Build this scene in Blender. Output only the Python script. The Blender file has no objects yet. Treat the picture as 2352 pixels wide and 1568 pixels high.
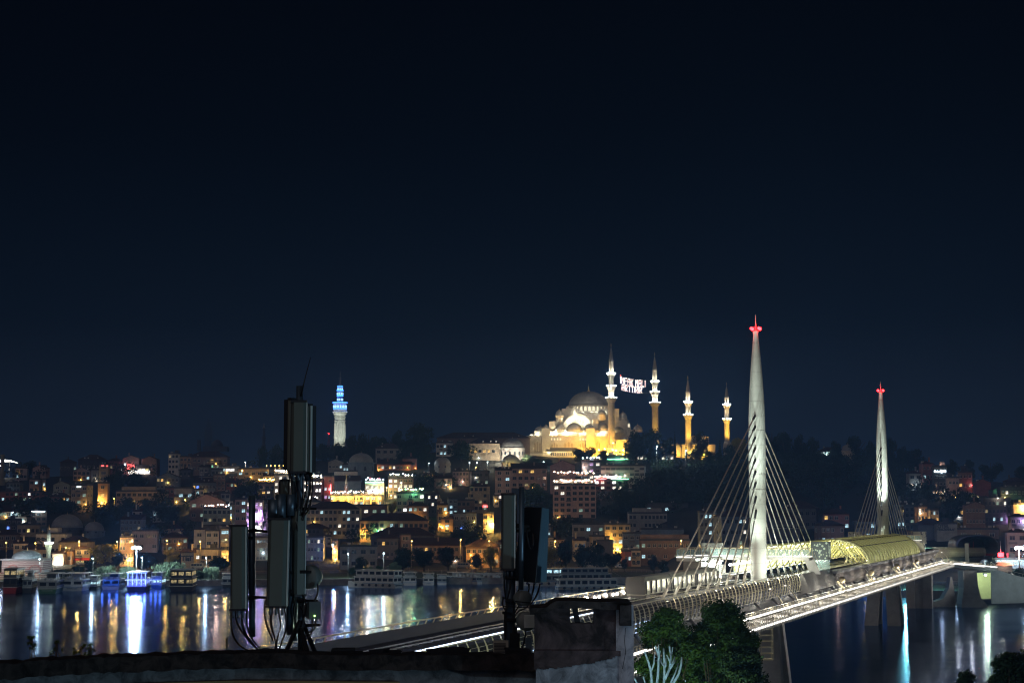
import bpy, math, random
from mathutils import Vector, Matrix
R = math.radians
rnd = random.Random(7)
sc = bpy.context.scene
col = sc.collection

# ------------------------------------------------------------------ camera
FPX, HV, CH = 1846.0, 510.0, 30.4      # focal length in px of a 1024 px frame, horizon row, camera height (m)
PITCH = math.atan((HV - 341.0) / FPX)
cd = bpy.data.cameras.new('camera'); cam = bpy.data.objects.new('camera', cd); col.objects.link(cam)
cd.sensor_width = 36.0; cd.lens = FPX / 1024.0 * 36.0
cd.clip_start = 0.5; cd.clip_end = 20000
cam.location = (0, 0, CH); cam.rotation_euler = (R(90) + PITCH, 0, 0)
sc.camera = cam

# ------------------------------------------------------------------ night sky
w = bpy.data.worlds.new('World'); sc.world = w; w.use_nodes = True
nt = w.node_tree; bg = nt.nodes['Background']
tc = nt.nodes.new('ShaderNodeTexCoord'); sx = nt.nodes.new('ShaderNodeSeparateXYZ'); rp = nt.nodes.new('ShaderNodeValToRGB')
nt.links.new(tc.outputs['Generated'], sx.inputs[0]); nt.links.new(sx.outputs['Z'], rp.inputs[0]); nt.links.new(rp.outputs[0], bg.inputs[0])
el = rp.color_ramp.elements
el[0].position = 0.0; el[0].color = (.0110, .0180, .0320, 1)
el[1].position = 1.0; el[1].color = (.0002, .0004, .0012, 1)
for p_, c_ in ((.035, (.0078, .0130, .0238, 1)), (.10, (.0018, .0041, .0092, 1)), (.20, (.0006, .0015, .0036, 1)), (.33, (.0002, .0004, .0013, 1))):
    e = el.new(p_); e.color = c_
bg.inputs[1].default_value = .78

# faint city glow from the shore behind the camera, the one distant light of the scene
sd = bpy.data.lights.new('city_glow', 'SUN'); so = bpy.data.objects.new('city_glow', sd); col.objects.link(so)
sd.energy = 0.24; sd.angle = R(50); sd.color = (1.0, .80, .76)
so.rotation_euler = (R(58), 0, R(-28))

vs = sc.view_settings
vs.view_transform = 'Standard'; vs.look = 'None'; vs.exposure = 0.3; vs.gamma = 1.0; vs.use_curve_mapping = False
sc.cycles.use_denoising = True; sc.cycles.use_adaptive_sampling = True; sc.cycles.adaptive_threshold = 0.002; sc.cycles.filter_width = 1.15
sc.cycles.max_bounces = 5; sc.cycles.diffuse_bounces = 2; sc.cycles.glossy_bounces = 3
sc.cycles.transmission_bounces = 3; sc.cycles.transparent_max_bounces = 6
sc.cycles.sample_clamp_indirect = 4.0; sc.cycles.use_light_tree = True
sc.cycles.caustics_reflective = False; sc.cycles.caustics_refractive = False

# ------------------------------------------------------------------ pixel <-> place
def ray(u, v):
    x = (u - 512.0) / FPX; y = (341.0 - v) / FPX
    return x, math.cos(PITCH) - y * math.sin(PITCH), math.sin(PITCH) + y * math.cos(PITCH)
def at(u, v, Y):
    x, y, z = ray(u, v); return Vector((x / y * Y, Y, CH + z / y * Y))
def onz(u, v, z):
    x, y, zz = ray(u, v); t = (z - CH) / zz; return Vector((x * t, y * t, z))
def mpp(Y): return Y / FPX

# ------------------------------------------------------------------ land form
SHORE = [(-900, 745), (-205, 742), (20, 784), (60, 782), (86, 752), (140, 655), (176, 628), (900, 470)]
def lerp_tab(tab, x):
    if x <= tab[0][0]: return tab[0][1]
    for (a, fa), (b, fb) in zip(tab, tab[1:]):
        if x <= b: return fa + (fb - fa) * (x - a) / (b - a)
    return tab[-1][1]
def shore(x): return lerp_tab(SHORE, x)
RIDGE = [(-900, 48), (-358, 54), (-218, 56), (-150, 62), (-115, 68), (-40, 71), (60, 68), (130, 66.5), (170, 64), (236, 62), (285, 57), (360, 46), (900, 42)]
def terrain(x, y):
    s = shore(x)
    if y < s: return 2.2
    yf = s + 120 + (30 if x < 90 else 0)
    t = (y - yf) / (1285.0 - yf)
    zr = lerp_tab(RIDGE, x)
    if t <= 0: return 2.2 + .8 * (y - s) / (yf - s)
    if t >= 1: return zr - min(12, (y - 1285) * .012)
    f = t * (1.12 - .12 * t) if t > .06 else t * (.56 + t * 9.0) 
    return 3.0 + (zr - 3.0) * min(f, 1)
def hit(u, v):
    x, y, z = ray(u, v); Y = 640.0
    while Y < 2200:
        X = x / y * Y; Z = CH + z / y * Y
        if Y > shore(X) and Z <= terrain(X, Y): return Vector((X, Y, terrain(X, Y)))
        Y += 1.5
    X = x / y * 1285.; return Vector((X, 1285., terrain(X, 1285.)))

# ------------------------------------------------------------------ materials
_m = {}
def mat(name, c, rough=.75, metal=0., var=.25, scale=.6, em=None, es=0., spec=.4):
    if name in _m: return _m[name]
    m = bpy.data.materials.new(name); m.use_nodes = True; n = m.node_tree; b = n.nodes['Principled BSDF']
    b.inputs['Roughness'].default_value = rough; b.inputs['Metallic'].default_value = metal
    b.inputs['Specular IOR Level'].default_value = spec
    b.inputs['Base Color'].default_value = (*c, 1)
    if var > 0:
        t = n.nodes.new('ShaderNodeTexCoord'); z = n.nodes.new('ShaderNodeTexNoise'); r = n.nodes.new('ShaderNodeValToRGB')
        z.inputs['Scale'].default_value = scale; z.inputs['Detail'].default_value = 6; z.inputs['Roughness'].default_value = .65
        r.color_ramp.elements[0].position = .3; r.color_ramp.elements[1].position = .7
        r.color_ramp.elements[0].color = (*[k * (1 - var) for k in c], 1)
        r.color_ramp.elements[1].color = (*[min(1, k * (1 + var * .6)) for k in c], 1)
        n.links.new(t.outputs['Object'], z.inputs['Vector']); n.links.new(z.outputs['Fac'], r.inputs[0]); n.links.new(r.outputs[0], b.inputs['Base Color'])
    if em: b.inputs['Emission Color'].default_value = (*em, 1); b.inputs['Emission Strength'].default_value = es
    _m[name] = m; return m
def glow(name, c, s): return mat(name, (.02, .02, .02), .6, 0, 0, em=c, es=s)
def curtain(name, c, s):
    """a lit window: panes of uneven brightness, as rooms with things in them are"""
    if name in _m: return _m[name]
    m = glow(name, c, s); n = m.node_tree; b = n.nodes['Principled BSDF']
    t = n.nodes.new('ShaderNodeTexCoord'); z = n.nodes.new('ShaderNodeTexNoise'); r = n.nodes.new('ShaderNodeMapRange')
    z.inputs['Scale'].default_value = 1.6; z.inputs['Detail'].default_value = 3
    r.inputs['From Min'].default_value = .35; r.inputs['From Max'].default_value = .68
    r.inputs['To Min'].default_value = s * .15; r.inputs['To Max'].default_value = s * 1.5
    n.links.new(t.outputs['Object'], z.inputs['Vector']); n.links.new(z.outputs['Fac'], r.inputs['Value']); n.links.new(r.outputs[0], b.inputs['Emission Strength'])
    return m

# ------------------------------------------------------------------ mesh builder
class MB:
    def __init__(s): s.v = []; s.f = []; s.mi = []; s.sm = []
    def add(s, vs_, fs, m=0, smooth=False):
        o = len(s.v); s.v += [tuple(p) for p in vs_]
        for f in fs: s.f.append(tuple(i + o for i in f)); s.mi.append(m); s.sm.append(smooth)
        return s
    def box(s, c, d, rz=0, m=0, taper=1.0):
        cx, cy, cz = c; a, b, h = d[0] / 2, d[1] / 2, d[2] / 2; co, si = math.cos(rz), math.sin(rz); P = []
        for zz, k in ((-h, 1), (h, taper)):
            for x, y in ((-a, -b), (a, -b), (a, b), (-a, b)):
                x *= k; y *= k; P.append((cx + x * co - y * si, cy + x * si + y * co, cz + zz))
        return s.add(P, [(3, 2, 1, 0), (4, 5, 6, 7), (0, 1, 5, 4), (1, 2, 6, 5), (2, 3, 7, 6), (3, 0, 4, 7)], m)
    def hexa(s, P, m=0):   # eight corners: bottom 4 (ccw), top 4
        return s.add(P, [(3, 2, 1, 0), (4, 5, 6, 7), (0, 1, 5, 4), (1, 2, 6, 5), (2, 3, 7, 6), (3, 0, 4, 7)], m)
    def bar(s, p, q, w, h=None, m=0):
        p, q = Vector(p), Vector(q); h = h or w; d = (q - p)
        if d.length < 1e-6: return s
        d.normalize(); up = Vector((0, 0, 1)) if abs(d.z) < .95 else Vector((0, 1, 0))
        sd_ = d.cross(up).normalized(); u2 = sd_.cross(d)
        P = [e + sd_ * i * w / 2 + u2 * j * h / 2 for e in (p, q) for i, j in ((-1, -1), (1, -1), (1, 1), (-1, 1))]
        return s.add(P, [(3, 2, 1, 0), (4, 5, 6, 7), (0, 1, 5, 4), (1, 2, 6, 5), (2, 3, 7, 6), (3, 0, 4, 7)], m)
    def tube(s, pts, r, n=8, m=0, cap=True, smooth=True):
        pts = [Vector(p) for p in pts]; rs = r if isinstance(r, (list, tuple)) else [r] * len(pts)
        P = []; last = None
        for i, p in enumerate(pts):
            d = (pts[min(i + 1, len(pts) - 1)] - pts[max(i - 1, 0)]).normalized()
            if last is None: a = d.orthogonal().normalized()
            else: a = (last - d * last.dot(d)).normalized()
            last = a; b = d.cross(a)
            for k in range(n):
                t = 2 * math.pi * k / n; P.append(p + (a * math.cos(t) + b * math.sin(t)) * rs[i])
        F = [(i * n + k, i * n + (k + 1) % n, (i + 1) * n + (k + 1) % n, (i + 1) * n + k) for i in range(len(pts) - 1) for k in range(n)]
        s.add(P, F, m, smooth)
        if cap:
            o = len(s.v) - len(P); s.f += [tuple(o + k for k in reversed(range(n))), tuple(o + (len(pts) - 1) * n + k for k in range(n))]; s.mi += [m, m]; s.sm += [False, False]
        return s
    def lathe(s, prof, c=(0, 0, 0), n=24, m=0, smooth=True, sx=1, sy=1, rot=0):
        P = []; cx, cy, cz = c
        for r, z in prof:
            for k in range(n):
                t = 2 * math.pi * (k + .5) / n + rot; P.append((cx + r * math.cos(t) * sx, cy + r * math.sin(t) * sy, cz + z))
        F = [(i * n + k, i * n + (k + 1) % n, (i + 1) * n + (k + 1) % n, (i + 1) * n + k) for i in range(len(prof) - 1) for k in range(n)]
        s.add(P, F, m, smooth); o = len(s.v) - len(P)
        if prof[0][0] > .01: s.f.append(tuple(o + k for k in reversed(range(n)))); s.mi.append(m); s.sm.append(False)
        if prof[-1][0] > .01: s.f.append(tuple(o + (len(prof) - 1) * n + k for k in range(n))); s.mi.append(m); s.sm.append(False)
        return s
    def dome(s, c, r, h, n=24, m=0, k=6, **kw):
        return s.lathe([(r * math.cos(R(90) * i / k) if i < k else .005, h * math.sin(R(90) * i / k)) for i in range(k + 1)], c, n, m, **kw)
    def ball(s, c, r, n=8, m=0, k=5):
        return s.lathe([(max(.003, r * math.sin(math.pi * i / k)), -r * math.cos(math.pi * i / k)) for i in range(k + 1)], c, n, m)
    def prism(s, poly, y0, y1, m=0, ax='y', tf=None):   # poly in x,z ; extruded along y
        n = len(poly); P = [(x, y0, z) for x, z in poly] + [(x, y1, z) for x, z in poly]
        if ax == 'z': P = [(x, z, y0) for x, z in poly] + [(x, z, y1) for x, z in poly]
        if ax == 'x': P = [(y0, x, z) for x, z in poly] + [(y1, x, z) for x, z in poly]
        if tf: P = [tf(Vector(p)) for p in P]
        F = [(i, (i + 1) % n, n + (i + 1) % n, n + i) for i in range(n)] + [tuple(reversed(range(n))), tuple(range(n, 2 * n))]
        return s.add(P, F, m)
    def mesh(s, name, mats):
        me = bpy.data.meshes.new(name); me.from_pydata(s.v, [], s.f)
        for mm in (mats if isinstance(mats, (list, tuple)) else [mats]): me.materials.append(mm)
        me.polygons.foreach_set('material_index', s.mi); me.polygons.foreach_set('use_smooth', s.sm); me.update(); return me
    def build(s, name, mats, parent=None, loc=None, rz=0):
        return obj(name, s.mesh(name, mats), parent, loc, rz)
def obj(name, me, parent=None, loc=None, rz=0, scale=None):
    o = bpy.data.objects.new(name, me); col.objects.link(o)
    if parent: o.parent = parent
    if loc is not None: o.location = loc
    if rz: o.rotation_euler = (0, 0, rz)
    if scale: o.scale = scale
    return o
def tag(o, label, cat=None, group=None, kind=None):
    if label: o['label'] = label
    if cat: o['category'] = cat
    if group: o['group'] = group
    if kind: o['kind'] = kind
    return o
def thing(name, label, cat, loc=(0, 0, 0), rz=0, group=None):
    return tag(obj(name, None, None, loc, rz), label, cat, group)
def lamp(loc, c, power, parent=None, r=.3, spot=None, aim=None, blend=.6, name='lamp_light'):
    d = bpy.data.lights.new(name, 'SPOT' if spot else 'POINT'); d.energy = power; d.color = c; d.shadow_soft_size = r
    if spot: d.spot_size = R(spot); d.spot_blend = blend
    o = bpy.data.objects.new(name, d); col.objects.link(o)
    if aim is not None: o.rotation_euler = (Vector(aim) - Vector(loc)).to_track_quat('-Z', 'Y').to_euler()
    o.location = loc
    if parent:
        o.parent = parent; o.matrix_parent_inverse = Matrix.LocRotScale(parent.location, parent.rotation_euler, parent.scale).inverted()
    return o
# ================================================================== the land and the water
def land():
    xs = [-900 + 15 * i for i in range(121)]; offs = [0, 6, 14, 25, 40, 60, 80, 100, 120] + [120 + 18 * i for i in range(1, 45)] + [1100, 1500, 2300, 4000]
    V = []; F = []
    for x in xs:
        V.append((x, shore(x) + 1, -3))
        for o_ in offs:
            y = shore(x) + o_; V.append((x, y, terrain(x, y) + (0 if o_ < 130 else 1.2 * math.sin(x * .05) * math.sin(y * .043))))
    k = len(offs) + 1
    for i in range(len(xs) - 1):
        for j in range(k - 1): F.append((i * k + j, (i + 1) * k + j, (i + 1) * k + j + 1, i * k + j + 1))
    b = MB(); b.add(V, F, 0, True)
    tag(b.build('ground', mat('earth', (.02, .024, .02), .95, var=.6, scale=.05)), 'dark city hillside rising from the far shore', kind='structure')
    # quay edge and waterfront road follow the shore
    def strip(name, o0, o1, dz, m, label, x0=-520, x1=520, h=0):
        b = MB(); P = []
        X = [x0 + 10 * i for i in range(int((x1 - x0) / 10) + 1)]
        for x in X:
            for o_ in (o0, o1):
                y = shore(x) + o_; P.append((x, y, terrain(x, max(y, shore(x) + .1)) + dz))
            if h:
                for o_ in (o1, o0): P.append((x, shore(x) + o_, -1))
        k = 4 if h else 2
        F = [(i * k + j, (i + 1) * k + j, (i + 1) * k + (j + 1) % k, i * k + (j + 1) % k) for i in range(len(X) - 1) for j in (range(4) if h else range(1))]
        b.add(P, F); tag(b.build(name, m), label, kind='structure')
    strip('quay', -3, 5, .25, mat('quay_stone', (.28, .28, .27), .85, var=.4, scale=.3), 'pale stone quay edge along the far shore', h=1)
    strip('road', 66, 90, .06, mat('asphalt', (.06, .058, .055), .7, var=.3), 'waterfront road under amber street lamps')
    strip('pavement', 90, 98, .18, mat('paving', (.22, .2, .18), .85, var=.3), 'pavement in front of the waterfront shops')
    strip('lawn', 8, 60, .05, mat('lawn', (.05, .075, .025), .95, var=.5, scale=.15), 'grass slope between quay and road')
    # near shore, below the camera
    b = MB(); b.box((0, -60, 1.0), (1600, 320, 3.0)); tag(b.build('near_shore', mat('earth2', (.05, .05, .045), .9, var=.5, scale=.1)), 'dark near shore below the rooftop', kind='structure')
    # water
    m = bpy.data.materials.new('water'); m.use_nodes = True; n = m.node_tree; p = n.nodes['Principled BSDF']
    L = n.links.new; gs = n.nodes.new('ShaderNodeBsdfGlossy'); gs.inputs[0].default_value = (.54, .66, .92, 1); df = n.nodes.new('ShaderNodeBsdfDiffuse'); df.inputs[0].default_value = (.002, .010, .024, 1); fz = n.nodes.new('ShaderNodeFresnel'); fz.inputs[0].default_value = 1.33; ms_ = n.nodes.new('ShaderNodeMixShader')
    n.nodes.remove(p); p = gs; L(fz.outputs[0], ms_.inputs[0]); L(df.outputs[0], ms_.inputs[1]); L(gs.outputs[0], ms_.inputs[2]); L(ms_.outputs[0], n.nodes['Material Output'].inputs[0])
    t = n.nodes.new('ShaderNodeTexCoord'); mp = n.nodes.new('ShaderNodeMapping'); mp.inputs['Scale'].default_value = (.25, 1, 1); L(t.outputs['Object'], mp.inputs[0])
    z = n.nodes.new('ShaderNodeTexNoise'); z.inputs['Scale'].default_value = .75; z.inputs['Detail'].default_value = 4; L(mp.outputs[0], z.inputs['Vector'])
    z2 = n.nodes.new('ShaderNodeTexNoise'); z2.inputs['Scale'].default_value = .028; z2.inputs['Detail'].default_value = 4; z2.inputs['Roughness'].default_value = .7; L(mp.outputs[0], z2.inputs['Vector'])
    bu = n.nodes.new('ShaderNodeBump'); bu.inputs['Strength'].default_value = .5; bu.inputs['Distance'].default_value = .03; L(z.outputs['Fac'], bu.inputs['Height']); L(bu.outputs[0], p.inputs['Normal'])
    r = n.nodes.new('ShaderNodeMapRange'); r.inputs['From Min'].default_value = .35; r.inputs['From Max'].default_value = .65; r.inputs['To Min'].default_value = .11; r.inputs['To Max'].default_value = .19
    L(z2.outputs['Fac'], r.inputs['Value']); L(r.outputs[0], p.inputs['Roughness'])
    b = MB(); b.add([(-4000, -400, 0), (4000, -400, 0), (4000, 3000, 0), (-4000, 3000, 0)], [(0, 1, 2, 3)])
    tag(b.build('water', m), 'dark estuary water with long light reflections', kind='structure')
    # distant ridge closing the horizon
    b = MB(); P = []; F = []
    for i in range(61):
        x = -3600 + 120 * i; h = 60 + 9 * math.sin(i * .7) + 6 * math.sin(i * 1.9)
        P += [(x, 4400, -20), (x, 4500 + 100 * math.sin(i), h)]
        if i: F.append((2 * i - 2, 2 * i, 2 * i + 1, 2 * i - 1))
    b.add(P, F, 0, True); tag(b.build('far_hills', mat('far', (.02, .03, .03), .9, var=0)), 'unlit far hills at the horizon', kind='structure')
land()
# ================================================================== the cable-stayed bridge
def BR(s, lat=0, z=18.1):       # s along (0 at the near pylon, 180 at the far one), lat to the left, z height
    c = 0.0
    if s < -60: c = -2.2 * ((-s - 60) / 120.0) ** 2
    if s > 240: c = -3.0 * ((s - 240) / 134.0) ** 2; z -= 2.6 * (s - 240) / 134.0
    l = lat + c
    return Vector((43.6 + .313 * s - .9498 * l, 328.7 + .9498 * s + .313 * l, z))
BA = math.atan2(.9498, .313)     # heading of the bridge
def bridge():
    B = thing('cable_stayed_bridge', 'long lit cable-stayed metro bridge with two white pylons over the water', 'bridge', (43.6, 328.7, 0))
    inv = Vector((-43.6, -328.7, 0))
    white = mat('bridge_steel', (.62, .62, .58), .5, var=.08, scale=.2); grey = mat('bridge_grey', (.32, .32, .31), .55, var=.15, scale=.3)
    dark = mat('bridge_dark', (.06, .06, .065), .6, var=.2); cable = mat('cable_sheath', (.62, .61, .55), .45, var=0)
    conc = mat('pier_concrete', (.36, .36, .36), .8, var=.3, scale=.25); rail_m = mat('rail_cream', (.74, .68, .50), .45, var=0)
    lampm = glow('deck_bulb', (1, .86, .72), 22); strip = glow('strip_white', (1, .95, .88), 2.4); strip2 = glow('strip_soft', (1, .93, .85), 1.5)
    def part(mb, name, mats, parent=B): return obj(name, mb.mesh(name, mats), parent, inv if parent is B else None)
    def sweep(prof, s0, s1, ds, m, closed=True):    # prof: list of (lat,z)
        b = MB(); n = len(prof); N = max(1, int(round((s1 - s0) / ds))); P = []
        for i in range(N + 1):
            s = s0 + (s1 - s0) * i / N; P += [BR(s, l, z) for l, z in prof]
        rng = range(n) if closed else range(n - 1)
        F = [(i * n + k, (i + 1) * n + k, (i + 1) * n + (k + 1) % n, i * n + (k + 1) % n) for i in range(N) for k in rng]
        if closed: F += [tuple(range(n)), tuple(N * n + k for k in reversed(range(n)))]
        b.add(P, F, m); return b
    # --- deck box girder
    d = sweep([(-6.6, 18.0), (6.6, 18.0), (6.6, 17.3), (4.2, 14.9), (-4.2, 14.9), (-6.6, 17.3)], -330, 400, 10, 0)
    part(d, 'deck', [mat('deck_dark', (.12, .12, .125), .7, var=.25, scale=.4)])
    # --- tracks
    t = MB()
    for lat in (-4.6, -3.2, 2.6, 4.0):
        for i in range(-33, 38): t.bar(BR(i * 10, lat, 18.12), BR(i * 10 + 10, lat, 18.12), .14, .2, 0)
    for i in range(-330, 376, 2):
        for lat in (-3.9, 3.3): t.bar(BR(i, lat - 1.3, 18.03), BR(i, lat + 1.3, 18.03), .3, .1, 1)
    part(t, 'track', [mat('rail_steel', (.5, .47, .4), .3, 1, var=0), mat('sleeper', (.12, .12, .11), .8, var=0)])
    # --- curved rib railings with hand rail and wires
    for side, a0, a1 in ((1, -250, 0), (-1, -250, 2), (1, 196, 400), (-1, 243, 400)):
        b = MB(); s = a0
        while s < a1:
            r = lambda l, z: BR(s, side * l, z)
            b.tube([r(6.9, 15.9), r(7.25, 16.9), r(7.35, 17.9), r(7.2, 18.8), r(6.85, 19.5)], [.05, .1, .12, .1, .06], 4, 0, smooth=False)
            b.bar(r(6.5, 17.9), r(7.35, 17.9), .08, .12, 0); s += 2.45
        for z, wd in ((19.5, .12), (18.9, .035), (18.5, .035), (18.15, .035), (17.4, .03), (16.9, .03), (16.4, .03)):
            l = 6.85 if z > 19 else 7.25
            for i in range(int((a1 - a0) / 7)): b.bar(BR(a0 + i * 7, side * l, z), BR(a0 + i * 7 + 7, side * l, z), wd, wd, 0)
        part(b, 'railing', [rail_m])
    # sloped soffit plates under the ribs
    for side in (-1, 1):
        part(sweep([(side * 6.62, 17.3), (side * 7.0, 16.2), (side * 7.0, 15.95), (side * 5.3, 13.7), (side * 4.3, 14.75)], -250, 396, 9, 0), 'soffit_panel', [mat('soffit', (.40, .39, .37), .6, var=.1)])
        part(sweep([(side * 6.63, 19.1), (side * 6.68, 19.1), (side * 7.06, 17.6), (side * 7.04, 16.0), (side * 6.7, 16.0), (side * 6.66, 17.6)], -250, 396, 9, 0), 'side_mesh', [mat('net_dark', (.05, .045, .04), .6, var=0, scale=3)])
    # --- small lamps along the rails
    lm = MB(); lm.ball((0, 0, 0), .21, 6, 0, 4); lm.bar((0, .1, 0), (0, .45, -.1), .06, m=1); lme = lm.mesh('rail_lamp', [lampm, dark])
    for side in (1, -1):
        for i in range(32):
            s = -101 + i * 3.2 + (i % 3) * .5
            p = BR(s, side * 6.55, 18.75); obj('rail_lamp', lme, B, p + inv)
            if i % 3 == 1: lamp(p + Vector((0, 0, .35)), (1, .85, .64), 420, B, .15)
    for i in range(2, 7): lamp(BR(-100 + i * 17, -3.5, 20.5), (1, .9, .72), 260, B, .3)
    # --- cool handrail tubes on the near right railing
    hs = MB()
    for i in range(22): s = -250 + i * 6; hs.bar(BR(s, -6.8, 19.62), BR(s + 5.6, -6.8, 19.62), .09, .09)
    part(hs, 'light_strip', [glow('handrail_cool', (.62, .75, 1), 3)])
    for i in range(9): lamp(BR(-246 + i * 15, -5.6, 18.9), (.6, .72, 1), 260, B, .2)
    hs = MB()
    for i in range(60):
        s = -240 + i * 2.2
        for z in (16.5, 17.0, 17.5): hs.bar(BR(s, -7.6, z), BR(s + (.7 + (i * 7 % 5) * .2), -7.6, z), .08, .1)
    part(hs, 'edge_lights', [glow('edge_blue', (.5, .68, 1), 1.2)])['kind'] = 'stuff'
    # --- pylons and stays
    def pylon(s0):
        b = MB(); H = [(0, 1.3), (14, 1.33), (24, 1.38), (33, 1.42), (41, 1.34), (46, 1.21), (50, 1.04), (54, .83), (58, .58), (60.6, .40), (61.2, .52), (61.4, .52), (61.5, .2), (63, .12), (65.3, .03)]
        c = BR(s0, 0, 16.2); n = 20; P = []
        for z, r in H:
            zz = 16.2 + z * (65.3 - 16.2) / 65.3
            for k in range(n):
                a = 2 * math.pi * k / n + BA
                ca, sa = math.cos(a - BA), math.sin(a - BA)
                rx = r * 1.3 * ca; ry = 1.1 * r * sa * (1 - .12 * abs(ca))
                P.append((c.x + rx * math.cos(BA) - ry * math.sin(BA), c.y + rx * math.sin(BA) + ry * math.cos(BA), zz))
        F = [(i * n + k, i * n + (k + 1) % n, (i + 1) * n + (k + 1) % n, (i + 1) * n + k) for i in range(len(H) - 1) for k in range(n)]
        b.add(P, F, 0, True)
        def rad(z):
            for (z0, r0), (z1, r1) in zip(H, H[1:]):
                if z <= z1: return r0 + (r1 - r0) * (z - z0) / (z1 - z0)
        for k_ in range(17):       # welded seams, a bead round the shaft
            z = 3.2 + k_ * 3.45; r = rad(z) + .012; zz = 16.2 + z * (65.3 - 16.2) / 65.3
            b.tube([(c.x + r * 1.3 * math.cos(t) * math.cos(BA) - 1.1 * r * math.sin(t) * (1 - .12 * abs(math.cos(t))) * math.sin(BA), c.y + r * 1.3 * math.cos(t) * math.sin(BA) + 1.1 * r * math.sin(t) * (1 - .12 * abs(math.cos(t))) * math.cos(BA), zz) for t in [2 * math.pi * i_ / 20 for i_ in range(21)]], .022, 4, 1, False)
        pm_ = mat('pylon_white', (.70, .72, .66), .42, var=.12, scale=.22); 
        for n_ in pm_.node_tree.nodes:
            if n_.type == 'TEX_NOISE' and not n_.inputs['Vector'].is_linked or n_.type == 'TEX_NOISE': n_.inputs['Distortion'].default_value = .4
        py = part(b, 'pylon', [pm_, mat('seam_grey', (.48, .49, .46), .6, var=0)])
        for k in range(4):
            q = MB(); q.ball(BR(s0 + .8 * math.cos(k * 1.57 + .8), .95 * math.sin(k * 1.57 + .8), 62.8), .29, 8)
            obj('beacon', q.mesh('beacon', [glow('red_beacon', (1, .006, .008), 45)]), py)
        lamp(BR(s0 - 1.6, 1.2, 63.6), (1, .05, .08), 130, B, .2)
        zs = [47.3, 45.4, 43.5, 41.7, 39.7, 37.6, 35.6, 33.2, 30.9]; sl = MB()
        for sg in (-1, 1):
            for i, z in enumerate(zs):
                e = sg * (72 - i * 7.3)
                for lat in (0,):
                    a = BR(s0 + sg * 1.2, lat * .9, z); g = BR(s0 + e, lat * 1.15, 18.3); dn = (g - a).normalized()
                    k = MB(); k.tube([a + dn * 1.0, g], .115, 6); part(k, 'stay_cable', [cable])
                    [obj('anchor_sleeve', MB().tube([x_, y_], r_, 8).mesh('anchor_sleeve', [dark if r_ < .23 else cable]), py) for x_, y_, r_ in ((a - dn * .9, a + dn * 2.6, .22), (g - dn * 2.6, g, .24))]
        # uplights at the foot
        for sg in (-1, 1):
            for lat in (3.2, -3.2):
                L0 = BR(s0 + sg * 6, lat, 18.8)
                fx = MB(); fx.box(L0, (.6, .5, .5), BA); part(fx, 'floodlight', [dark])
                lamp(L0 + Vector((0, 0, .6)), (.84, 1, .86), (6000 if s0 == 0 else 13000) * (1 if sg < 0 else .7), B, .25, 62, BR(s0, 0, 44), .8)
                L1 = BR(s0 + sg * 19, lat * 1.4, 19.2) if s0 == 0 else BR(s0 + sg * 13, lat * .25, 24.9)
                lamp(L1, (.86, 1, .90), (30000 if s0 == 0 else 42000) * (1 if sg < 0 else .4), B, .2, 34 if s0 == 0 else 46, BR(s0, 0, 49 if s0 == 0 else 44), .9)
                lamp(L0 + Vector((0, 0, .6)), (.86, 1, .88), (12000 if s0 == 0 else 36000) * (1 if sg < 0 else .6), B, .25, 22, BR(s0, 0, 52), .8)
        # four raking legs
        for sg in (-1, 1):
            for lat in (1.9, -1.9):
                g = MB(); a = BR(s0 + sg * 1.6, lat, 15.2); f = BR(s0 + sg * 4.2, lat * 1.65, -1.5)
                ux = Vector((.313, .9498, 0)); uy = Vector((-.9498, .313, 0))
                P = [f + ux * i * 1.2 + uy * j * 1.75 for i, j in ((-1, -1), (1, -1), (1, 1), (-1, 1))] + [a + ux * i * 1.1 + uy * j * 1.5 for i, j in ((-1, -1), (1, -1), (1, 1), (-1, 1))]
                g.hexa(P); pr = part(g, 'pier_leg', [conc])
    pylon(0); pylon(180)
    for s, lat in ((-14, -17), (8, -18), (166, -18), (190, -18), (255, -17), (275, -16)):
        lamp(BR(s, lat, 12.5), (1, .93, .85), 2300, B, .3, 75, BR(s, 0, 6), .8)  # added spots over the water, no fixture, brighten the pier legs
    # --- upright piers
    for s in (-92, 269):
        g = MB()
        for lat in (2.6, -2.6): g.box(BR(s, lat, 6.5), (4.4, 2.6, 17), BA)
        g.box(BR(s, 0, 7.5), (2.6, 3.0, 14), BA); part(g, 'pier', [conc])
    # --- walkway hung on the right side
    W0, W1 = -230, 238
    part(sweep([(-10.2, 14.6), (-13.0, 14.6), (-13.3, 14.2), (-12.8, 13.7), (-10.6, 13.9)], W0, W1, 8, 0), 'walkway', [mat('walk_deck', (.34, .32, .30), .7, var=.2)])
    part(sweep([(-10.35, 14.95), (-10.35, 15.2), (-10.5, 15.2), (-10.5, 14.95)], W0, W1, 8, 0), 'light_strip', [strip])
    part(sweep([(-13.42, 14.12), (-13.42, 14.40), (-13.3, 14.40), (-13.3, 14.12)], W0, W1, 8, 0), 'light_strip', [strip])
    for i in range(12): lamp(BR(-95 + i * 28, -9.6, 13.4), (1, .95, .88), 420, B, .3, 120, BR(-95 + i * 28, -5.5, 15.4), .8)
    for lat, zz in ((-10.3, 15.8), (-13.4, 15.7)):
        b = MB(); s = W0
        while s < W1:
            b.bar(BR(s, lat * .99, 14.6), BR(s, lat, zz), .07, .07); s += 1.5
        for z in (zz, zz - .3, zz - .6, zz - .85):
            for i in range(int((W1 - W0) / 6)): b.bar(BR(W0 + i * 6, lat, z), BR(W0 + i * 6 + 6, lat, z), .08 if z == zz else .03, .08 if z == zz else .03)
        part(b, 'walkway_railing', [rail_m])
    b = MB()
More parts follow.
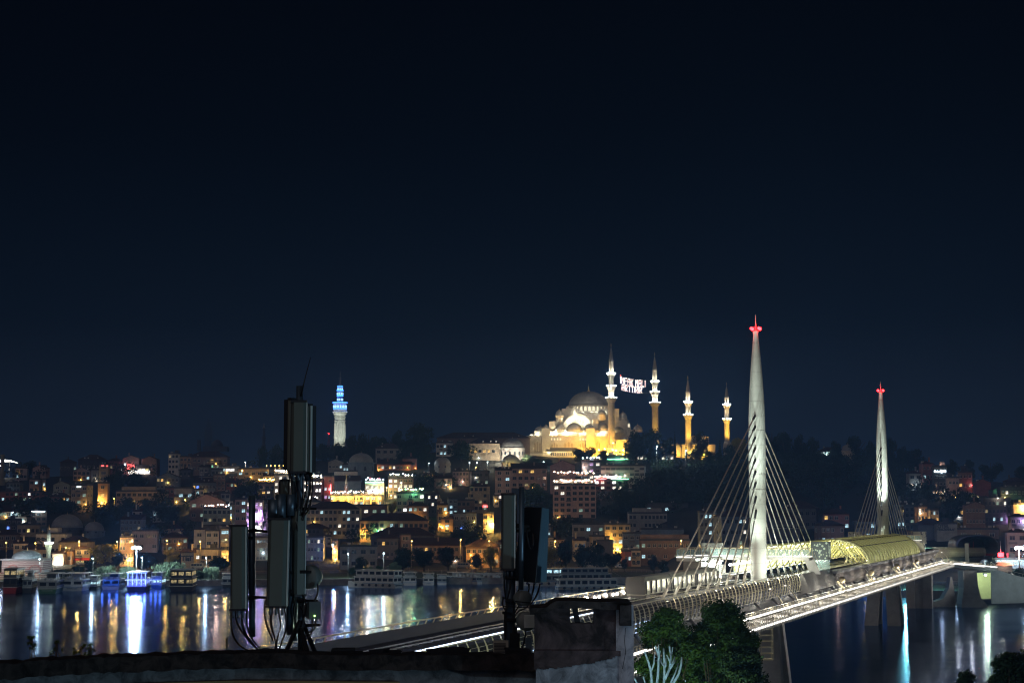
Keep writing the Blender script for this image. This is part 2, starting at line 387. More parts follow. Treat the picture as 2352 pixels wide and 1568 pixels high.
    for i in range(int((W1 - W0) / 1.4)):
        s = W0 + i * 1.4; b.bar(BR(s, -13.46, 13.75), BR(s, -13.52, 14.75), .1, .12)
    part(b, 'fascia_lattice', [white])['kind'] = 'stuff'
    for i in range(22):
        s = -75 + i * 14.5; lamp(BR(s, -11.8, 16.0), (1, .94, .86), 420, B, .4)
    # flight from the walkway's end down to the shore
    E = BR(238, -11.7, 14.6); E2 = Vector((152.5, 592, 12.2)); dv = (E2 - E); sv = Vector((dv.y, -dv.x, 0)).normalized()
    g = MB(); k = MB(); h = MB()
    g.hexa([E - sv * 2 - Vector((0, 0, .9)), E + sv * 2 - Vector((0, 0, .9)), E2 + sv * 2 - Vector((0, 0, .9)), E2 - sv * 2 - Vector((0, 0, .9)), E - sv * 2, E + sv * 2, E2 + sv * 2, E2 - sv * 2])
    part(g, 'walkway_ramp', [white])
    for sd_ in (-1, 1):
        o_ = sv * 2 * sd_; k.bar(E + o_ + Vector((0, 0, .35)), E2 + o_ + Vector((0, 0, .35)), .12, .3)
        for i in range(30):
            p = E + dv * i / 29 + o_; h.bar(p, p + Vector((0, 0, 1.2)), .07)
        for z in (1.2, .8, .4): h.bar(E + o_ + Vector((0, 0, z)), E2 + o_ + Vector((0, 0, z)), .06)
    part(k, 'light_strip', [strip]); part(h, 'walkway_railing', [rail_m])
    for f in (.2, .5, .8): lamp(E + dv * f + Vector((0, 0, 1.5)), (1, .94, .86), 700, B, .4)
    # --- struts carrying the walkway
    b = MB()
    for i in range(31):
        s = -222 + i * 15.2
        for ds in (-4, 4): b.tube([BR(s + ds * .2, -4.3, 14.9), BR(s + ds, -10.4, 14.0)], .28, 8)
        b.tube([BR(s, -6.3, 16.6), BR(s - 6, -10.2, 14.2)], .2, 8); b.tube([BR(s - 7.6, -4.5, 14.6), BR(s - 7.6, -10.4, 14.2)], .22, 8)
        b.bar(BR(s, -5.2, 14.6), BR(s + 7, -9.8, 14.2), .25, .3)
    for i in range(60):
        s = -222 + i * 7.7; b.bar(BR(s, -7.4, 14.35), BR(s + 7.7, -7.4, 14.35), .3)
    part(b, 'walkway_struts', [mat('strut_grey', (.42, .42, .42), .5, var=.1)])
    for s in (-150, -108, -69, -31.6, -17.6, 226, 246, 262):
        b = MB(); b.tube([BR(s, -10.1, 14.7), BR(s, -9.6, 16), BR(s, -8.8, 17.2), BR(s, -7.9, 17.9)], [.15, .13, .1, .07], 6); b.box(BR(s, -7.75, 18.0), (.5, .3, .15), BA, 1)
        part(b, 'curved_lamp_arm', [rail_m, strip2])
    # --- station: platform walls, hull, canopies, foot bridge, lifts, stairs
    part(sweep([(-7.2, 19.3), (-7.5, 19.3), (-8.7, 16.2), (-6.4, 15.3), (-6.4, 18)], 2, 35, 4, 0), 'side_wall', [mat('side_panels', (.34, .33, .30), .6, var=.2, scale=.5)])
    b = MB(); P = []; N = 34; K = 9
    for i in range(N + 1):
        s = 35 + (243 - 35) * i / N; f = min(1, i / 3.) * min(1, (N - i) / 5.) ; f = f ** .5
        for k in range(K):
            a = k / (K - 1) * R(100); P.append(BR(s, -8.6 - 1.15 * f * math.sin(a * 1.25) + (3.4 * (1 - math.cos(a))), 18.3 - 2.9 * (.35 + .65 * f) * math.sin(a) * (1 if k else 0)))
    b.add(P, [(i * K + k, (i + 1) * K + k, (i + 1) * K + k + 1, i * K + k + 1) for i in range(N) for k in range(K - 1)], 0, True)
    for e in (0, N): b.add([P[e * K + k] for k in range(K)], [tuple(range(K))], 0)
    part(b, 'hull_shell', [mat('hull_bronze', (.20, .17, .145), .75, var=.12, scale=.3, spec=.2)])
    part(sweep([(-6.6, 18.9), (-8.7, 18.9), (-8.7, 18.3), (-6.6, 18.3)], 35, 243, 8, 0), 'platform', [conc])
    part(sweep([(1.9, 18.9), (8.6, 18.9), (8.9, 16.4), (6.7, 15.9), (6.7, 18.1), (5.4, 18.1), (5.4, 18.9)][::-1], 5, 196, 8, 0), 'platform', [mat('platform_white', (.6, .6, .55), .7, var=.1)])
    # canopies: a right quarter barrel and the left one seen from inside
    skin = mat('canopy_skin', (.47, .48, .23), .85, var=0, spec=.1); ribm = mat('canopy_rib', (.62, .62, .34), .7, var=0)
    skin.node_tree.nodes['Principled BSDF'].inputs['Emission Color'].default_value = (.72, .72, .28, 1); skin.node_tree.nodes['Principled BSDF'].inputs['Emission Strength'].default_value = .30   # glow put into the skin in place of lamp light through it
    nn_ = None; '''tr = nn_.nodes.new('ShaderNodeBsdfTranslucent'); tr.inputs[0].default_value = (.75, .68, .36, 1); mx = nn_.nodes.new('ShaderNodeMixShader'); mx.inputs[0].default_value = .5
    nn_.links.new(nn_.nodes['Principled BSDF'].outputs[0], mx.inputs[1]); nn_.links.new(tr.outputs[0], mx.inputs[2]); nn_.links.new(mx.outputs[0], nn_.nodes['Material Output'].inputs[0])'''
    def canopy(sd_, s0, s1, name):
        cs = []; 
        for k in range(11):
            a = R(90) * k / 10; cs.append((8.4 - 7.4 * (1 - math.cos(a)) if k else 8.4, 19.0 + 4.9 * math.sin(a)))
        c = MB(); N = int((s1 - s0) / 5.2); P = []
        for i in range(N + 1):
            s = s0 + (s1 - s0) * i / N; lead = 0
            for l, z in cs: P.append(BR(s + (l < 6) * 0, sd_ * l, z))
            for l, z in cs: P.append(BR(s, sd_ * (l - .12), z - .14))
        n = 22
        F = []
        for i in range(N):
            for k in range(10): F += [(i * n + k, (i + 1) * n + k, (i + 1) * n + k + 1, i * n + k + 1)]
            F += [(i * n + 10, (i + 1) * n + 10, (i + 1) * n + 21, i * n + 21), (i * n, i * n + 11, (i + 1) * n + 11, (i + 1) * n)]
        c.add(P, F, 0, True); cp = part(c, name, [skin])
        rb = MB()
        for i in range(N + 1):
            s = s0 + (s1 - s0) * i / N
            big = i in (0, N)
            rb.tube([BR(s, sd_ * (l + .08), z + .08) for l, z in cs], .30 if big else .13, 6)
            rb.tube([BR(s, sd_ * 1.0, 23.8), BR(s, sd_ * 2.6, 21.4), BR(s, sd_ * 4.6, 18.9)], [.12, .22, .12], 6)
        obj('canopy_ribs', rb.mesh('canopy_ribs', [ribm]), cp)
        sm = MB()
        for l, z in (cs[5], cs[8]):
            for i in range(int((s1 - s0) / 7)): sm.bar(BR(s0 + i * 7, sd_ * (l + .1), z + .12), BR(s0 + i * 7 + 7, sd_ * (l + .1), z + .12), .16)
        obj('canopy_seam', sm.mesh('canopy_seam', [dark]), cp)
        tb = MB()
        for i in range(int((s1 - s0) / 7)):
            s = s0 + 2 + i * 7; tb.bar(BR(s, sd_ * 3.4, 22.3), BR(s + 2.4, sd_ * 3.4, 22.3), .25, .15)
            tb.bar(BR(s, sd_ * 7.7, 19.5), BR(s + 2.4, sd_ * 7.7, 19.5), .16, .12)
        obj('tube_lights', tb.mesh('tube_lights', [glow('tube_yellow', (1, .93, .62), 5.5)]), cp)
        for i in range(int((s1 - s0) / 15)): lamp(BR(s0 + 7 + i * 15, sd_ * 4.6, 21.2), (1, .88, .5), 900, B, .9)
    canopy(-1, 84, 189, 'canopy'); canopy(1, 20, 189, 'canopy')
    wl = MB()
    for i in range(12):
        s = 8 + i * 7.2; wl.bar(BR(s, 6.7, 20.6), BR(s + 5, 6.7, 20.6), .5, .35)
    part(wl, 'light_strip', [glow('platform_white_light', (.95, 1, .92), 14)])
    for s in (6, 22, 40, 60, 76): lamp(BR(s, 3.4, 21.4), (.92, 1, .88), 2600, B, .8)
    for s in (-3, 14, 30): lamp(BR(s, -5.0, 21.0), (.9, 1, .88), 900, B, .8)
    glass = mat('clear_glass', (.55, .75, .7), .08, var=0); glass.node_tree.nodes['Principled BSDF'].inputs['Alpha'].default_value = .32
    def overpass(s0):
        f = MB(); f.hexa([BR(s0 - 1.8, -8.3, 21.6), BR(s0 - 1.8, 9.5, 21.6), BR(s0 + 1.8, 9.5, 21.6), BR(s0 + 1.8, -8.3, 21.6), BR(s0 - 1.8, -8.3, 22.1), BR(s0 - 1.8, 9.5, 22.1), BR(s0 + 1.8, 9.5, 22.1), BR(s0 + 1.8, -8.3, 22.1)])
        part(f, 'overpass', [white])
        g = MB(); p = MB(); l = MB()
        for e in (-1.8, 1.8):
            g.hexa([BR(s0 + e - .03, -8.3, 22.1), BR(s0 + e - .03, 9.5, 22.1), BR(s0 + e + .03, 9.5, 22.1), BR(s0 + e + .03, -8.3, 22.1), BR(s0 + e - .03, -8.3, 23.5), BR(s0 + e - .03, 9.5, 23.5), BR(s0 + e + .03, 9.5, 23.5), BR(s0 + e + .03, -8.3, 23.5)])
            for i in range(13): p.bar(BR(s0 + e, -8.3 + i * 1.48, 22.0), BR(s0 + e, -8.3 + i * 1.48, 23.7), .09)
            p.bar(BR(s0 + e, -8.3, 23.7), BR(s0 + e, 9.5, 23.7), .1); l.bar(BR(s0 + e * .95, -8.3, 22.25), BR(s0 + e * .95, 9.5, 22.25), .1, .18)
        part(g, 'glass_parapet', [glass]); part(p, 'parapet_posts', [rail_m]); part(l, 'light_strip', [strip2])
        for lat, sg in ((-7.6, 1), (8.6, -1)):
            st = MB()
            for i in range(18):
                s = s0 + sg * (2.2 + i * .42) ; st.box(BR(s, lat, 21.9 - i * .175), (.46, 1.9, .2), BA)
            for e in (-1, 1): st.bar(BR(s0 + sg * 2, lat + e, 22.9), BR(s0 + sg * 9.7, lat + e, 19.9), .1)
            part(st, 'staircase', [white])
        for s_, lat in ((s0 + 3, 10.2), (s0 + 24 if s0 < 100 else s0 + 16, -6.4)):
            # lift tower clad in perforated sheet
            lf = MB(); lf.box(BR(s_, lat, 19.6), (2.9, 2.9, 3.0), BA, 1); lf.box(BR(s_, lat, 22.8), (3.3, 3.3, 3.4), BA, 0)
            q = random.Random(int(s_)); dd = MB()
            ux = Vector((.313, .9498, 0)); uy = Vector((-.9498, .313, 0)); c = BR(s_, lat, 22.8)
            for face in (0, 1):
                for _ in range(26):
                    a = q.uniform(-1.4, 1.4); z = q.uniform(-1.45, 1.45); r = q.choice((.07, .1, .16, .22)); o_ = c + (uy * a - ux * 1.66 if face == 0 else ux * a - uy * 1.66) + Vector((0, 0, z)); nn = (ux if face == 0 else uy)
                    dd.tube([o_ - nn * .02, o_ + nn * .02], r, 10, 0)
            nr = s_ > 20 and s_ < 60; lt = part(lf, 'lift_tower', [mat('perforated_dark', (.09, .11, .10), .4, var=.1) if nr else mat('perforated_sheet', (.5, .52, .46), .45, var=.1), glass]); obj('perforations', dd.mesh('perforations', [glow('hole_light', (.8, 1, .75), .55) if nr else dark]), lt, inv * 0)  # near tower's holes given a glow standing in for light inside
    overpass(6); overpass(196)
    f = MB(); f.hexa([BR(-8, 9.6, 21.6), BR(8, 9.6, 21.6), BR(5, 13.8, 21.6), BR(-7, 13.2, 21.6), BR(-8, 9.6, 22.1), BR(8, 9.6, 22.1), BR(5, 13.8, 22.1), BR(-7, 13.2, 22.1)][:8]); part(f, 'viewing_terrace', [white])
    f = MB(); f.hexa([BR(-7, 8.8, 15.6), BR(14, 8.8, 15.6), BR(12, 12.6, 15.6), BR(-6, 12.2, 15.6), BR(-7, 8.8, 21.58), BR(14, 8.8, 20.4), BR(12, 12.6, 20.4), BR(-6, 12.2, 21.58)]); part(f, 'terrace_wall', [mat('side_panels', (0, 0, 0))])
    f = MB(); g = MB(); h = MB(); Q4 = [BR(-8, 9.6, 22.1), BR(-7, 13.2, 22.1), BR(5, 13.8, 22.1), BR(8, 9.6, 22.1)]
    for a, c_ in zip(Q4, Q4[1:]):
        f.bar(a + Vector((0, 0, .75)), c_ + Vector((0, 0, .75)), .05, 1.4); h.bar(a + Vector((0, 0, .2)), c_ + Vector((0, 0, .2)), .12, .2); g.bar(a + Vector((0, 0, 1.6)), c_ + Vector((0, 0, 1.6)), .1)
        for i in range(5): p_ = a.lerp(c_, i / 4); g.bar(p_, p_ + Vector((0, 0, 1.6)), .08)
    part(f, 'glass_parapet', [glass]); part(g, 'parapet_posts', [rail_m]); part(h, 'light_strip', [strip2]); lamp(BR(0, 8.4, 21.0), (.9, 1, .9), 1500, B, .4)
    # closed stairs from the hull down to the walkway
    for s in (33, 76, 124, 168):
        b = MB(); P = [BR(s - 1.6, -9.0, 16.9), BR(s + 1.6, -9.0, 16.9), BR(s + 1.6, -10.6, 14.8), BR(s - 1.6, -10.6, 14.8)]
        b.hexa([p - Vector((0, 0, .3)) for p in P] + P, 0)
        for i in range(9):
            f = (i + .5) / 9; a = P[0].lerp(P[3], f); c = P[1].lerp(P[2], f); b.bar(a + Vector((0, 0, .12)), c + Vector((0, 0, .12)), .14, .14, 1)
        for e, g in ((0, 3), (1, 2)): b.bar(P[e] + Vector((0, 0, 1.1)), P[g] + Vector((0, 0, 1.1)), .1, .1, 0)
        b.tube([BR(s - 2.4, -9.75, 17.1), BR(s - 1.2, -9.85, 17.2), BR(s, -9.95, 17.2), BR(s + 1.2, -9.85, 17.4), BR(s + 2.4, -9.75, 17.5)], [.05, .45, .6, .45, .05], 8, 1)
        part(b, 'stair_flight', [white, mat('stair_wood', (.55, .47, .28), .6, var=.1)])
        lamp(BR(s, -11, 16.4), (1, .9, .6), 220, B, .2)
    # maintenance cage on the near pier
    b = MB(); c = BR(-12, -3.4, 8.4)
    for dx in (-1, 1):
        for dy in (-1, 1): b.bar(c + Vector((dx, dy, -3)), c + Vector((dx, dy, 3)), .1)
    for z in range(-3, 4):
        for a, e in (((-1, -1), (1, -1)), ((1, -1), (1, 1)), ((1, 1), (-1, 1)), ((-1, 1), (-1, -1))): b.bar(c + Vector((*a, z)), c + Vector((*e, z)), .08)
    b.box(c + Vector((-1.5, 0, -3)), (5, 2.2, .2)); part(b, 'service_cage', [mat('cage_yellow', (.5, .45, .28), .5, var=0)])
    # end pylons of the opening span
    b = MB()
    for s, lat in ((335, -8.2), (250, 7.6)):
        b.box(BR(s, lat, 15), (1.3, 1.3, 12), BA)
    part(b, 'gate_post', [white])
    return B
bridge()

def train():
    T = thing('metro_train', 'pale metro train with glowing windows standing on the bridge track', 'train', tuple(BR(-50, 3.3, 18.2)))
    T['label'] = 'pale metro train with glowing windows on the near left bridge track'
    o = -BR(-50, 3.3, 18.2); steel = mat('train_steel', (.24, .26, .23), .4, .3, var=.1); glo = curtain('train_glow', (1, .97, .72), .9)
    for c in range(3):
        s0 = -74.5 + c * 16.5; b = MB(); ln = 15.9
        for dz, wd in ((.55, 2.6), (2.0, 2.7)): pass
        P = []
        pr = [(-1.3, .5), (1.3, .5), (1.38, 1.1), (1.35, 2.4), (.9, 3.0), (-.9, 3.0), (-1.35, 2.4), (-1.38, 1.1)]
        for s in (s0, s0 + ln): P += [BR(s, 3.3 + l, 18.2 + z) for l, z in pr]
        b.add(P, [(k, 8 + k, 8 + (k + 1) % 8, (k + 1) % 8) for k in range(8)] + [tuple(range(8)), tuple(range(15, 7, -1))])
        body = obj('carriage', b.mesh('carriage', [steel]), T, o)
        if c == 0: obj('windscreen', MB().hexa([BR(s0 - .12 + e, 3.3 + l, 18.2 + z) for z in (.6, 3.02) for e, l in ((0, -1.36), (.1, -1.36), (.1, 1.36), (0, 1.36))]).mesh('windscreen', [mat('cab_black', (.010, .012, .014), .35, var=0)]), body)
        for sd_ in (-1, 1):
            wn = MB()
            for i in range(5):
                a = s0 + 1.1 + i * 3.05
                for l0 in (0,):
                    q = [BR(a, 3.3 + sd_ * 1.40, 19.55), BR(a + 1.1, 3.3 + sd_ * 1.40, 19.55), BR(a + 1.1, 3.3 + sd_ * 1.37, 20.55), BR(a, 3.3 + sd_ * 1.37, 20.55)]
                    wn.add(q + [p + Vector((0, 0, 0)) + (BR(0, 3.3) - BR(0, 3.3 + sd_ * .05)) * -1 for p in q], [(0, 1, 2, 3), (4, 5, 6, 7), (0, 1, 5, 4), (2, 3, 7, 6)])
            obj('windows', wn.mesh('windows', [glo]), body)
            for i in range(6): a = s0 + .4 + i * 3.05; obj('door', MB().bar(BR(a, 3.3 + sd_ * 1.4, 18.9), BR(a, 3.3 + sd_ * 1.4, 20.6), .3, .1).mesh('door', [mat('bridge_dark', (0, 0, 0))]), body)
        bo = MB()
        for a in (s0 + 2.8, s0 + 13):
            bo.bar(BR(a - 1.4, 3.3, 18.45), BR(a + 1.1, 3.3, 18.45), 2.2, .35)
            for e in (-.9, .9):
                for l in (-.75, .75): bo.tube([BR(a + e, 3.3 + l - .06, 18.6), BR(a + e, 3.3 + l + .06, 18.6)], .38, 10)
        obj('bogie', bo.mesh('bogie', [mat('bridge_dark', (0, 0, 0))]), body)
        for i in range(1 if c == 0 else 0, 3):
            lamp(BR(s0 + 3 + i * 5, 3.3 - 2.0, 20.0), (1, .97, .75), 130, T, .5)
train()
# ================================================================== the great mosque and the towers
stone = mat('mosque_stone', (.50, .47, .40), .85, var=.22, scale=.25); lead = mat('lead_dome', (.30, .31, .31), .6, .2, var=.2, scale=.3)
gilt = mat('gilt', (.7, .5, .2), .3, 1, var=0); shade = mat('dark_opening', (.03, .03, .035), .6, var=0)
winw = glow('drum_window', (1, .90, .62), 1.3); white_l = glow('balcony_bulb', (.93, .97, 1), 6)
def ribbed_dome(b, c, r, h, m=1, n=32, fin=0):
    for i in range(n):    # lead ribs: a fine ridge along every meridian
        t = 2 * math.pi * i / n
        b.tube([(c[0] + (r + .04) * math.cos(a) * math.cos(t), c[1] + (r + .04) * math.cos(a) * math.sin(t), c[2] + (h + .04) * math.sin(a)) for a in [R(90) * k / 6 for k in range(7)]], r * .009 + .03, 3, m, False, False) if r > 4 else None
    b.dome(c, r, h, n, m, 8)
    if fin: b.lathe([(.9 * fin, -.2), (1.0 * fin, .5 * fin), (.3 * fin, 1.2 * fin), (.45 * fin, 1.8 * fin), (.15 * fin, 2.4 * fin), (.3 * fin, 2.9 * fin), (.08 * fin, 3.6 * fin), (.02, 5.2 * fin)], (c[0], c[1], c[2] + h), 8, 2)
def arch_poly(cx, z0, wd, hs, k=8, pointed=1.15):
    P = [(cx - wd / 2, z0), (cx + wd / 2, z0)]
    for i in range(k + 1):
        a = math.pi * i / k; P.append((cx + wd / 2 * math.cos(a), z0 + hs + wd / 2 * pointed * math.sin(a)))
    return P
def minaret(name, base, H, balc, r, cone, par=None, tint=stone):
    """shaft with fluted balconies; all heights above the base"""
    root = obj(name, None, par, base) ; b = MB(); rr = r
    prof = [(r * 1.5, -2), (r * 1.5, H * .12), (r, H * .16)]
    for i, zb in enumerate(balc):
        prof += [(rr, zb - 2.2), (rr, zb - 2.0)]; rr = rr * .88; prof += [(rr, zb)]
    prof += [(rr, cone), (rr * 1.08, cone + .1), (rr * 1.08, cone + .5)]
    b.lathe(prof, n=16, m=0, smooth=False); obj('shaft', b.mesh('shaft', [tint]), root)
    rr = r
    for zb in balc:
        q = MB(); q.lathe([(rr, zb - 2.6), (rr * 1.18, zb - 2.2), (rr * 1.25, zb - 1.6), (rr * 1.48, zb - 1.1), (rr * 1.52, zb - .5), (rr * 1.62, zb - .3), (rr * 1.62, zb + .9), (rr * 1.54, zb + .9), (rr * 1.54, zb)], n=16, smooth=False)
        bo = obj('balcony', q.mesh('balcony', [tint]), root); l = MB()
        for k in range(10):
            a = 2 * math.pi * k / 10 + .2; l.ball((rr * 1.66 * math.cos(a), rr * 1.66 * math.sin(a), zb + 1.0), .42, 6, 0, 4)
        obj('balcony_lamps', l.mesh('balcony_lamps', [white_l]), bo)
        rr *= .88
    s = MB(); s.lathe([(rr * 1.16, cone + .5), (rr * 1.05, cone + 1), (rr * .5, cone + (H - cone) * .55), (.05, H - 2.4)], n=16, m=0)
    s.lathe([(.1, H - 2.6), (.35, H - 2.1), (.1, H - 1.6), (.28, H - 1.2), (.04, H)], n=8, m=1); obj('spire', s.mesh('spire', [lead, gilt]), root)
    return root
def mosque():
    K = .0613; O = at(578.3, 459.5, 1290)
    M_ = thing('domed_mosque', 'great floodlit domed mosque with four minarets crowning the hill', 'mosque', tuple(O))
    X = lambda x: (x - 665) * K
    Z = lambda y: (1420 - y) * K
    def part(mb, name, mats, par=M_): return obj(name, mb.mesh(name, mats), par)
    # main block, roofs and towers
    b = MB()
    b.box((X(640), 30, Z(1280) - 0), (K * 720, 56, Z(1140) - 0 + 4), 0, 0)      # hall
    b.v = []; b.f = []; b.mi = []; b.sm = []
    def blk(x0, x1, y0, y1, d0, d1, m=0): b.box(((X(x0) + X(x1)) / 2, (d0 + d1) / 2, (Z(y0) + Z(y1)) / 2), (abs(X(x1) - X(x0)), d1 - d0, abs(Z(y1) - Z(y0))), 0, m)
    blk(70, 1010, 1500, 1145, 2, 58); blk(168, 1010, 1145, 1085, 6, 54); blk(330, 1000, 1085, 1035, 10, 50)
    blk(390, 1240, 1035, 960, 14, 46); blk(490, 1150, 960, 880, 16, 44); blk(488, 1148, 880, 820, 17, 43)
    for x0, x1 in ((250, 340), (755, 850)):
        blk(x0, x1, 1500, 1062, -1.6, 6); blk(x0 - 6, x1 + 6, 1066, 1060, -2, 6.4)
    blk(336, 398, 1062, 975, 5, 12); blk(838, 900, 1062, 950, 5, 12); blk(1085, 1280, 1140, 1035, 14, 46); blk(1230, 1320, 1140, 1070, 8, 40); blk(980, 1240, 1340, 1130, 4, 60)
    part(b, 'wall', [stone])
    # drum, main dome
    g = MB(); cx = X(805); g.lathe([(15.6, Z(870)), (15.6, Z(848)), (14.6, Z(845)), (14.4, Z(786)), (15.0, Z(784)), (15.0, Z(776))], (cx, 30, 0), 48, 0)
    for k in range(32):
        a = 2 * math.pi * (k + .5) / 32; r = 15.3; g.box((cx + r * math.cos(a), 30 + r * math.sin(a), (Z(862) + Z(784)) / 2), (1.6, .9, Z(784) - Z(862)), a, 0)
    dr = part(g, 'drum', [stone]); wn = MB()
    for k in range(32):
        a = 2 * math.pi * k / 32; tf = lambda p, a=a: Vector((cx + math.cos(a) * 14.75 - math.sin(a) * p.x, 30 + math.sin(a) * 14.75 + math.cos(a) * p.x, p.z))
        wn.prism(arch_poly(0, Z(852), 1.7, 2.6, 6), 0, .01, 0, tf=lambda p, a=a: Vector((cx + math.cos(a) * (14.62 + p.y * 10) - math.sin(a) * p.x, 30 + math.sin(a) * (14.62 + p.y * 10) + math.cos(a) * p.x, p.z)))
    obj('drum_windows', wn.mesh('drum_windows', [winw]), dr)
    g = MB(); ribbed_dome(g, (cx, 30, Z(776)), 14.2, Z(607) - Z(776), 1, 48, 1.05); part(g, 'main_dome', [stone, lead, gilt])
    # semi dome to the right with its lit windows
    g = MB(); sx_ = X(1085); g.lathe([(12.2, Z(1040)), (12.2, Z(975))], (sx_, 30, 0), 40, 0); sd_ = part(g, 'semi_dome_wall', [stone])
    g = MB(); ribbed_dome(g, (sx_, 30, Z(975)), 12.0, 5.6, 1, 40); part(g, 'semi_dome', [stone, lead, gilt])
    g = MB()
    for k in range(28):
        a = 2 * math.pi * k / 28; g.prism(arch_poly(0, Z(1028), 1.5, 1.7, 6), 0, .12, 0, tf=lambda p, a=a: Vector((sx_ + math.cos(a) * (12.2 + p.y) - math.sin(a) * p.x, 30 + math.sin(a) * (12.2 + p.y) + math.cos(a) * p.x, p.z)))
    obj('semi_dome_windows', g.mesh('semi_dome_windows', [winw]), sd_)
    # great stepped arch
    g = MB(); st = [(497, 1035)]; n = 7
    st = []
    for i in range(n): st += [(497 + i * 19, 975 - i * 14.5), (497 + (i + 1) * 19, 975 - i * 14.5)]
    R_ = [(1332 - x, y) for x, y in reversed(st)]
    outer = [(X(x), Z(y)) for x, y in [(497, 1060)] + st + [(640, 873), (692, 873)] + R_ + [(835, 1060)]]
    inner = []
    for i in range(13):
        a = math.pi * i / 12; inner.append((X(666) + (X(820) - X(666)) * math.cos(a), Z(1060) + (Z(902) - Z(1060)) * math.sin(a) ** .95))
    g.prism(outer, 12.2, 14, 0)
    # arch ring stands proud
    for i in range(12):
        a, c = inner[i], inner[i + 1]; k = 1.12; ce = (X(666), Z(1060))
        e = lambda p: (ce[0] + (p[0] - ce[0]) * k, ce[1] + (p[1] - ce[1]) * k)
        q = [a, c, e(c), e(a)]; g.hexa([(x, 11.0, z) for x, z in q] + [(x, 12.25, z) for x, z in q])
    tym = part(g, 'great_arch', [stone]); g = MB()
    for x, y in ((612, 950), (640, 935), (668, 930), (700, 935), (728, 950)): g.prism(arch_poly(X(x), Z(y + 45), .9, 1.9, 6), 12.0, 12.15, 0)
    for x in (600, 735): g.tube([(X(x), 12.0, Z(975)), (X(x), 12.15, Z(975))], .5, 10, 0)
    obj('arch_windows', g.mesh('arch_windows', [mat('window_stone', (.3, .27, .2), .8, var=0)]), tym)
    # lesser domes
    for x, y, r, h, dep in ((465, 1072, 3.5, 4.3, 5), (625, 1070, 5.4, 4.8, 5), (792, 1070, 3.6, 4.3, 5), (950, 1062, 4.4, 4.4, 8), (455, 908, 2.9, 4.0, 9), (940, 898, 3.4, 3.6, 10), (1195, 925, 2.9, 4.0, 20), (1355, 1068, 3.2, 3.2, 10),
                            (240, 1085, 4.3, 3.4, 10), (1130, 1075, 3.6, 2.4, 6), (1195, 1205, 2.8, 2.4, -3), (298, 1060, 2.4, 2.2, 2), (802, 1058, 2.6, 2.4, 2), (690, 1085, 2.2, 1.6, 3), (880, 1085, 2.4, 1.6, 3), (1120, 1185, 2.8, 2.3, 20), (150, 1140, 2.8, 1.6, 8)):
        g = MB(); n = 16
        if y < 1000: g.lathe([(r * .96, Z(y) - 4.2), (r * .96, Z(y) - .3), (r * 1.06, Z(y) - .2), (r * 1.06, Z(y))], (X(x), dep, 0), 8, 0, False)
        else: g.lathe([(r * 1.03, Z(y) - 1.6), (r * 1.05, Z(y))], (X(x), dep, 0), 12, 0, False)
        ribbed_dome(g, (X(x), dep, Z(y)), r, h, 1, 20, .34); part(g, 'small_dome', [stone, lead, gilt])
    # turrets lit under the corner domes
    g = MB(); g.lathe([(.3, Z(960)), (3.4, Z(915)), (3.4, Z(905))], (X(455), 8, 0), 8, 0, False); part(g, 'turret', [stone])
    # facade detail: balustrade, blind arches, round windows, galleries
    g = MB()
    for i in range(58):
        x = 345 + i * 7.1; g.box((X(x), 1.9, Z(1133)), (.16, .2, 1.1))
    g.box((X(548), 1.9, Z(1124)), (25.2, .35, .25)); g.box((X(548), 1.75, Z(1143)), (25.2, .5, .3))
    for i in range(22): g.box((X(855 + i * 7.1), 1.9, Z(1133)), (.16, .2, 1.1))
    g.box((X(932), 1.9, Z(1124)), (9.6, .35, .25)); part(g, 'balustrade', [stone])
    for x, y, wd, hs in ((395, 1278, 6.2, 1.2), (557, 1278, 8.4, 1.6), (718, 1278, 6.2, 1.2), (200, 1330, 6.2, 5.2), (890, 1290, 4.0, 3)):
        g = MB(); P = arch_poly(X(x), Z(y), wd, hs, 10, 1.2); Q = arch_poly(X(x), Z(y), wd * .86, hs, 10, 1.15)
        for i in range(1, len(P)):
            j = (i + 1) % len(P); q = [P[i], P[j], Q[j], Q[i]]
            if i == len(P) - 1 and j == 0: pass
            g.hexa([(a, 1.55, c) for a, c in q] + [(a, 2.02, c) for a, c in q])
        for dx in (-.27, 0, .27):
            g.prism(arch_poly(X(x) + dx * wd, Z(y) + .3, wd * .17, hs + (1.3 if dx == 0 else .5), 6), 1.9, 2.05, 1)
        part(g, 'blind_arch', [stone, mat('arch_window', (.32, .26, .17), .8, var=0)])
    g = MB()
    for x in (362, 396, 430, 463, 690, 722, 748): g.prism(arch_poly(X(x), Z(1192), .9, .9, 6), 1.9, 2.04, 0)
    part(g, 'lit_windows', [winw])
    g = MB(); g.hexa([(X(300), -4.2, Z(1325)), (X(655), -4.2, Z(1325)), (X(655), 1.9, Z(1285)), (X(300), 1.9, Z(1285)), (X(300), -4.2, Z(1320)), (X(655), -4.2, Z(1320)), (X(655), 1.9, Z(1278)), (X(300), 1.9, Z(1278))])
    part(g, 'gallery_roof', [lead])
    g = MB(); g.box((X(478), -1.2, Z(1378)), (K * 330, 5.6, .7)); 
    for i in range(14): g.tube([(X(320 + i * 25), -3.7, Z(1376)), (X(320 + i * 25), -3.7, Z(1326))], .16, 6)
    for i in range(7): g.box((X(318 + i * 54), -3.6, Z(1412)), (.8, .8, 4.4))
    for i in range(3): g.tube([(X(122 + i * 54), -1.8, Z(1420)), (X(122 + i * 54), -1.8, Z(1360))], .25, 6) if 0 else None
    part(g, 'gallery', [stone])
    g = MB()
    for i in range(12): g.box((X(334 + i * 25), 1.9, Z(1352)), (.7, .2, 2.3))
    part(g, 'gallery_door', [shade])
